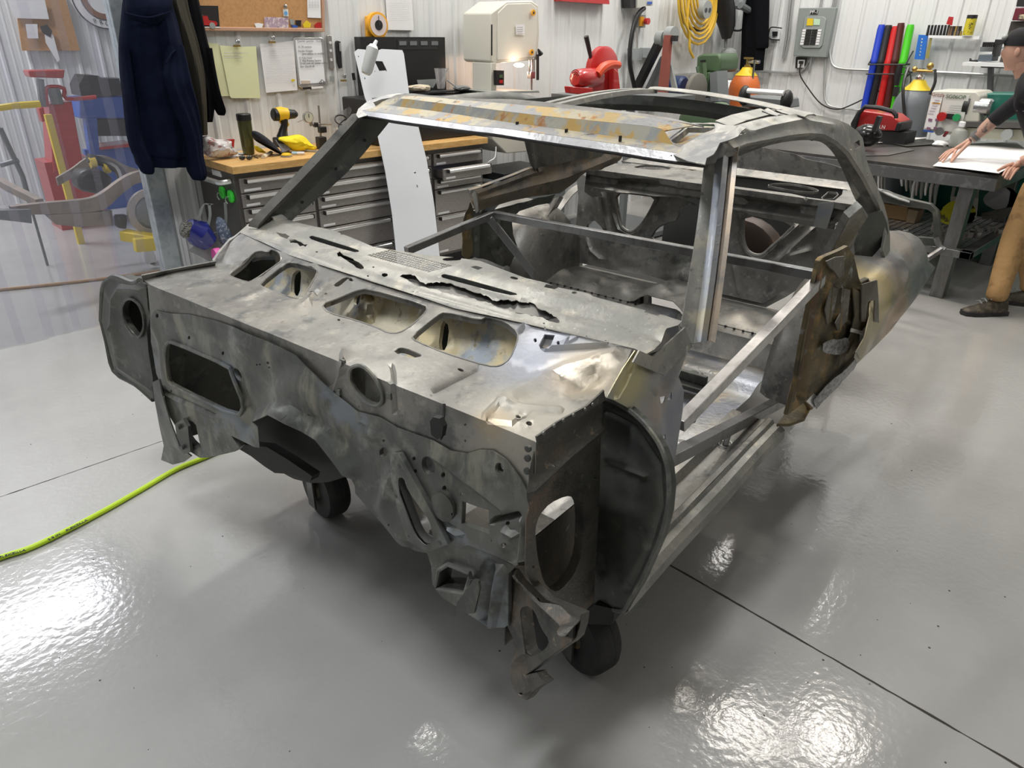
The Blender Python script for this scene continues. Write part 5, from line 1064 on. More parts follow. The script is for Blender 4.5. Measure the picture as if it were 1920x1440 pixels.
b=MB(); b.box((1.893,4.52,.87),(1.90,4.64,.905)); b.build('side_sticker',m_paper,t)
t=thing('wooden_worktop','butcher block wooden worktop on the stainless tool cabinet','worktop',(2.9,4.6,.915))
x=1.88; 
yy=[4.30+.0966*k for k in range(7)]
for k in range(6):
    b=MB(); b.box((1.88,yy[k],.917),(3.945,yy[k+1]-.0008,.96)); b.build('plank',m_wood,t,bev=.0015)
# lower dark recess of the cabinet in front of white sheet is real shadow; white sheet metal leaning
m_sheet=mat('white_coated_sheet',(.80,.83,.87),.35,0)
t=thing('white_sheet_metal','tall white sheet metal panel leaning against the bench','panel',P(790,480,b=4.12)*1)
So=Spl((3.0,4.20,1.0),(0,-1,.30),AZ)
Sn=lambda x,y: Spl((0,4.285,.96),(0,-1,.18),AZ)(x,y)
ps=[(664,98),(671,92),(684,93),(695,100),(715,92),(754,94),(757,101),(766,166),(770,200),(782,228),(800,300),(815,390),(828,520),(772,540),(745,500),(735,400),(722,320),(707,250),(698,215),(684,183)]
b=sheet('panel',ps,Sn,[m_sheet],t,[[(702,114),(717,115),(725,132),(711,133)],ell(778,323,2.2,2.6,0,10),ell(782,349,1.5,3,-20,8),ell(672,106,1.2,1.5,0,6),ell(706,107,1,1.2,0,6),ell(703,134,1,1.2,0,6),ell(724,133,1,1.2,0,6),ell(684,147,1.2,2,0,6)],14,wav=.002,builder=MB())
b.build('sheet',m_sheet,t,thick=.003,ang=60)
t=thing('white_foam_can','white tapered aerosol can hanging off the top of the white sheet','can',P(690,110,b=4.2))
b=MB(); b.tube([SB(4.20)(686,138),SB(4.20)(688,132),SB(4.20)(699,91)],[.028,.036,.040],16); b.build('body',mat('can_white',(.55,.56,.56),.4),t)
b=MB(); b.tube([SB(4.20)(699,91),SB(4.2)(701,85)],[.036,.024],14); b.tube([SB(4.2)(701,86),SB(4.2)(706,76)],[.014,.010],10); b.build('cap',m_white,t)
# black cabinet / riser at back
t=thing('black_tool_chest','black steel tool chest with small vents standing on the worktop','chest',(3.6,4.8,.96))
A_=P(669,69,b=4.83); B_=P(828,72,b=4.83)
b=MB(); b.box((A_.x,4.79,.962),(B_.x,4.865,A_.z)); b.build('back_panel',m_blk,t,smooth=False)
b=MB(); 
for k in range(4): q=P(755+k*20,81,b=4.785); b.box(q+V((-.032,-.003,-.014)),q+V((.032,0,.014)))
b.build('vent_slot',m_grey,t)
b=MB(); q=P(745,74,b=4.787); q2=P(820,92,b=4.787); b.box(q,q2+V((0,.005,0))); b.build('vent_plate',mat('black_satin',(.03,.03,.03),.35),t)
b=MB(); b.box((P(700,250,b=4.5).x,4.45,.962),(4.02,4.79,1.10)); b.build('lid_tray',m_blk,t,bev=.01)
b=MB(); b.box((2.98,4.44,1.10),(4.05,4.80,1.27)); b.build('upper_box',m_blk,t,bev=.01)
b=MB(); b.strip([[P(768,172,b=4.62),P(885,168,b=4.62)],[P(768,178,b=4.5),P(860,170,b=4.5)]]); solo('black_tray',b,m_blk,'thin black tray on top of the tool chest','tray',thick=.01)
def lump(S_,px,r,m,nm,lb,ct,seed=0,k=9,pts=None):
    """crumpled soft thing: hull traced, puffed and creased"""
    poly=chai(px,1); c=(sum(p[0] for p in poly)/len(poly),sum(p[1] for p in poly)/len(poly)); cc=S_(*c); vs=[cc+V((0,-r,0))]; rings=[]
    for s in (.25,.5,.75,.9,1.0):
        rings.append([cc+(S_(*p)-cc)*s*(1+.06*noise.noise(V((i*.9,s*3,seed))))+V((0,-r*math.sqrt(max(0,1-s*s))-.35*r*noise.noise(V((i*.7,s*6,seed+4))),0)) for i,p in enumerate(poly)])
    b=MB(); b.strip(rings,close=True); n=len(poly); b.add(rings[0],[tuple(range(n))]); b.strip([rings[-1],[p+V((0,.03,0)) for p in rings[-1]]],close=True)
    return solo(nm,b,m,lb,ct,ang=50)
lump(SB(4.55),[(766,162),(790,158),(806,160),(808,168),(795,172),(770,171)],.03,mat('beige_glove',(.55,.48,.36),.8),'work_glove','beige leather work glove lying on the black tool chest','glove',1)
fsolo('grey_card',[(782,150),(784,158),(812,165),(822,148)],SB(4.68),m_mid,'grey card leaning behind the clear cup','card')
t=thing('clear_cup','clear plastic cup with a stir stick on the black tool chest','cup',P(830,166,b=4.58))
m_clear=mat('clear_plastic',(.9,.9,.92),.08,0,trans=.85,alpha=.6)
q=P(827,166,b=4.58); b=MB(); b.strip([[q+V((r*math.cos(a),r*math.sin(a),h)) for a in [k*.3142 for k in range(21)]] for r,h in ((.001,.0),(.028,.0),(.045,.13),(.047,.14))]); b.build('cup_wall',m_clear,t,thick=.001)
b=MB(); b.tube([P(824,160,b=4.58),P(840,128,b=4.56)],.004,6); b.tube([P(838,150,b=4.52),P(856,164,b=4.5)],.005,6); b.build('stir_stick',m_mid,t)
lump(SB(4.5),[(852,166),(862,160),(880,162),(884,168),(860,170)],.02,m_grey,'grey_rag','small grey rag at the right end of the tool chest','rag',3)
# ---- things on the worktop ----
def bz(x,y): return P(x,y,z=.962)
t=thing('travel_tumbler','olive green travel tumbler with black lid on the worktop','tumbler',bz(466,290))
q=bz(467,289); b=MB(); b.lathe([(.030,0),(.036,.004),(.040,.05),(.044,.20),(.044,.21)],q,'z',24); b.build('body',mat('olive_steel',(.13,.14,.06),.28,.7),t)
b=MB(); b.lathe([(.046,.21),(.046,.245),(.042,.25),(.012,.25)],q,'z',24); b.build('lid',m_blk,t)
t=thing('cordless_drill','yellow and black cordless drill standing on the worktop','drill',bz(535,283))
m_dw=mat('drill_yellow',(.80,.50,.02),.4); Sd=SB(4.62)
b=MB(); b.tube([Sd(511,215),Sd(513,215),Sd(520,215)],[.030,.040,.040],14); b.build('motor_cap',m_blk,t)
b=MB(); b.tube([Sd(519,215),Sd(528,213),Sd(538,214)],[.042,.044,.038],14); b.build('housing',m_dw,t)
b=MB(); b.tube([Sd(537,214),Sd(545,214),Sd(552,214),Sd(557,215)],[.036,.030,.028,.014],14); b.build('chuck',m_blk,t)
b=MB(); b.tube([Sd(531,222),Sd(533,235),Sd(529,250),Sd(528,258)],[.030,.022,.026,.034],12); b.build('grip',m_blk,t)
b=MB(); b.tube([Sd(524,228),Sd(536,236),Sd(538,245)],.006,6); b.tube([Sd(538,226),Sd(541,234),Sd(535,240)],.006,6); b.build('trim_line',m_dw,t)
b=MB(); b.rbox(Sd(527,266),(.085,.075,.06)); b.build('battery',m_blk,t,bev=.008)
t=thing('baseball_cap','dark cap with grey brim lying open on the worktop','cap',bz(500,285))
def hatrow():
    rows=[]
    for i in range(9):
        a=i/8*math.pi*.5; rows.append([P(502,282,b=4.55)+V((.085*math.cos(a)*math.cos(u)+.01,.07*math.cos(a)*math.sin(u)*.9,.0))+ (V((-.05,0,.09))*(math.sin(a)))+V((.02*math.cos(u)*0,0,.055*math.cos(u)*-1*math.cos(a)+.02)) for u in [k*.3307 for k in range(19)]])
    return rows
b=MB(); b.strip(hatrow(),close=True); b.build('crown',mat('navy_black_cloth',(.01,.012,.02),.85),t,thick=.003)
b=MB(); b.strip([[bz(530,289)+V((.0,0,.01)),bz(545,287)+V((0,0,.02)),bz(552,283)+V((0,0,.012))],[SB(4.6)(516,262),SB(4.6)(532,264),SB(4.6)(548,280)]]); b.build('brim',mat('heather_grey',(.22,.22,.23),.9,0,[((.12,.12,.13),200,.5,.55)]),t,thick=.004)
m_yr=mat('yellow_cloth',(.90,.74,.02),.75)
lump(SB(4.58),[(520,262),(530,256),(545,256),(560,252),(572,256),(585,272),(596,276),(590,282),(568,282),(552,284),(540,276),(530,266)],.05,m_yr,'yellow_rag','bright yellow microfibre rag bunched on the worktop','rag',2)
lump(SB(4.6),[(480,272),(490,280),(500,287),(484,286)],.03,m_yr,'yellow_sponge','small yellow cloth under the dark cap','rag',6)
t=thing('dial_indicator','dial indicator gauge on a magnetic stand on the worktop','gauge',bz(607,283))
q=SB(4.6)(577,220); b=MB(); b.lathe([(.036,.01),(.036,-.012),(.030,-.014)],q,'y',24); b.build('dial_rim',m_chrome,t); b=MB(); b.lathe([(.030,-.013),(.030,-.016)],q,'y',24); b.build('dial_face',mat('dial_cream',(.62,.62,.50),.4),t)
b=MB(); b.box(q+V((-.002,-.019,0)),q+V((.002,-.017,.024))); b.build('needle',m_ink,t)
b=MB(); b.tube([SB(4.6)(558,229),SB(4.6)(570,224)],.003,6); b.tube([SB(4.6)(597,198),SB(4.6)(602,262)],.007,8); b.tube([SB(4.6)(583,232),SB(4.6)(622,233)],.006,8); b.tube([SB(4.6)(582,226),SB(4.6)(584,236)],.012,8); b.build('stand_rod',m_stain,t)
b=MB(); b.rbox(SB(4.6)(603,272),(.06,.05,.11)); b.rbox(SB(4.6)(592,234),(.03,.03,.03)); b.rbox(SB(4.6)(604,243),(.05,.04,.04)); b.build('magnetic_base',m_blk,t,bev=.004)
b=MB(); b.rbox(SB(4.66)(533,262),(.055,.03,.15)); solo('grey_bottle',b,m_mid,'grey bottle standing behind the cordless drill','bottle',bev=.01)
b=MB(); random.seed(3)
for k in range(34):
    x,y=random.uniform(625,700),random.uniform(245,283); q=SB(4.6)(x,y); d=V((random.uniform(-.06,.06),random.uniform(-.03,.03),random.uniform(-.03,.03)));
    q2=q+d; q.z=max(q.z,.972); q2.z=max(q2.z,.972); b.tube([q,q2],.006,6)
for k in range(7): 
    c=SB(4.6)(640+k*6,225+k*7); b.tube([c+V((.05*math.cos(a),.02*math.sin(a),.03*math.sin(a*1+k))) for a in [j*.7 for j in range(9)]],.0045,6,sm=2)
tag(solo('wire_bundle',b,m_blk,'tangled bundle of black cables and plastic bags on the worktop','cables'),kind=None)
fsolo('plastic_sleeve',[(620,222),(626,240),(645,236),(660,205),(655,200)],SB(4.68),m_clear,'clear plastic sleeve standing behind the cable bundle','bag')
t=thing('safety_glasses','dark folding safety glasses on the front of the worktop','glasses',bz(462,300))
for x in (455,468): b=MB(); b.ball(bz(x,300)+V((0,0,.014)),(.022,.010,.014)); b.build('lens',mat('smoked_lens',(.03,.035,.04),.1),t)
b=MB(); b.tube([bz(448,296)+V((0,0,.02)),bz(470,293)+V((0,0,.01)),bz(484,297)],.003,6); b.tube([bz(472,300)+V((0,0,.02)),bz(482,292)+V((0,0,.006))],.003,6); b.build('temple_arm',m_blk,t)
b=MB(); b.tube([bz(494,297)+V((0,0,.008)),bz(509,288)+V((0,0,.008))],[.014,.012],8); solo('glue_tube',b,mat('ivory_plastic',(.7,.65,.5),.5),'small ivory tube lying on the worktop','tube')
t=thing('tape_measure','small yellow tape reel on the worktop','tape measure',bz(537,292)); b=MB(); b.lathe([(.030,0),(.032,.012),(.02,.02)],bz(537,293),'z',16); b.build('case',m_dw,t); b=MB(); b.lathe([(.036,0),(.036,.006)],bz(537,293),'z',16); b.build('rim',m_mid,t)
t=thing('white_marker','white marker with blue band lying on the worktop','marker',bz(560,291)); b=MB(); b.tube([bz(548,290)+V((0,0,.01)),bz(558,290)+V((0,0,.01))],.009,8); b.build('cap',mat('pale_blue',(.4,.6,.75),.4),t); b=MB(); b.tube([bz(558,290)+V((0,0,.01)),bz(571,290)+V((0,0,.01))],.009,8); b.build('barrel',m_white,t)
b=MB(); b.tube([bz(572,284)+V((0,0,.006)),bz(600,286)+V((0,0,.006))],.006,6); solo('pencil',b,m_mid,'grey scriber lying between yellow rag and marker','tool')
b=MB(); b.tube([bz(650,277)+V((0,0,.006)),bz(672,285)+V((0,0,.006))],.006,6); solo('file_tool',b,mat('rusty_tool',(.2,.13,.08),.6),'rusty file lying near the right end of the cables','tool')
lump(SB(4.62),[(379,258),(392,255),(405,262),(432,262),(435,275),(450,288),(430,294),(400,296),(384,290),(380,275)],.05,mat('crumpled_bag',(.62,.60,.60),.3,0,[((.30,.14,.13),26,.52,.62),((.2,.2,.2),40,.58,.66)]),'crumpled_bag','crumpled clear parts bag with papers at the left end of the worktop','bag',8)
fsolo('red_striped_box',[(428,262),(427,280),(438,284),(440,261)],SB(4.66),m_red,'small red and white carton standing behind the crumpled bag','carton',.03)
b=MB(); b.prism([bz(395,296),bz(440,296),bz(462,288),bz(440,286)],(0,0,.004)); solo('open_booklet',b,m_paper,'open white booklet under the crumpled bag','booklet')
# ---- on the cabinet side: green magnets, respirator, face shield ----
for i,(y0,z0) in enumerate(((4.53,.775),(4.415,.768))):
    t=thing('green_magnet_hook','%s green round magnet hook on the cabinet side'%('left' if i==0 else 'right'),'hook',(1.89,y0,z0)); b=MB(); b.lathe([(.038,0),(.038,-.012),(.03,-.016)],(1.898,y0,z0),'x',20); b.build('magnet',mat('lime_green',(.05,.75,.05),.4),t); b=MB(); b.tube([(1.88,y0,z0),(1.86,y0,z0),(1.855,y0,z0-.02),(1.865,y0,z0-.04)],.003,6); b.build('hook',m_chrome,t)
t=thing('face_shield','clear face shield with blue visor and grey straps hanging from a magnet hook','face shield',P(390,440,b=4.50))
Sf_=SB(4.46)
b=MB(); b.tube([Sf_(352,425),Sf_(372,437),Sf_(392,455)],[.055,.085,.06],16); b.build('visor_bowl',mat('deep_blue_plastic',(.015,.02,.18),.18,0,coat=.5),t)
b=MB(); b.tube([Sf_(340,425),Sf_(350,428),Sf_(356,440)],[.03,.055,.045],16); b.build('head_pad',mat('striped_pad',(.25,.24,.21),.7,0,[((.02,.02,.02),90,.48,.52,(1,1,3))]),t)
b=MB(); b.strip([[Sf_(352,470),Sf_(370,478),Sf_(398,493)],[Sf_(372,455),Sf_(392,466),Sf_(414,478)],[Sf_(390,445),Sf_(405,450),Sf_(425,462)]]); b.build('clear_shield',mat('smoky_clear',(.35,.36,.36),.12,0,trans=.5,alpha=.7),t,thick=.003)
for pts in ([(385,382),(378,392),(370,425)],[(392,383),(394,405),(388,435)],[(385,383),(398,384)],[(422,380),(424,410),(420,430),(400,437),(385,436)]):
    b=MB(); q=[Sf_(*p) for p in pts]; b.strip([crv([p+V((-.009,0,0)) for p in q],3),crv([p+V((.009,0,.004)) for p in q],3)]); b.build('strap',m_mid,t,thick=.003)
lump(SB(4.42),[(408,410),(418,408),(430,430),(437,445),(420,462),(410,440)],.03,mat('faded_denim',(.10,.13,.20),.9,0,[((.35,.38,.42),60,.5,.6)]),'blue_bandana','faded blue patterned cloth hanging from the right magnet hook','cloth',4)
b=MB(); b.lathe([(.02,-.02),(.042,-.02),(.045,0),(.042,.02),(.02,.02)],P(407,478,b=4.40),'x',20); solo('respirator_filter',b,mat('magenta_filter',(.75,.12,.42),.5),'pink round respirator filter below the face shield','filter')
# ---------- band saw ----------
t=thing('band_saw','cream upright band saw on a grey base right of the bench','band saw',(4.4,4.5,0))
Sg=SB(4.42)
flat('x',[(920,25),(950,2),(997,1),(1010,10),(1012,60),(1008,112),(925,119),(920,115)],Sg,m_cream,.32).build('upper_cabinet',m_cream,t,bev=.01)
b=MB(); pts=[(934,24),(951,7),(996,6),(1007,16),(1007,60),(1004,107),(932,113)]; 
b=flat('x',pts,SB(4.415),m_cream,.012); b.build('door',mat('cream_door',(.72,.70,.62),.4),t,bev=.004)
flat('x',[(921,118),(921,172),(931,170),(931,116)],Sg,m_cream,.22).build('column',m_cream,t,bev=.005)
flat('x',[(921,240),(924,262),(950,288),(1002,283),(1006,240)],Sg,m_cream,.32).build('lower_cabinet',m_cream,t,bev=.008)
flat('x',[(915,172),(918,176),(1012,174),(1010,170)],SB(4.3),m_mid,.4).build('table',m_mid,t)
flat('x',[(930,132),(931,160),(945,160),(945,132)],SB(4.38),m_blk,.03).build('switch_box',m_blk,t)
for y,m in ((143,m_green),(153,m_red)): flat('x',[(937,y-3),(937,y+3),(943,y+3),(943,y-3)],SB(4.375),m,.01).build('push_button',m,t)
for x,y in ((999,24),(996,98)): b=MB(); b.lathe([(.022,0),(.022,-.01)],SB(4.40)(x,y),'y',16); b.build('orange_emblem',m_or,t); b=MB(); b.lathe([(.009,-.01),(.009,-.012)],SB(4.40)(x,y),'y',8); b.build('emblem_mark',m_ink,t)
flat('x',[(967,46),(968,65),(984,66),(984,46)],SB(4.402),m_paper,.002).build('rating_plate',m_paper,t)
for k in range(4): flat('x',[(970,50+k*4),(970,51+k*4),(981,51+k*4),(981,50+k*4)],SB(4.398),m_inkg,.001).build('plate_line',m_inkg,t)
b=MB(); b.tube([SB(4.40)(922,46),SB(4.40)(922,104)],.006,6); b.build('hinge_rod',m_blk,t)
b=MB(); b.tube([SB(4.4)(1009,92),SB(4.4)(1014,102)],[.006,.022],10); b.tube([SB(4.4)(1008,102),SB(4.4)(1008,150)],.012,8); b.build('tension_knob',m_blk,t)
b=MB(); b.tube([SB(4.38)(993,112),SB(4.38)(993,140)],.010,8); b.tube([SB(4.38)(1001,108),SB(4.38)(1001,140)],.008,8); b.rbox(SB(4.38)(996,141),(.05,.04,.05)); b.build('blade_guide',m_chrome,t)
b=MB(); b.box(SB(4.385)(997,112)+V((0,0,0)),SB(4.385)(998,172)+V((0,.01,0))); b.build('saw_blade',m_chrome,t)
m_lamp=mat('saw_lamp',(1,.9,.8),.4,emit=((1,.72,.5),14)); q=SB(4.36)(973,122); b=MB(); b.ball(q,(.045,.04,.016)); b.build('lamp_bulb',m_lamp,t)
pl=bpy.data.lights.new('saw_lamp_light','POINT'); pl.energy=2.2; pl.color=(1,.62,.42); pl.shadow_soft_size=.03; po=bpy.data.objects.new('saw_lamp_light',pl); po.location=q+V((0,.16,-.03)); C.objects.link(po)
q0=P(918,305,b=4.35); b=MB(); b.box((4.03,4.22,0),(4.80,4.78,.60)); b.build('base_cabinet',m_grey,t,bev=.02)
b=MB(); b.box((4.12,4.3,.60),(4.7,4.7,.66)); b.build('base_neck',m_blk,t)
b=MB(); b.tube([SB(4.3)(930,275),SB(4.28)(928,295),SB(4.28)(918,302),SB(4.3)(912,308)],.004,6,sm=3); b.build('power_cord',m_paper,t)
# ---------- right half of the back wall ----------
t=thing('red_wall_shelf','red steel edge of a shelf high on the back wall','shelf',P(1095,0,b=4.85)); flat('x',[(1050,-30),(1052,2),(1143,8),(1140,-30)],SB(4.8),m_red,.1).build('shelf_edge',m_red,t)
t=thing('drive_control_box','grey and white motor control box on the back wall','control box',P(1200,10,b=4.86)); flat('x',[(1181,-30),(1182,15),(1195,15),(1194,-30)],SB(4.78),m_blk,.1).build('heat_sink',m_blk,t); flat('x',[(1195,-30),(1195,15),(1208,12),(1224,11),(1224,-30)],SB(4.76),m_mid,.1).build('cover',mat('beige_cover',(.5,.5,.46),.5),t); flat('x',[(1214,3),(1214,8),(1223,8),(1223,3)],SB(4.75),m_blue_,.002).build('blue_label',m_blue_,t)
t=thing('rotary_isolator','orange and red rotary isolator switch on the back wall','switch',P(1208,40,b=4.86)); flat('x',[(1198,28),(1198,52),(1210,52),(1211,28)],SB(4.84),m_mid,.04).build('box',m_mid,t); flat('x',[(1201,31),(1201,49),(1208,49),(1208,31)],SB(4.82),m_or,.02).build('plate',m_or,t); b=MB(); b.lathe([(.03,0),(.03,-.04)],SB(4.80)(1210,40),'y',14); b.build('knob',m_red,t)
b=MB(); b.tube([SB(4.78)(1208,15),SB(4.78)(1198,25),SB(4.78)(1188,50),SB(4.78)(1182,85),SB(4.78)(1181,120),SB(4.78)(1190,165)],.022,8,sm=4); solo('thick_black_cable',b,m_blk,'thick black cable running down the back wall from the control box','cable')
t=thing('wall_junction_box','grey junction box with short conduit on the back wall','junction box',P(1200,100,b=4.86)); flat('x',[(1185,91),(1186,113),(1204,113),(1205,91)],SB(4.8),m_mid,.06).build('box',mat('box_grey',(.33,.36,.37),.5),t); flat('x',[(1205,90),(1205,108),(1222,108),(1224,90)],SB(4.84),m_mid,.04).build('box',MATS['box_grey'],t); b=MB(); b.tube([SB(4.84)(1195,52),SB(4.84)(1194,92)],.012,8); b.build('conduit',m_cond,t)
# conduit along both walls
b=MB(); b.tube([V((6.9,4.86,1.29)),V((8.3,4.86,1.29)),V((8.42,4.82,1.30)),V((8.46,4.70,1.31)),V((8.46,4.15,1.31)),V((8.46,4.02,1.33)),V((8.46,3.93,1.42)),V((8.46,3.91,1.6)),V((8.46,3.91,4.5))],.014,8,sm=2); solo('back_corner_conduit',b,m_cond,'steel conduit bending round the room corner and up beside the breaker panel','conduit')
b=MB(); 
c1=[SA(8.46)(x,y) for x,y in ((1578,-40),(1560,60),(1556,90),(1560,118),(1575,128),(1620,131),(1700,133),(1800,137),(1925,144))]; b.tube(c1,.014,8,sm=3); solo('right_wall_conduit',b,m_cond,'long horizontal steel conduit crossing the right wall','conduit')
b=MB(); b.tube([SA(8.46)(x,y) for x,y in ((1572,-40),(1553,60),(1545,160),(1549,190),(1562,200),(1600,205),(1640,208))],.012,8,sm=3); solo('lower_wall_conduit',b,m_cond,'second steel conduit dropping below the breaker panel and turning right','conduit')
b=MB(); 
for k in range(2): b.tube([SA(8.46)(1486+k*5,-40),SA(8.46)(1474+k*5,70),SA(8.46)(1468+k*3,110)],.012,8)
solo('twin_conduit',b,m_cond,'pair of steel conduits left of the breaker panel','conduit')
t=thing('breaker_panel','grey electrical breaker panel on the right wall','breaker panel',SA(8.45)(1527,60))
flat('x',[(1498,15),(1487,105),(1549,108),(1567,14)],SA(8.40),m_mid,.06).build('cabinet',mat('panel_grey',(.25,.28,.27),.45),t,bev=.006)
flat('x',[(1509,34),(1501,85),(1506,90),(1537,90),(1541,85),(1549,36),(1544,31),(1513,31)],SA(8.385),m_mid,.012).build('door_frame',mat('panel_grey2',(.30,.33,.32),.45),t,bev=.004)
for xa in (1512,1523):
    for k in range(6):
        x=xa-k*.9; y=55+k*5; flat('x',[(x-.2,y),(x-.8,y+4),(x+8.8,y+4),(x+9.4,y)],SA(8.375),m_blk,.012).build('breaker',m_blk,t)
for xa in (1505,1534):
    for k in range(6):
        x=xa-k*.9; y=55+k*5; flat('x',[(x,y),(x-.6,y+4),(x+5.8,y+4),(x+6.4,y)],SA(8.378),m_paper,.002).build('circuit_label',m_paper,t)
flat('x',[(1514,34),(1512,48),(1524,48),(1525,35)],SA(8.378),m_yel,.002).build('yellow_label',m_yel,t); flat('x',[(1526,35),(1525,47),(1537,47),(1538,36)],SA(8.378),m_paper,.002).build('green_label',mat('pale_green',(.5,.7,.5),.6),t)
flat('x',[(1520,18),(1519,27),(1533,27),(1534,19)],SA(8.395),m_blk,.002).build('name_plate',m_blk,t)
text('PP-1',SA(8.39)(1526.5,22.7),.05,m_paper,RA,t)
t=thing('wall_socket','white wall outlet on black plate below the breaker panel','outlet',SA(8.46)(1502,118)); flat('x',[(1492,107),(1491,128),(1509,129),(1512,108)],SA(8.46),m_blk,.01).build('back_plate',m_blk,t); flat('x',[(1496,112),(1495,127),(1507,127),(1509,112)],SA(8.45),m_white,.015).build('cover',m_white,t); b=MB(); b.rbox(SA(8.43)(1502,117),(.03,.04,.03)); b.build('plug',m_blk,t)
b=MB(); b.tube([SA(8.42)(x,y) for x,y in ((1501,120),(1500,140),(1515,165),(1540,195),(1570,205),(1600,195),(1640,175),(1690,150),(1710,135))],.007,6,sm=4); solo('black_power_cord',b,m_blk,'black power cord drooping along the right wall from the outlet','cord')
t=thing('thermostat','white square thermostat with dark screen on the right wall','thermostat',SA(8.46)(1455,65)); flat('x',[(1446,55),(1445,73),(1459,74),(1461,55)],SA(8.44),m_white,.03).build('case',m_white,t,bev=.004); flat('x',[(1448,59),(1448,68),(1457,68),(1458,59)],SA(8.42),m_blk,.004).build('screen',m_blk,t); b=MB(); b.tube([SA(8.42)(x,y) for x,y in ((1466,53),(1448,51),(1443,56),(1442,72),(1462,75))],.007,6,sm=3); b.build('guard',m_blk,t)
b=MB(); b.tube([SA(8.42)(x,y) for x,y in ((1440,-10),(1430,20),(1427,45),(1434,54),(1442,55))],.006,6,sm=3); solo('thermostat_wire',b,m_white,'thin white wire looping down to the thermostat','wire')
# black coat in the corner
t=thing('black_shop_coat','long black coat hanging in the room corner','coat',SA(8.2)(1415,60)); b=MB()
def drapeA(rows,a0,**k):
    out=[]; kk=crv([V((r[0],r[1],r[2])) for r in rows],3)
    for i,q in enumerate(kk):
        L_=P(q.y,q.x,a=a0); R_=P(q.z,q.x,a=a0); c=(L_+R_)/2; hw=(R_-L_)/2
        out.append([c+hw*math.cos(a)+V((-math.sin(a)*.09*(1+.15*math.sin(6*a+q.x*.02)),0,0)) for a in [2*math.pi*j/32 for j in range(32)]])
    return out
b.strip(drapeA([(-40,1398,1440),(0,1396,1442),(50,1392,1441),(88,1391,1440),(92,1391,1434),(132,1388,1430)],8.25),close=True); b.build('body',m_bc,t)
# tubes on rack (cable reel) and yellow cord coil
t=thing('yellow_extension_cord','yellow extension cord coiled on a hook on the back wall','extension cord',SB(4.7)(1315,40)); b=MB()
for k in range(7):
    w_=12+k*4.2; h_=38+k*8; b.tube([SB(4.70-.012*(k%3))(1318-k*1.5+w_*math.sin(a)*1.0,-12+h_*max(-.3,math.cos(a))+k*1.5) for a in [j*2*math.pi/20 for j in range(21)]],.014,7)
b.tube([SB(4.68)(x,y) for x,y in ((1294,-20),(1288,40),(1293,70),(1293,92),(1300,108))],.014,7,sm=3); b.build('coil',mat('yellow_cord',(.72,.46,.05),.45),t)
t=thing('grey_outlet_reel','round grey twin outlet hanging in front of the yellow cord','outlet',SB(4.6)(1322,17)); b=MB(); b.lathe([(.085,.03),(.09,0),(.085,-.03)],SB(4.6)(1322,18),'y',24); b.build('face',m_mid,t)
for x in (1319,1326): b=MB(); b.lathe([(.022,-.031),(.022,-.034)],SB(4.6)(x,19),'y',12); b.build('socket',m_ink,t)
b=MB(); b.tube([SB(4.78)(x,y) for x,y in ((1277,-20),(1276,20),(1286,45),(1300,54),(1320,52),(1345,20))],.02,8,sm=4); solo('black_hose_loop',b,m_blk,'black hose loop hanging behind the yellow cord','hose')
t=thing('black_impact_tool','black long-nosed power tool hanging on the wall right of the yellow cord','power tool',SB(4.7)(1363,40))
b=MB(); b.tube([SB(4.68)(1352,-20),SB(4.68)(1358,20),SB(4.68)(1363,50),SB(4.68)(1362,72)],[.11,.12,.09,.05],14); b.build('motor_body',m_blk,t); b=MB(); b.tube([SB(4.68)(1361,72),SB(4.68)(1360,90)],.018,8); b.build('bit',m_grey,t)
b=MB(); b.tube([SB(4.6)(1388,10),SB(4.6)(1412,24)],.035,10); b.tube([SB(4.66)(1395,-20),SB(4.66)(1385,15)],.06,10); b.build('side_handle',m_grey,t); b=MB(); b.tube([SB(4.75)(x,y) for x,y in ((1366,50),(1376,57),(1392,55),(1401,35),(1400,10))],.012,6,sm=3); b.build('cord',m_blk,t)
# ---------- red cut-off saw ----------
t=thing('red_chop_saw','red abrasive chop saw with black handle behind the roof','chop saw',SB(4.3)(1115,175))
Sr=SB(4.15)
b=MB(); q=Sr(1128,132); b.lathe([(.16,.03),(.185,.02),(.185,-.03),(.16,-.045)],q,'y',30); b.build('blade_guard',m_red,t)
b=MB(); b.tube([SB(4.0)(1078,147),SB(4.0)(1082,147),SB(4.05)(1105,145),SB(4.1)(1118,146)],[.05,.068,.072,.075],18); b.build('motor',m_red,t)
b=MB(); b.tube([SB(4.0)(1120,140),SB(4.0)(1130,128),SB(4.0)(1145,121),SB(4.0)(1160,122)],[.035,.04,.034,.03],10,sm=3); b.build('arm',mat('orange_red',(.65,.08,.03),.35),t)
b=MB(); b.tube([Sr(1108,112),Sr(1105,95),Sr(1099,68)],[.012,.018,.02],10); b.build('handle',m_blk,t)
flat('x',[(1150,125),(1160,135),(1165,180),(1150,178)],SB(4.05),m_red,.15).build('stand',m_red,t,bev=.01); flat('x',[(1068,162),(1070,175),(1110,180),(1112,165)],SB(3.95),m_red,.06).build('base',m_red,t,bev=.006)
for k in range(3): b=MB(); b.strip([[SB(3.93)(1078,147)+V((r*math.cos(a),0,r*math.sin(a))) for a in [j*.4+.4 for j in range(6)]] for r in (.03+.014*k,.036+.014*k)]); b.build('cooling_slot',m_dred,t)
b=MB(); b.box((5.0,3.72,.02),(5.9,4.6,.06)); 
for x in (5.02,5.82):
    for y in (3.75,4.5): b.box((x,y,0),(x+.05,y+.05,1.17))
b.box((4.98,3.72,1.17),(5.9,4.6,1.215)); solo('steel_work_stand',b,m_grey,'dark steel stand carrying the red chop saw','stand',smooth=False)
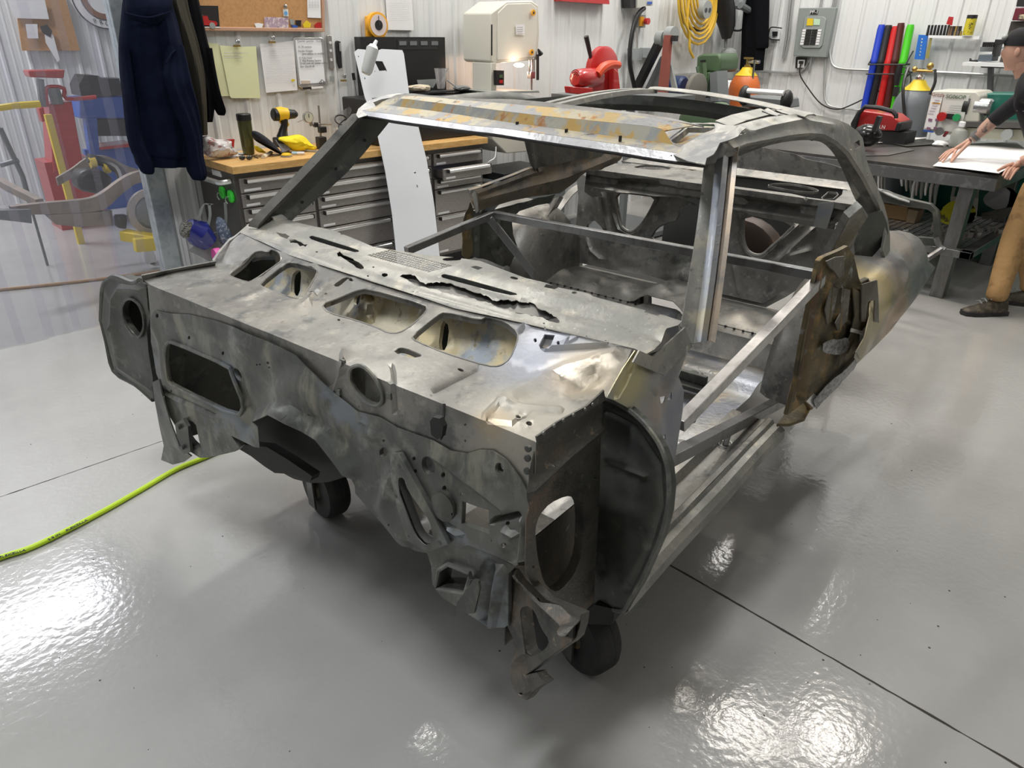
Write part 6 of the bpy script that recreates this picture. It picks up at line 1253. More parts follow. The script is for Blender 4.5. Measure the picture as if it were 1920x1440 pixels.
# ---------- belt grinder ----------
t=thing('belt_grinder','tall belt grinder with brown sanding belt between two black arms','belt grinder',SA(6.9)(1240,180))
Sg=SA(6.6)
b=MB(); b.beam(Sg(1240,72),Sg(1192,170),.09,.06); b.build('front_arm',m_blk,t); b=MB(); b.beam(Sg(1252,105),Sg(1266,170),.03,.05); b.build('rear_arm',m_mid,t)
b=flat('x',[(1237,108),(1205,175),(1240,178),(1245,100)],SA(6.75),m_grey,.05); b.build('frame_plate',m_grey,t)
b=flat('x',[(1245,66),(1255,66),(1246,180),(1232,180)],SA(6.5),m_dred,.06); b.build('sanding_belt',mat('sanding_brown',(.28,.08,.06),.85),t)
for (x,y,r) in ((1240,72,.07),(1258,66,.08)): b=MB(); b.lathe([(r,-.04),(r,.04)],SA(6.6)(x,y),'y',16); b.build('contact_wheel',m_mid,t)
b=MB(); b.rbox(SA(6.55)(1265,72),(.05,.05,.05)); b.build('tension_knob',m_blk,t); b=MB(); b.lathe([(.09,-.12),(.11,-.1),(.11,.1),(.09,.12)],SA(6.9)(1265,163),'y',18); b.build('motor',mat('navy_motor',(.02,.04,.12),.4),t)
# ---------- green bench grinder ----------
t=thing('green_buffing_machine','green pedestal machine with a rounded head behind the roof','machine',SA(6.8)(1325,180))
flat('x',[(1306,106),(1316,101),(1348,100),(1352,110),(1350,132),(1344,137),(1322,135),(1304,150)],SA(6.9),m_green,.35).build('head',m_green,t,bev=.03)
flat('x',[(1304,140),(1303,180),(1325,180),(1330,135)],SA(6.85),m_green,.3).build('body',m_green,t,bev=.01); flat('x',[(1331,137),(1332,190),(1347,190),(1344,133)],SA(6.8),m_grey,.2).build('column',m_grey,t)
flat('x',[(1313,113),(1313,117),(1322,116),(1322,112)],SA(6.87),m_blk,.01).build('slot',m_blk,t); b=MB(); b.tube([SA(6.8)(1308,125),SA(6.8)(1312,147)],.02,8); b.tube([SA(6.8)(1320,118),SA(6.8)(1322,148)],.025,8); b.build('lever',m_green,t); q=SA(6.85)(1304,178); q2=SA(6.85)(1345,185); b=MB(); b.box((6.85,q2.y,0),(7.1,q.y,q2.z)); b.build('pedestal',m_grey,t)
b=MB(); b.lathe([(.15,-.03),(.17,-.02),(.17,.02),(.15,.03)],SA(6.6)(1305,172),'y',24); b.build('grinding_wheel',mat('wheel_grey',(.16,.15,.13),.8),t); b=MB(); b.tube([SA(6.6)(1282,175),SA(6.6)(1300,164)],.015,6); b.build('work_rest',m_blk,t)
# ---------- cylinders ----------
def cyl(nm,lab,px,a0,rad,ztop,col,neck,label_band=None):
    t=thing(nm,lab,'gas cylinder',(a0,SA(a0)(*px).y,0)); c=V((a0,SA(a0)(*px).y,0)); h=ztop
    b=MB(); b.lathe([(rad*.9,0),(rad,.02),(rad,h-rad*1.2),(rad*.93,h-rad*.8),(rad*.7,h-rad*.35),(rad*.4,h-.02),(rad*.3,h)],c,'z',24); b.build('body',col,t)
    b=MB(); b.lathe([(rad*.72,h-rad*.36),(rad*.45,h-.02),(rad*.3,h+.02)],c+V((0,0,.004)),'z',20); b.build('shoulder',neck,t); return t,c,h
t,c,h=cyl('white_gas_cylinder','white and grey gas cylinder with dome cap beside the green machine',(1360,150),8.0,.15,1.25,m_white,m_white); b=MB(); b.lathe([(.151,0.02),(.151,1.0)],c,'z',24); b.build('grey_wrap',m_mid,t); b=MB(); b.lathe([(.085,1.24),(.09,1.30),(.10,1.45),(.085,1.53),(.03,1.56)],c,'z',18); b.build('dome_cap',m_mid,t)
t,c,h=cyl('orange_gas_cylinder','dented orange gas cylinder with yellow neck and brass valve',(1398,150),7.6,.165,1.36,mat('orange_enamel',(.62,.15,.03),.45,0,[((.1,.05,.03),40,.66,.7)]),m_yel)
b=MB(); b.lathe([(.03,1.36),(.035,1.40),(.02,1.41),(.02,1.46),(.05,1.465),(.05,1.48)],c,'z',12); b.build('valve',m_brass,t)
b=MB(); b.tube([c+V((0,0,1.44)),c+V((-.02,-.14,1.44))],.018,8); b.tube([c+V((-.05,-.10,1.46)),c+V((-.05,-.12,.9))],.012,6); b.build('regulator',m_chrome,t)
t,c,h=cyl('grey_gas_cylinder','large grey gas cylinder with yellow neck ring standing behind the table',(1712,200),7.3,.165,1.33,mat('cylinder_grey',(.16,.18,.20),.4),m_yel)
b=MB(); b.lathe([(.03,1.33),(.04,1.38),(.025,1.40),(.025,1.45)],c,'z',12); b.build('valve',m_chrome,t)
b=MB(); b.ball(c+V((-.03,.05,1.44)),.024); b.ball(c+V((-.03,-.07,1.47)),.028); b.tube([c+V((-.03,.05,1.43)),c+V((-.03,-.10,1.43))],.011,8); b.build('regulator',m_brass,t)
b=MB(); b.tube([c+V((-.05,.10,1.45)),c+V((-.18,.06,1.3)),c+V((-.19,-.02,1.05)),c+V((-.2,-.10,.88))],.013,6,sm=4); b.tube([c+V((-.05,-.12,1.44)),c+V((-.1,-.16,1.35)),c+V((-.12,-.15,1.25))],.013,6,sm=3); b.build('hose',m_blk,t)
# coloured tubes in rack
rk=thing('tube_rack','black wire rack holding five coloured tubes on the right wall','rack',SA(8.35)(1660,130)); b=MB()
q0=SA(8.3)(1628,121); q1=SA(8.3)(1698,121)
for z in (0,-.09): b.tube([q0+V((0,0,z)),q1+V((0,0,z))],.008,6); b.tube([q0+V((.12,0,z)),q1+V((.12,0,z))],.008,6)
b.tube([q0+V((0,0,0)),q0+V((.12,0,.1))],.008,6); b.tube([q1+V((0,0,0)),q1+V((.12,0,.12))],.008,6); b.build('wire_frame',m_blk,rk)
for nm,col,(xt,yt),(xb,yb) in (('blue',(.02,.06,.55),(1654,46),(1620,203)),('black',(.02,.02,.022),(1667,47),(1633,204)),('red',(.62,.02,.02),(1680,49),(1648,205)),('maroon',(.09,.015,.015),(1690,43),(1662,205)),('lime green',(.08,.62,.02),(1708,46),(1675,206))):
    t=thing(nm.replace(' ','_')+'_tube','%s plastic storage tube leaning in the rack on the right wall'%nm,'tube',SA(8.36)(xb,yb),'coloured storage tubes in the rack'); m=mat(nm+'_tube_plastic',col,.35)
    T_=SA(8.37)(xt,yt); B_=SA(8.37)(xb,yb); M_=B_+(T_-B_)*.55
    b=MB(); b.tube([B_,M_],.034,14); b.build('lower_tube',m,t); b=MB(); b.tube([M_,M_+(T_-M_)*.1,M_+(T_-M_)*.12,T_-(T_-M_)*.1,T_],[.040,.040,.037,.037,.03],14); b.build('upper_cover',m,t)
    b=MB(); b.tube([M_+(T_-M_)*.02,M_+(T_-M_)*.05],.043,14); b.build('collar',m,t)
b=MB(); b.tube([SA(8.3)(1688,122),SA(8.3)(1683,140),SA(8.3)(1681,160)],[.03,.035,.025],10); b.rbox(SA(8.3)(1680,172),(.03,.05,.09)); b.tube([SA(8.3)(x,y) for x,y in ((1690,124),(1703,130),(1708,150),(1700,168),(1685,172))],.006,6,sm=3); solo('black_torch',b,m_blk,'black plug connector hanging on the tube rack','connector')
# magnetic tool rack
t=thing('drill_bit_rail','white wall rail holding a row of drill bits and taps','tool rail',SA(8.4)(1787,70)); b=flat('x',[(1741,66),(1741,71),(1835,74),(1837,68)],SA(8.36),m_white,.10); b.build('rail',m_white,t)
random.seed(5)
ORDB=['first','second','third','fourth','fifth','sixth','seventh','eighth','ninth','tenth','eleventh','twelfth','thirteenth','fourteenth','fifteenth','sixteenth','last']
bits=[(1738+k*6.2,20) for k in range(7)]+[(1778+k*4,18) for k in range(6)]+[(1788+k*4,9) for k in range(4)]
for i,(x,hh) in enumerate(bits):
    b=MB(); m=[m_blk,m_stain2,mat('rusty_tool',(0,0,0)),m_brass][0 if i<7 else random.randrange(4)]; b.tube([SA(8.38)(x,67),SA(8.38)(x+hh*.22,67-hh)],[.013,.011] ,6); solo('drill_bit',b,m,'%s bit in the white wall rail, %s from the left'%('tall dark' if i<7 else 'short' if i>12 else 'medium',ORDB[i]),'drill bit',group='drill bits in the wall rail')
fsolo('red_hang_card',[(1779,31),(1774,45),(1785,48),(1788,32)],SA(8.34),m_red,'red hang card on the drill bit rail','card')
b=MB(); q=SA(8.36)(1814,66); b.lathe([(.045,0),(.045,.14)],q,'z',16); t=thing('yellow_spray_can','yellow can with black cap on the white wall rail','can',q); b.build('body',mat('can_yellow',(.6,.5,.03),.4,0,[((.1,.09,.03),40,.55,.6)]),t); b=MB(); b.lathe([(.045,.14),(.045,.17),(.03,.172)],q,'z',16); b.build('cap',m_blk,t)
t=thing('blue_hole_gauge','blue plastic gauge plate with holes hanging from the rail','gauge',SA(8.38)(1728,90)); 
b=sheet('x',[(1723,65),(1715,111),(1733,112),(1740,66)],Spl((8.38,0,0),(1,0,0),AZ),None,None,[ell(1729+(.0-k)*.9,73+k*6,2.2,1.8,0,8) for k in range(6)],5,wav=0,builder=MB()); b.build('plate',mat('plastic_blue',(.02,.16,.6),.4),t,thick=.02)
fsolo('olive_feeler_strip',[(1744,70),(1735,108),(1741,110),(1748,71)],SA(8.37),mat('olive_strip',(.30,.27,.08),.5),'olive metal strip hanging beside the blue gauge','strip')
# shelf with cases
t=thing('white_wall_shelf','white shelf board on dark brackets at the right','shelf',SA(8.1)(1860,118)); b=MB(); A_=SA(8.0)(1812,116); b.box((7.9,-1.5,A_.z-.03),(8.45,A_.y,A_.z)); b.build('board',m_white,t,smooth=False); b=flat('x',[(1852,122),(1850,175),(1859,175),(1861,122)],SA(8.2),m_grey,.06); b.build('bracket',m_grey,t); b=flat('x',[(1836,121),(1840,127),(1920,129),(1920,121)],SA(8.2),m_grey,.05); b.build('brace',m_grey,t)
t=thing('grey_index_case','grey metal drill index case open on the wall shelf','case',SA(8.1)(1845,115)); flat('x',[(1835,104),(1832,115),(1859,115),(1862,102),(1837,102)],SA(8.1),m_grey,.2).build('box',mat('slate',(.08,.10,.12),.45),t,bev=.005); flat('x',[(1838,88),(1837,97),(1861,97),(1863,88)],SA(8.15),m_mid,.15).build('tray',m_grey,t); flat('x',[(1866,74),(1859,104),(1866,106),(1872,80),(1886,80),(1886,74)],SA(8.12),m_blk,.15).build('lid',m_blk,t)
for k in range(6): b=MB(); b.tube([SA(8.1)(1843+k*3.6,88),SA(8.1)(1845+k*3.6,79)],.009,6); solo('index_drill',b,m_blk,'small black drill in the grey index case, %s from the left'%ORDB[k],'drill bit',group='drills in the grey case')
fsolo('small_clamp',[(1817,115),(1818,109),(1821,113),(1832,112),(1832,116)],SA(8.1),m_blk,'small black clamp at the left end of the shelf','clamp',.04)
t=thing('brown_drawer_organiser','dark brown small-parts drawer organiser on the shelf at the right edge','organiser',SA(8.1)(1900,80)); flat('x',[(1896,40),(1874,116),(1960,118),(1960,38)],SA(8.05),m_blk,.25).build('case',mat('dark_brown_case',(.035,.028,.022),.5),t)
for k in range(5):
    y=58+k*12; x=1891-k*3.5; flat('x',[(x,y),(x-2.5,y+9),(1950,y+9),(1950,y)],SA(8.03),m_blk,.02).build('drawer',mat('brown_drawer',(.06,.048,.036),.4),t)
t=thing('maroon_tool_box','maroon box with cream label on top of the brown organiser','box',SA(8.0)(1910,35)); flat('x',[(1904,15),(1897,38),(1960,40),(1960,12)],SA(8.0),m_dred,.2).build('box',mat('maroon_box',(.14,.012,.025),.4),t,bev=.005); flat('x',[(1912,27),(1910,36),(1950,36),(1950,27)],SA(7.99),m_ypaper,.003).build('label',mat('cream_label',(.7,.6,.4),.6),t); text('Est.',SA(7.98)(1917,32),.05,m_ink,RA,t)
b=flat('x',[(1912,-20),(1905,12),(1960,10),(1960,-20)],SA(8.05),m_blk,.2); solo('black_top_case',b,m_blk,'black case above the maroon box at the top right','case')
# ---------- lathe ----------
t=thing('metal_lathe','green and cream metal lathe behind the fabrication table','lathe',(7.3,1.6,0))
m_lp=mat('lathe_cream',(.60,.59,.52),.45); SL=SA(7.0)
flat('x',[(1748,170),(1730,245),(1775,252),(1835,256),(1838,180),(1830,172)],SL,m_lp,.4).build('headstock_cover',m_lp,t,bev=.01)
flat('x',[(1836,175),(1830,228),(1960,232),(1960,176)],SA(7.2),m_teal,.3).build('green_headstock',m_teal,t,bev=.01)
flat('x',[(1748,178),(1733,240),(1752,243),(1768,180)],SA(6.985),m_paper,.004).build('notice_plate',m_paper,t); flat('x',[(1770,177),(1757,243),(1800,250),(1818,178)],SA(6.985),m_paper,.004).build('speed_plate',mat('plate_white',(.66,.66,.62),.5),t)
for k in range(6): flat('x',[(1753-k*2.5,186+k*5),(1752-k*2.5,188+k*5),(1762-k*2.5,189+k*5),(1763-k*2.5,187+k*5)],SA(6.98),m_inkg,.001).build('plate_line',m_inkg,t)
flat('x',[(1748,192),(1747.5,194),(1763,195),(1763.5,193)],SA(6.98),m_or,.001).build('warning_strip',m_or,t); flat('x',[(1731,243),(1730,246),(1750,249),(1751,246)],SA(6.98),m_blue_,.001).build('blue_strip',m_blue_,t)
for k in range(5): flat('x',[(1782+k*.0-k*2,196+k*4),(1781.5-k*2,197+k*4),(1806-k*2,199+k*4),(1806.5-k*2,198+k*4)],SA(6.98),m_inkg,.001).build('plate_line',m_inkg,t)
for k in range(4): x=1741+13*(k%2)-3*(k//2); y=222+16*(k//2); flat('x',[(x,y),(x-1,y+5),(x+6,y+6),(x+7,y+1)],SA(6.98),m_inkg,.001).build('pictogram',mat('plum_print',(.25,.12,.2),.6),t)
text('SG06OP',SA(6.978)(1792,182),.042,m_green,RA,t); text('Grizzly',SA(6.978)(1759,178),.035,m_dred,RA,t)
b=MB(); b.lathe([(.035,0),(.035,-.04)],SA(6.97)(1768,218),'x',16); b.build('stop_button',m_red,t); b=MB(); b.lathe([(.028,0),(.028,-.03)],SA(6.97)(1795,220),'x',16); b.build('start_button',mat('button_green',(.02,.3,.1),.4),t); flat('x',[(1776,213),(1775,223),(1786,224),(1788,214)],SA(6.96),m_blk,.03).build('selector_switch',m_blk,t)
b=MB(); b.lathe([(.033,0),(.033,-.025)],SA(6.97)(1763,246),'x',16); b.build('dial',m_chrome,t); b=MB(); b.tube([SA(6.95)(1770,255),SA(6.93)(1776,248)],.012,8); b.build('lever',m_dred,t)
b=MB(); b.lathe([(.04,.05),(.065,.04),(.065,-.06),(.05,-.08)],SA(7.05)(1840,200),'y',20); b.build('chuck',m_chrome,t); b=MB(); b.lathe([(.078,.04),(.078,0)],SA(7.05)(1830,200)+V((0,.04,0)),'y',20); b.build('back_plate',m_blk,t)
flat('x',[(1802,228),(1803,238),(1960,242),(1960,230)],SA(6.9),m_stain2,.3).build('bed_way',m_stain2,t); flat('x',[(1805,240),(1806,258),(1960,266),(1960,244)],SA(6.95),m_lp,.3).build('apron',mat('dirty_cream',(.42,.41,.32),.5),t)
b=MB(); b.lathe([(.04,0),(.04,-.04)],SA(6.9)(1890,252),'x',16); b.build('hand_dial',m_mid,t)
b=MB(); b.box((7.0,-1.5,0),(7.6,2.06,.80)); b.build('cabinet_base',m_teal,t); b=MB(); b.box((6.97,-1.5,.80),(7.7,2.08,.86)); b.build('chip_tray',m_mid,t)
# ---------- fabrication table ----------
tb=thing('fabrication_table','long dark steel fabrication table with lower mesh shelf','table',(6.2,2.4,0))
m_tt=mat('table_steel',(.13,.12,.115),.35,.6,[((.09,.085,.08),3,.42,.6),((.20,.19,.18),7,.6,.75)]); zt=.885
b=MB(); b.box((5.62,1.2,zt-.02),(6.95,3.6,zt)); b.build('table_top',m_tt,tb,smooth=False)
m_edge=mat('table_edge_steel',(.20,.20,.20),.4,.7,[((.30,.30,.30),12,.5,.65)])
b=MB(); b.box((5.62,1.2,zt-.10),(5.68,3.6,zt-.02)); b.box((5.68,1.2,zt-.10),(6.95,1.25,zt-.02)); b.build('apron_rail',m_edge,tb,bev=.003)
for (x,y) in ((5.66,1.33),(5.66,3.45),(6.85,1.33),(6.85,3.45)):
    b=MB(); b.box((x,y,0),(x+.09,y+.09,zt-.10)); b.build('leg',m_tube,tb,bev=.004)
zs_=.37
b=MB(); b.box((5.60,1.22,zs_-.05),(5.67,3.6,zs_)); b.box((5.6,1.22,zs_-.05),(6.95,1.29,zs_)); b.box((6.9,1.22,zs_-.05),(6.95,3.6,zs_)); b.build('shelf_rail',m_tube,tb,bev=.003)
b=MB()
for k in range(26): b.box((5.67,1.30+k*.05,zs_-.012),(6.9,1.304+k*.05,zs_-.006))
for k in range(24): b.box((5.70+k*.05,1.29,zs_-.014),(5.704+k*.05,2.6,zs_-.008))
tag(b.build('shelf_mesh',m_tube,tb,smooth=False),kind='stuff')
b=MB(); b.box((5.67,2.6,zs_-.014),(6.9,3.6,zs_-.006)); b.build('shelf_sheet',m_dark,tb,smooth=False)
TZ=SZ(zt+.004)
fsolo('curved_white_pattern',[(1635,265),(1640,268),(1690,264),(1738,259),(1735,256),(1690,257),(1640,261)],SZ(zt+.012),m_paper,'long white curved template lying on the table','template',.004)
fsolo('dark_sheet_offcut',[(1610,292),(1665,291),(1715,281),(1700,277),(1665,275),(1620,282)],SZ(zt+.006),m_tube,'thin dark steel offcut on the near part of the table','sheet',.003)
fsolo('dark_flat_panel',[(1670,268),(1700,274),(1755,270),(1750,262),(1720,260)],SZ(zt+.010),m_dark,'dark flat panel beneath the white template','sheet',.004)
fsolo('grey_back_strip',[(1640,248),(1645,254),(1725,255),(1722,247)],SZ(zt+.02),m_mid,'grey steel strip along the far side of the table','sheet',.02)
t=thing('plastic_bottle','translucent white plastic squeeze bottle on the table','bottle',P(1793,275,z=zt)); q=P(1793,275,z=zt+.002); b=MB(); b.lathe([(.058,0),(.062,.01),(.062,.10),(.05,.13),(.022,.145),(.022,.155)],q,'z',20); b.build('body',mat('cloudy_plastic',(.45,.46,.42),.3,0,trans=.3),t); b=MB(); b.lathe([(.024,.155),(.026,.19),(.02,.195)],q,'z',16); b.build('cap',m_white,t)
lump(lambda x,y: P(x,y,b=1.95),[(1756,270),(1764,263),(1776,266),(1777,278),(1765,279),(1757,276)],.05,m_paper,'white_rag','crumpled white rag beside the plastic bottle','rag',9)
# the white sheet the man holds
b=MB(); q=[P(1749,311,z=zt+.012),P(1806,270,z=zt+.012),P(1905,266,z=zt+.012),P(1935,290,z=zt+.03),P(1873,325,z=zt+.03),P(1810,317,z=zt+.015)]; b.add(q,[tuple(range(6))]); solo('white_sheet_held',b,m_paper,'white sheet held flat on the table corner by the man','sheet',thick=.002)
# ---------- red welder ----------
t=thing('red_welder','red and black suitcase welder standing behind the table','welder',P(1640,262,z=.885)*1)
Sw=SB(3.05)
Sw=SA(6.6)
flat('x',[(1601,228),(1612,206),(1672,216),(1688,229),(1682,246),(1606,242)],SA(6.6),m_red,.25).build('case',m_red,t,bev=.01)
b=MB(); b.tube([SA(6.55)(1606,226),SA(6.55)(1622,200),SA(6.55)(1674,209),SA(6.55)(1680,222)],.018,8,sm=2); b.build('carry_handle',m_blk,t)
flat('x',[(1594,232),(1608,206),(1614,205),(1604,244),(1596,244)],SA(6.58),m_blk,.27).build('front_panel',m_blk,t,bev=.01); flat('x',[(1682,229),(1676,246),(1686,247),(1690,230)],SA(6.58),m_blk,.27).build('rear_panel',m_blk,t,bev=.01)
text('LINCOLN',SA(6.585)(1640,237),.04,m_paper,RA,t)
b=MB(); q=SA(6.6)(1640,244); b.box((6.62,q.y-.25,.885),(6.85,q.y+.25,q.z)); b.build('feet',m_blk,t)
t=thing('welding_helmet','black welding helmet hanging off the table edge near the roof','helmet',SA(6.2)(1625,250)); b=MB(); b.ball(SA(6.1)(1626,254),(.09,.11,.085)); b.build('shell',mat('gloss_black',(.01,.01,.01),.2),t); b=MB(); b.beam(SA(6.0)(1650,218),SA(6.0)(1640,245),.05,.03); b.build('strap',m_blk,t)
# ---------- grey charger behind roof ----------
t=thing('grey_plasma_cutter','grey portable machine with white handle bar behind the roof rail','machine',SA(6.3)(1430,190)); flat('x',[(1388,180),(1390,200),(1470,204),(1468,186)],SA(6.3),m_mid,.3).build('case',m_grey,t,bev=.01)
b=MB(); b.tube([SA(6.2)(1402,170),SA(6.2)(1470,175)],.022,8); b.build('handle_bar',m_white,t)
for x,y in ((1396,175),(1475,184)): b=MB(); b.ball(SA(6.25)(x,y+4),(.06,.05,.085)); b.build('end_guard',m_blk,t)
b=flat('x',[(1390,200),(1392,330),(1470,335),(1472,200)],SA(6.5),m_blk,.4); b=MB(); b.box((6.32,3.35,.885),(6.62,3.58,1.10)); b.build('stand_box',m_blk,t)
# ---------- under the table ----------
t=thing('hanging_clamps','row of bright locking clamps hanging under the table edge','clamp rack',(5.95,2.2,.78)); b=MB(); b.box((5.95,1.55,.77),(5.97,3.0,.785)); b.build('rack_rail',m_grey,t)
random.seed(11)
for k in range(15):
    x=1650+k*8.6 if k>5 else 1640+k*6; top=(x,300+k*1.2); bot=(x-10-(k>8)*8,350+random.uniform(-6,22)+(k>8)*20)
    b=MB(); ORD=['first','second','third','fourth','fifth','sixth','seventh','eighth','ninth','tenth','eleventh','twelfth','thirteenth','fourteenth','fifteenth','sixteenth','last']; A_,B_=SA(6.05)(*top),SA(6.05)(*bot); M_=(A_+B_)/2+V((0,.02,0)); b.tube([A_,M_,B_],[.010,.016,.008],6,sm=2); m=[m_chrome,m_stain,m_mid][k%3]
    o=solo('locking_clamp',b,m,'bright steel locking clamp under the table edge, %s from the left'%ORD[k],'clamp',group='clamps hanging under the table')
fsolo('green_machine_panel',[(1712,305),(1696,430),(1745,430),(1750,305)],SA(6.8),m_teal,'green machine panel seen below the table','panel',.05)
fsolo('cardboard_box',[(1656,382),(1660,425),(1700,428),(1702,388)],SA(6.3),mat('cardboard',(.42,.27,.13),.8),'brown cardboard box on the lower shelf of the table','box',.25)
fsolo('cardboard_flap',[(1703,392),(1697,428),(1710,430),(1722,396)],SA(6.25),mat('light_card',(.38,.28,.18),.8),'narrow cardboard carton beside the larger box','carton',.15)
t=thing('white_parts_bin','white open plastic bin on the lower table shelf','bin',SA(6.5)(1800,400)); flat('x',[(1782,368),(1782,405),(1830,408),(1834,372)],SA(6.5),m_white,.01).build('front',mat('bin_white',(.55,.54,.48),.5),t); flat('x',[(1786,350),(1782,370),(1787,372),(1792,352)],SA(6.6),m_white,.01).build('side',MATS['bin_white'],t); flat('x',[(1828,355),(1826,372),(1833,374),(1835,356)],SA(6.6),m_white,.01).build('side',MATS['bin_white'],t)
lump(lambda x,y:SA(6.2)(x,y),[(1768,402),(1775,392),(1790,378),(1810,376),(1822,388),(1820,405),(1808,420),(1785,424),(1768,415)],.08,mat('yellow_glove_cloth',(.55,.52,.02),.8,0,[((.15,.14,.03),14,.55,.62)]),'yellow_gloves','crumpled yellow gloves on the mesh shelf','gloves',5)
lump(lambda x,y:SA(6.5)(x,y),[(1850,372),(1870,355),(1900,352),(1902,390),(1875,395),(1855,385)],.06,mat('bag_grey',(.35,.37,.4),.3),'clear_plastic_bags','bunch of clear plastic bags on the shelf by the table leg','bags',6)
b=MB(); b.box((6.95,1.0,.35),(7.0,2.3,.36))
fsolo('dark_shelf_tray',[(1840,400),(1842,412),(1905,402),(1900,388)],SA(6.4),m_dark,'dark curved tray on the lower table shelf','tray',.05)
b=MB(); random.seed(8)
for k in range(26): q=P(random.uniform(1750,1890),random.uniform(418,448),z=zs_+.01); b.rbox(q,(random.uniform(.02,.06),.03,.04),(0,0,random.uniform(0,3)))
tag(solo('loose_hardware',b,m_stain,'loose small metal hardware scattered on the mesh shelf','hardware'),kind='stuff')
# rear door frame leaning beyond the wheelhouse
t=thing('removed_door_frame','bare steel window frame section standing beyond the wheelhouse','panel',P(1690,470,b=1.9)*1)
Sd=SA(5.2)
ring_o=[(1652,356),(1700,372),(1745,382),(1758,395),(1763,430),(1765,455),(1750,462),(1690,458),(1655,452),(1655,440),(1750,446),(1748,400),(1738,393),(1700,388),(1652,378)]
b=flat('x',ring_o,Sd,m_steel,.04); b.build('window_frame',m_dark,t,bev=.006)
b=MB(); b.strip([[SA(5.25)(x,y) for x,y in ((1640,352),(1665,358),(1690,368),(1705,375))],[SA(5.15)(x,y) for x,y in ((1650,358),(1665,366),(1685,374),(1705,380))]]); b.build('folded_edge',m_bright,t,thick=.006)
b=MB(); b.tube([SA(5.2)(1756,445),SA(5.2)(1762,462),SA(5.2)(1772,468)],.02,6); b.beam(SA(5.2)(1745,470),SA(5.2)(1763,466),.03,.03); b.tube([SA(5.0)(1738,485),SA(5.1)(1764,468)],.02,8); b.build('lower_strut',m_tube,t)
b=MB(); b.box((5.0,1.75,0),(5.06,1.81,SA(5.2)(1700,455).z)); b.box((5.0,2.2,0),(5.06,2.26,SA(5.2)(1700,455).z)); b.build('prop_leg',m_tube,t)
# bits seen through the cabin window: red shelving left of table
t=thing('dark_welding_cart','dark wheeled cart with red hoses seen through the side window','cart',(6.6,3.9,0)); b=MB(); b.box((6.3,3.75,.1),(6.8,4.15,.8)); b.build('frame',m_blk,t,bev=.01); b=MB(); b.rbox((6.28,3.8,.6),(.02,.14,.3)); b.build('red_panel',m_dred,t)
for y in (3.8,4.1): b=MB(); b.lathe([(.08,-.03),(.12,-.03),(.12,.03),(.08,.03)],(6.4,y,.12),'y',16); b.build('wheel',m_rubber,t)
# green machine seen through the roof opening
t=thing('green_lathe_motor','green machine motor behind the parcel shelf of the car','machine',(5.2,3.4,0)); b=MB(); b.lathe([(.10,-.2),(.14,-.18),(.14,.18),(.10,.2)],(5.12,3.1,1.09),'x',20); b.build('motor',m_green,t); b=MB(); b.box((4.95,2.97,0),(5.3,3.24,.96)); b.build('pedestal',m_grey,t,bev=.01)
# ---------- person at the table ----------
m_skin=mat('skin',(.58,.33,.24),.5,0,[((.50,.26,.19),8,.5,.7)]); m_tat=mat('tattooed_skin',(.45,.27,.2),.5,0,[((.10,.09,.09),16,.5,.58)])
m_shirt=mat('black_shirt',(.01,.01,.012),.85,bump=(40,.3,.004)); m_pant=mat('tan_canvas',(.42,.25,.10),.8,0,[((.30,.17,.07),9,.5,.65)],bump=(14,.5,.02)); m_shoe=mat('brown_boot',(.055,.045,.03),.6,0,[((.11,.09,.06),30,.5,.6)])
man=thing('person','person in black long-sleeved shirt and tan trousers leaning over the table holding a white sheet','person',(5.8,.95,0))
def skin(name, verts, edges, m, sub=2):
    me=bpy.data.meshes.new(name); me.from_pydata([V(p)-V(man['_o']) for p,r in verts],edges,[]); o=bpy.data.objects.new(name,me); C.objects.link(o); o.parent=man; me.materials.append(m)
    md=o.modifiers.new('skin','SKIN'); md.use_smooth_shade=True
    bm=bmesh.new(); bm.from_mesh(me); lay=bm.verts.layers.skin.verify()
    for i,bv in enumerate(bm.verts):
        r=verts[i][1]; bv[lay].radius=r if isinstance(r,tuple) else (r,r); bv[lay].use_root=(i==0)
    bm.to_mesh(me); bm.free()
    s=o.modifiers.new('sub','SUBSURF'); s.levels=sub; s.render_levels=sub; return o
# positions
hip=V((5.9,.98,.93)); sp1=V((5.9,1.05,1.10)); sp2=V((5.9,1.14,1.28)); sp3=V((5.88,1.22,1.43)); nk=V((5.88,1.28,1.52)); hd=V((5.87,1.345,1.62))
W=lambda x,y,a: P(x,y,a=a)
shL=V((6.06,1.22,1.41)); elL=W(1868,222,6.16); wrL=W(1822,262,6.12)
shR=V((5.70,1.18,1.40)); elR=V((5.60,.86,1.14)); wrR=W(1916,302,5.62)
# continuous body (skin) : head, arms and hands
skin('torso',[(hip,(.16,.13)),(sp1,(.15,.12)),(sp2,(.17,.13)),(sp3,(.15,.10)),(nk,.06),(shL,.075),((shL+elL)/2,.062),(elL,.055),(elL+(wrL-elL)*.25,.056),(shR,.075),((shR+elR)/2,.06),(elR,.052),(elR+(wrR-elR)*.55,.045)],
     [(0,1),(1,2),(2,3),(3,4),(3,5),(5,6),(6,7),(7,8),(3,9),(9,10),(10,11),(11,12)],m_shirt)
b=MB(); fl_=elL+(wrL-elL)*.12; b.tube([fl_,elL+(wrL-elL)*.5,wrL],[.045,.040,.029],14); b.build('forearm',m_tat,man)
b=MB(); b.tube([elR+(wrR-elR)*.5,wrR],[.038,.029],14); b.build('forearm',m_skin,man)
b=MB(); b.tube([wrL+(elL-wrL)*.06,wrL+(elL-wrL)*.2],[.034,.036],14); b.build('wrist_band',mat('grey_band',(.12,.12,.12),.6),man)
text('RA',V((5.725,1.19,1.30)),.08,mat('shirt_print',(.5,.5,.5),.7),(R(90),0,R(-90)),man)
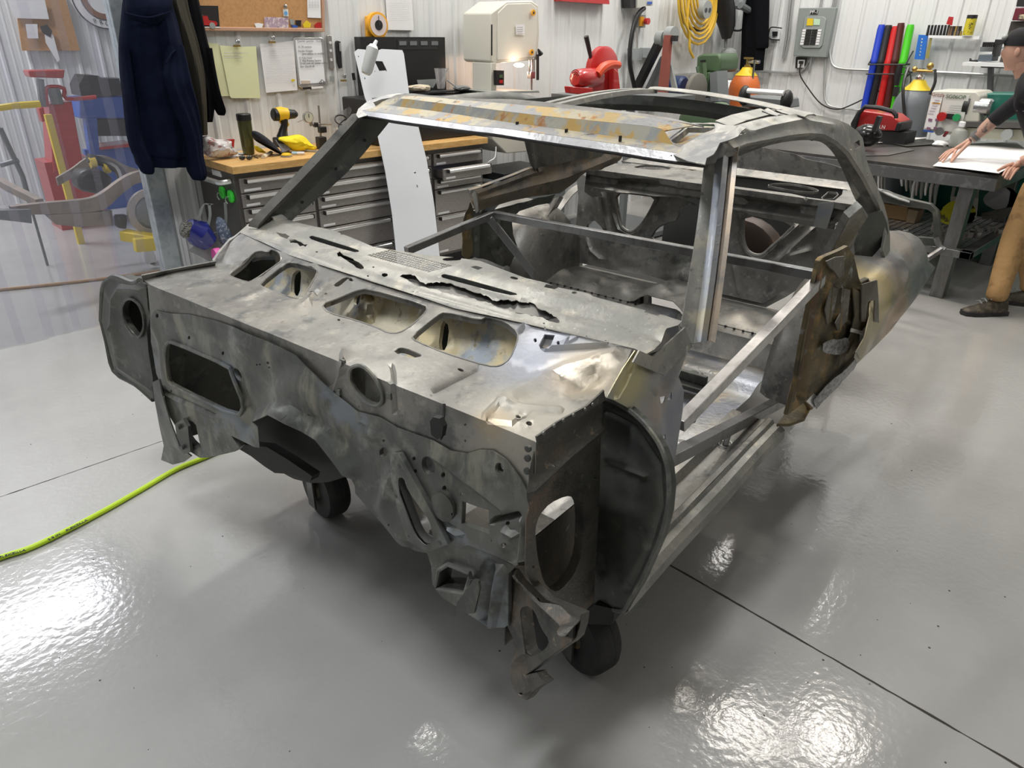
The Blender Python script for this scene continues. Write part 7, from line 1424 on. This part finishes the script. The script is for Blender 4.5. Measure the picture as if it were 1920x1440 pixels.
def hand(wr, palm_end, tips, thumb, w_, nm='hand'):
    ax=(palm_end-wr).normalized(); vs=[(wr,.026),((wr+palm_end)/2,(.036,.018)),(palm_end-ax*.012,(.040,.016))]; ed=[(0,1),(1,2)]
    o=skin(nm,vs,ed,m_skin,2)
    side=V(w_)
    for i,tp in enumerate(tips):
        base=palm_end-ax*.02+side*(.028-.0187*i); tp=V(tp); mid=base+(tp-base)*.48+V((0,0,.014)); m2=base+(tp-base)*.78+V((0,0,.008))
        b=MB(); r=.0098 if i<3 else .0082; b.tube([base,mid,m2,tp],[r,r*.98,r*.85,r*.62],9,sm=3); b.build('finger',m_skin,man)
    b=MB(); b0=wr+ax*.03+side*.03; tp=V(thumb); b.tube([b0,b0+(tp-b0)*.5+V((0,0,.006)),tp],[.014,.012,.008],9,sm=3); b.build('thumb',m_skin,man)
zh=.885+.018
pe=P(1785,283,z=zh+.045)
hand(wrL,pe,[P(1783,303,z=zh),P(1767,304,z=zh),P(1762,302,z=zh),P(1760,298,z=zh)],P(1783,304,z=zh),tuple((V((-.8,-.6,0)).normalized())))
pe2=P(1897,318,z=zh+.03)
hand(wrR,pe2,[P(1880,330,z=zh),P(1884,334,z=zh),P(1888,336,z=zh-.01),P(1893,337,z=zh-.01)],P(1870,320,z=zh+.022),(.3,.9,0))
# head
def head():
    b=MB(); rows=[]; n=24
    for i in range(17):
        t=i/16; z=-.115+.235*t; 
        r=math.sqrt(max(.0,1-((z-.012)/.118)**2)) if z>-.02 else (.62+.38*smoo((z+.115)/.095))*.95
        row=[]
        for k in range(n):
            a=2*math.pi*k/n; x=.075*r*math.cos(a); y=.095*r*math.sin(a)*(1.05 if math.sin(a)>0 else 1)
            if math.sin(a)>.85:
                if -.035<z<.005: y+=.016*(1-abs(z+.02)/.03 if abs(z+.02)<.03 else 0)*(1 if math.sin(a)>.97 else .4)   # nose
                if -.065<z<-.05: y-=.004                                            # mouth
                if .005<z<.03: y-=.006                                             # eye line
            row.append(hd+V((x,y,z)))
        rows.append(row)
    b.strip(rows,close=True); b.add(rows[0],[tuple(range(n))]); b.add(rows[-1],[tuple(range(n))]); return b
head().build('head',m_skin,man,sub=1)
for s in (-1,1):
    b=MB(); b.ball(hd+V((s*.028,.088,.015)),(.011,.008,.009)); b.build('eye',m_white,man); b=MB(); b.ball(hd+V((s*.028,.095,.015)),.004); b.build('pupil',m_ink,man)
    b=MB(); b.ball(hd+V((s*.077,-.005,-.005)),(.008,.016,.028)); b.build('ear',m_skin,man)
b=MB(); b.tube([nk+V((0,0,-.04)),hd+V((0,-.02,-.06))],.055,14); b.build('neck',m_skin,man)
b=MB(); rows=[[hd+V((.082*math.cos(a)*c_,.102*math.sin(a)*c_-.005,h)) for a in [k*math.pi/10 for k in range(20)]] for c_,h in ((1.0,.03),(1.02,.05),(.98,.085),(.8,.115),(.45,.132),(.02,.136))]; b.strip(rows,close=True); b.build('cap_crown',m_shirt,man,thick=.003)
b=MB(); b.strip([[hd+V((x,.085,.045)) for x in (-.07,-.03,.03,.07)],[hd+V((x*.9,.15+.02*(1-abs(x)/.07),.035)) for x in (-.07,-.03,.03,.07)]]); b.build('cap_brim',m_shirt,man,thick=.004)
b=MB()
for s in (-1,1): b.ball(hd+V((s*.035,.095,.075)),(.028,.02,.02))
b.build('goggles',m_mid,man)
# legs
f1=P(1838,592,z=0); f2=P(1900,580,z=0)
def leg(foot,hipx,knee,nm):
    skin(nm,[(hip+V((hipx,0,-.02)),(.11,.11)),(knee,.085),(knee+(foot-knee)*.5+V((0,0,.06)),.078),(V((foot.x,foot.y,.16)),.070),(V((foot.x,foot.y,.09)),.075)],[(0,1),(1,2),(2,3),(3,4)],m_pant)
fa=V((5.56,.99,0)); fc=V((5.95,.88,0))
leg(fa,-.12,V((5.70,1.02,.50)),'trouser_leg'); leg(fc,.10,V((5.95,1.0,.50)),'trouser_leg')
def shoe(p, d, nm='shoe'):
    d=V(d).normalized(); s=V((-d.y,d.x,0)); rows=[]
    for u,w_,h in ((-.09,.030,.07),(-.075,.042,.12),(-.03,.045,.13),(.03,.048,.105),(.09,.052,.075),(.15,.05,.055),(.19,.035,.045),(.205,.015,.03)):
        c=V(p)+d*u; rows.append([c+s*(w_*math.cos(a))+V((0,0,.025+max(-.01,(h-.025)*math.sin(a)))) for a in [math.pi*k/10-.15*(k==0)+.15*(k==10) for k in range(11)]]+[c-s*w_*.9+V((0,0,.02)),c+s*w_*.9+V((0,0,.02))])
    b=MB(); b.strip(rows,close=True); b.add(rows[0],[tuple(range(13))]); b.add(rows[-1],[tuple(range(13))]); o=b.build(nm,m_shoe,man)
    b=MB(); lo=[]
    for u,w_ in ((-.10,.02),(-.095,.04),(-.03,.047),(.03,.049),(.09,.056),(.15,.054),(.20,.036),(.215,.0)): lo.append((u,w_))
    pl=[V(p)+d*u+s*w_ for u,w_ in lo]+[V(p)+d*u-s*w_ for u,w_ in lo[::-1][1:]]; b.prism(pl,(0,0,.028)); b.build('sole',m_rubber,o)
    b=MB()
    for k in range(4): c=V(p)+d*(.02+k*.03)+V((0,0,.128-k*.013)); b.tube([c-s*.03,c+V((0,0,.012)),c+s*.03],.004,6)
    b.build('laces',m_mid,o)
shoe(fa,(-.62,.55,0)); shoe(fc,(-.3,.9,0))
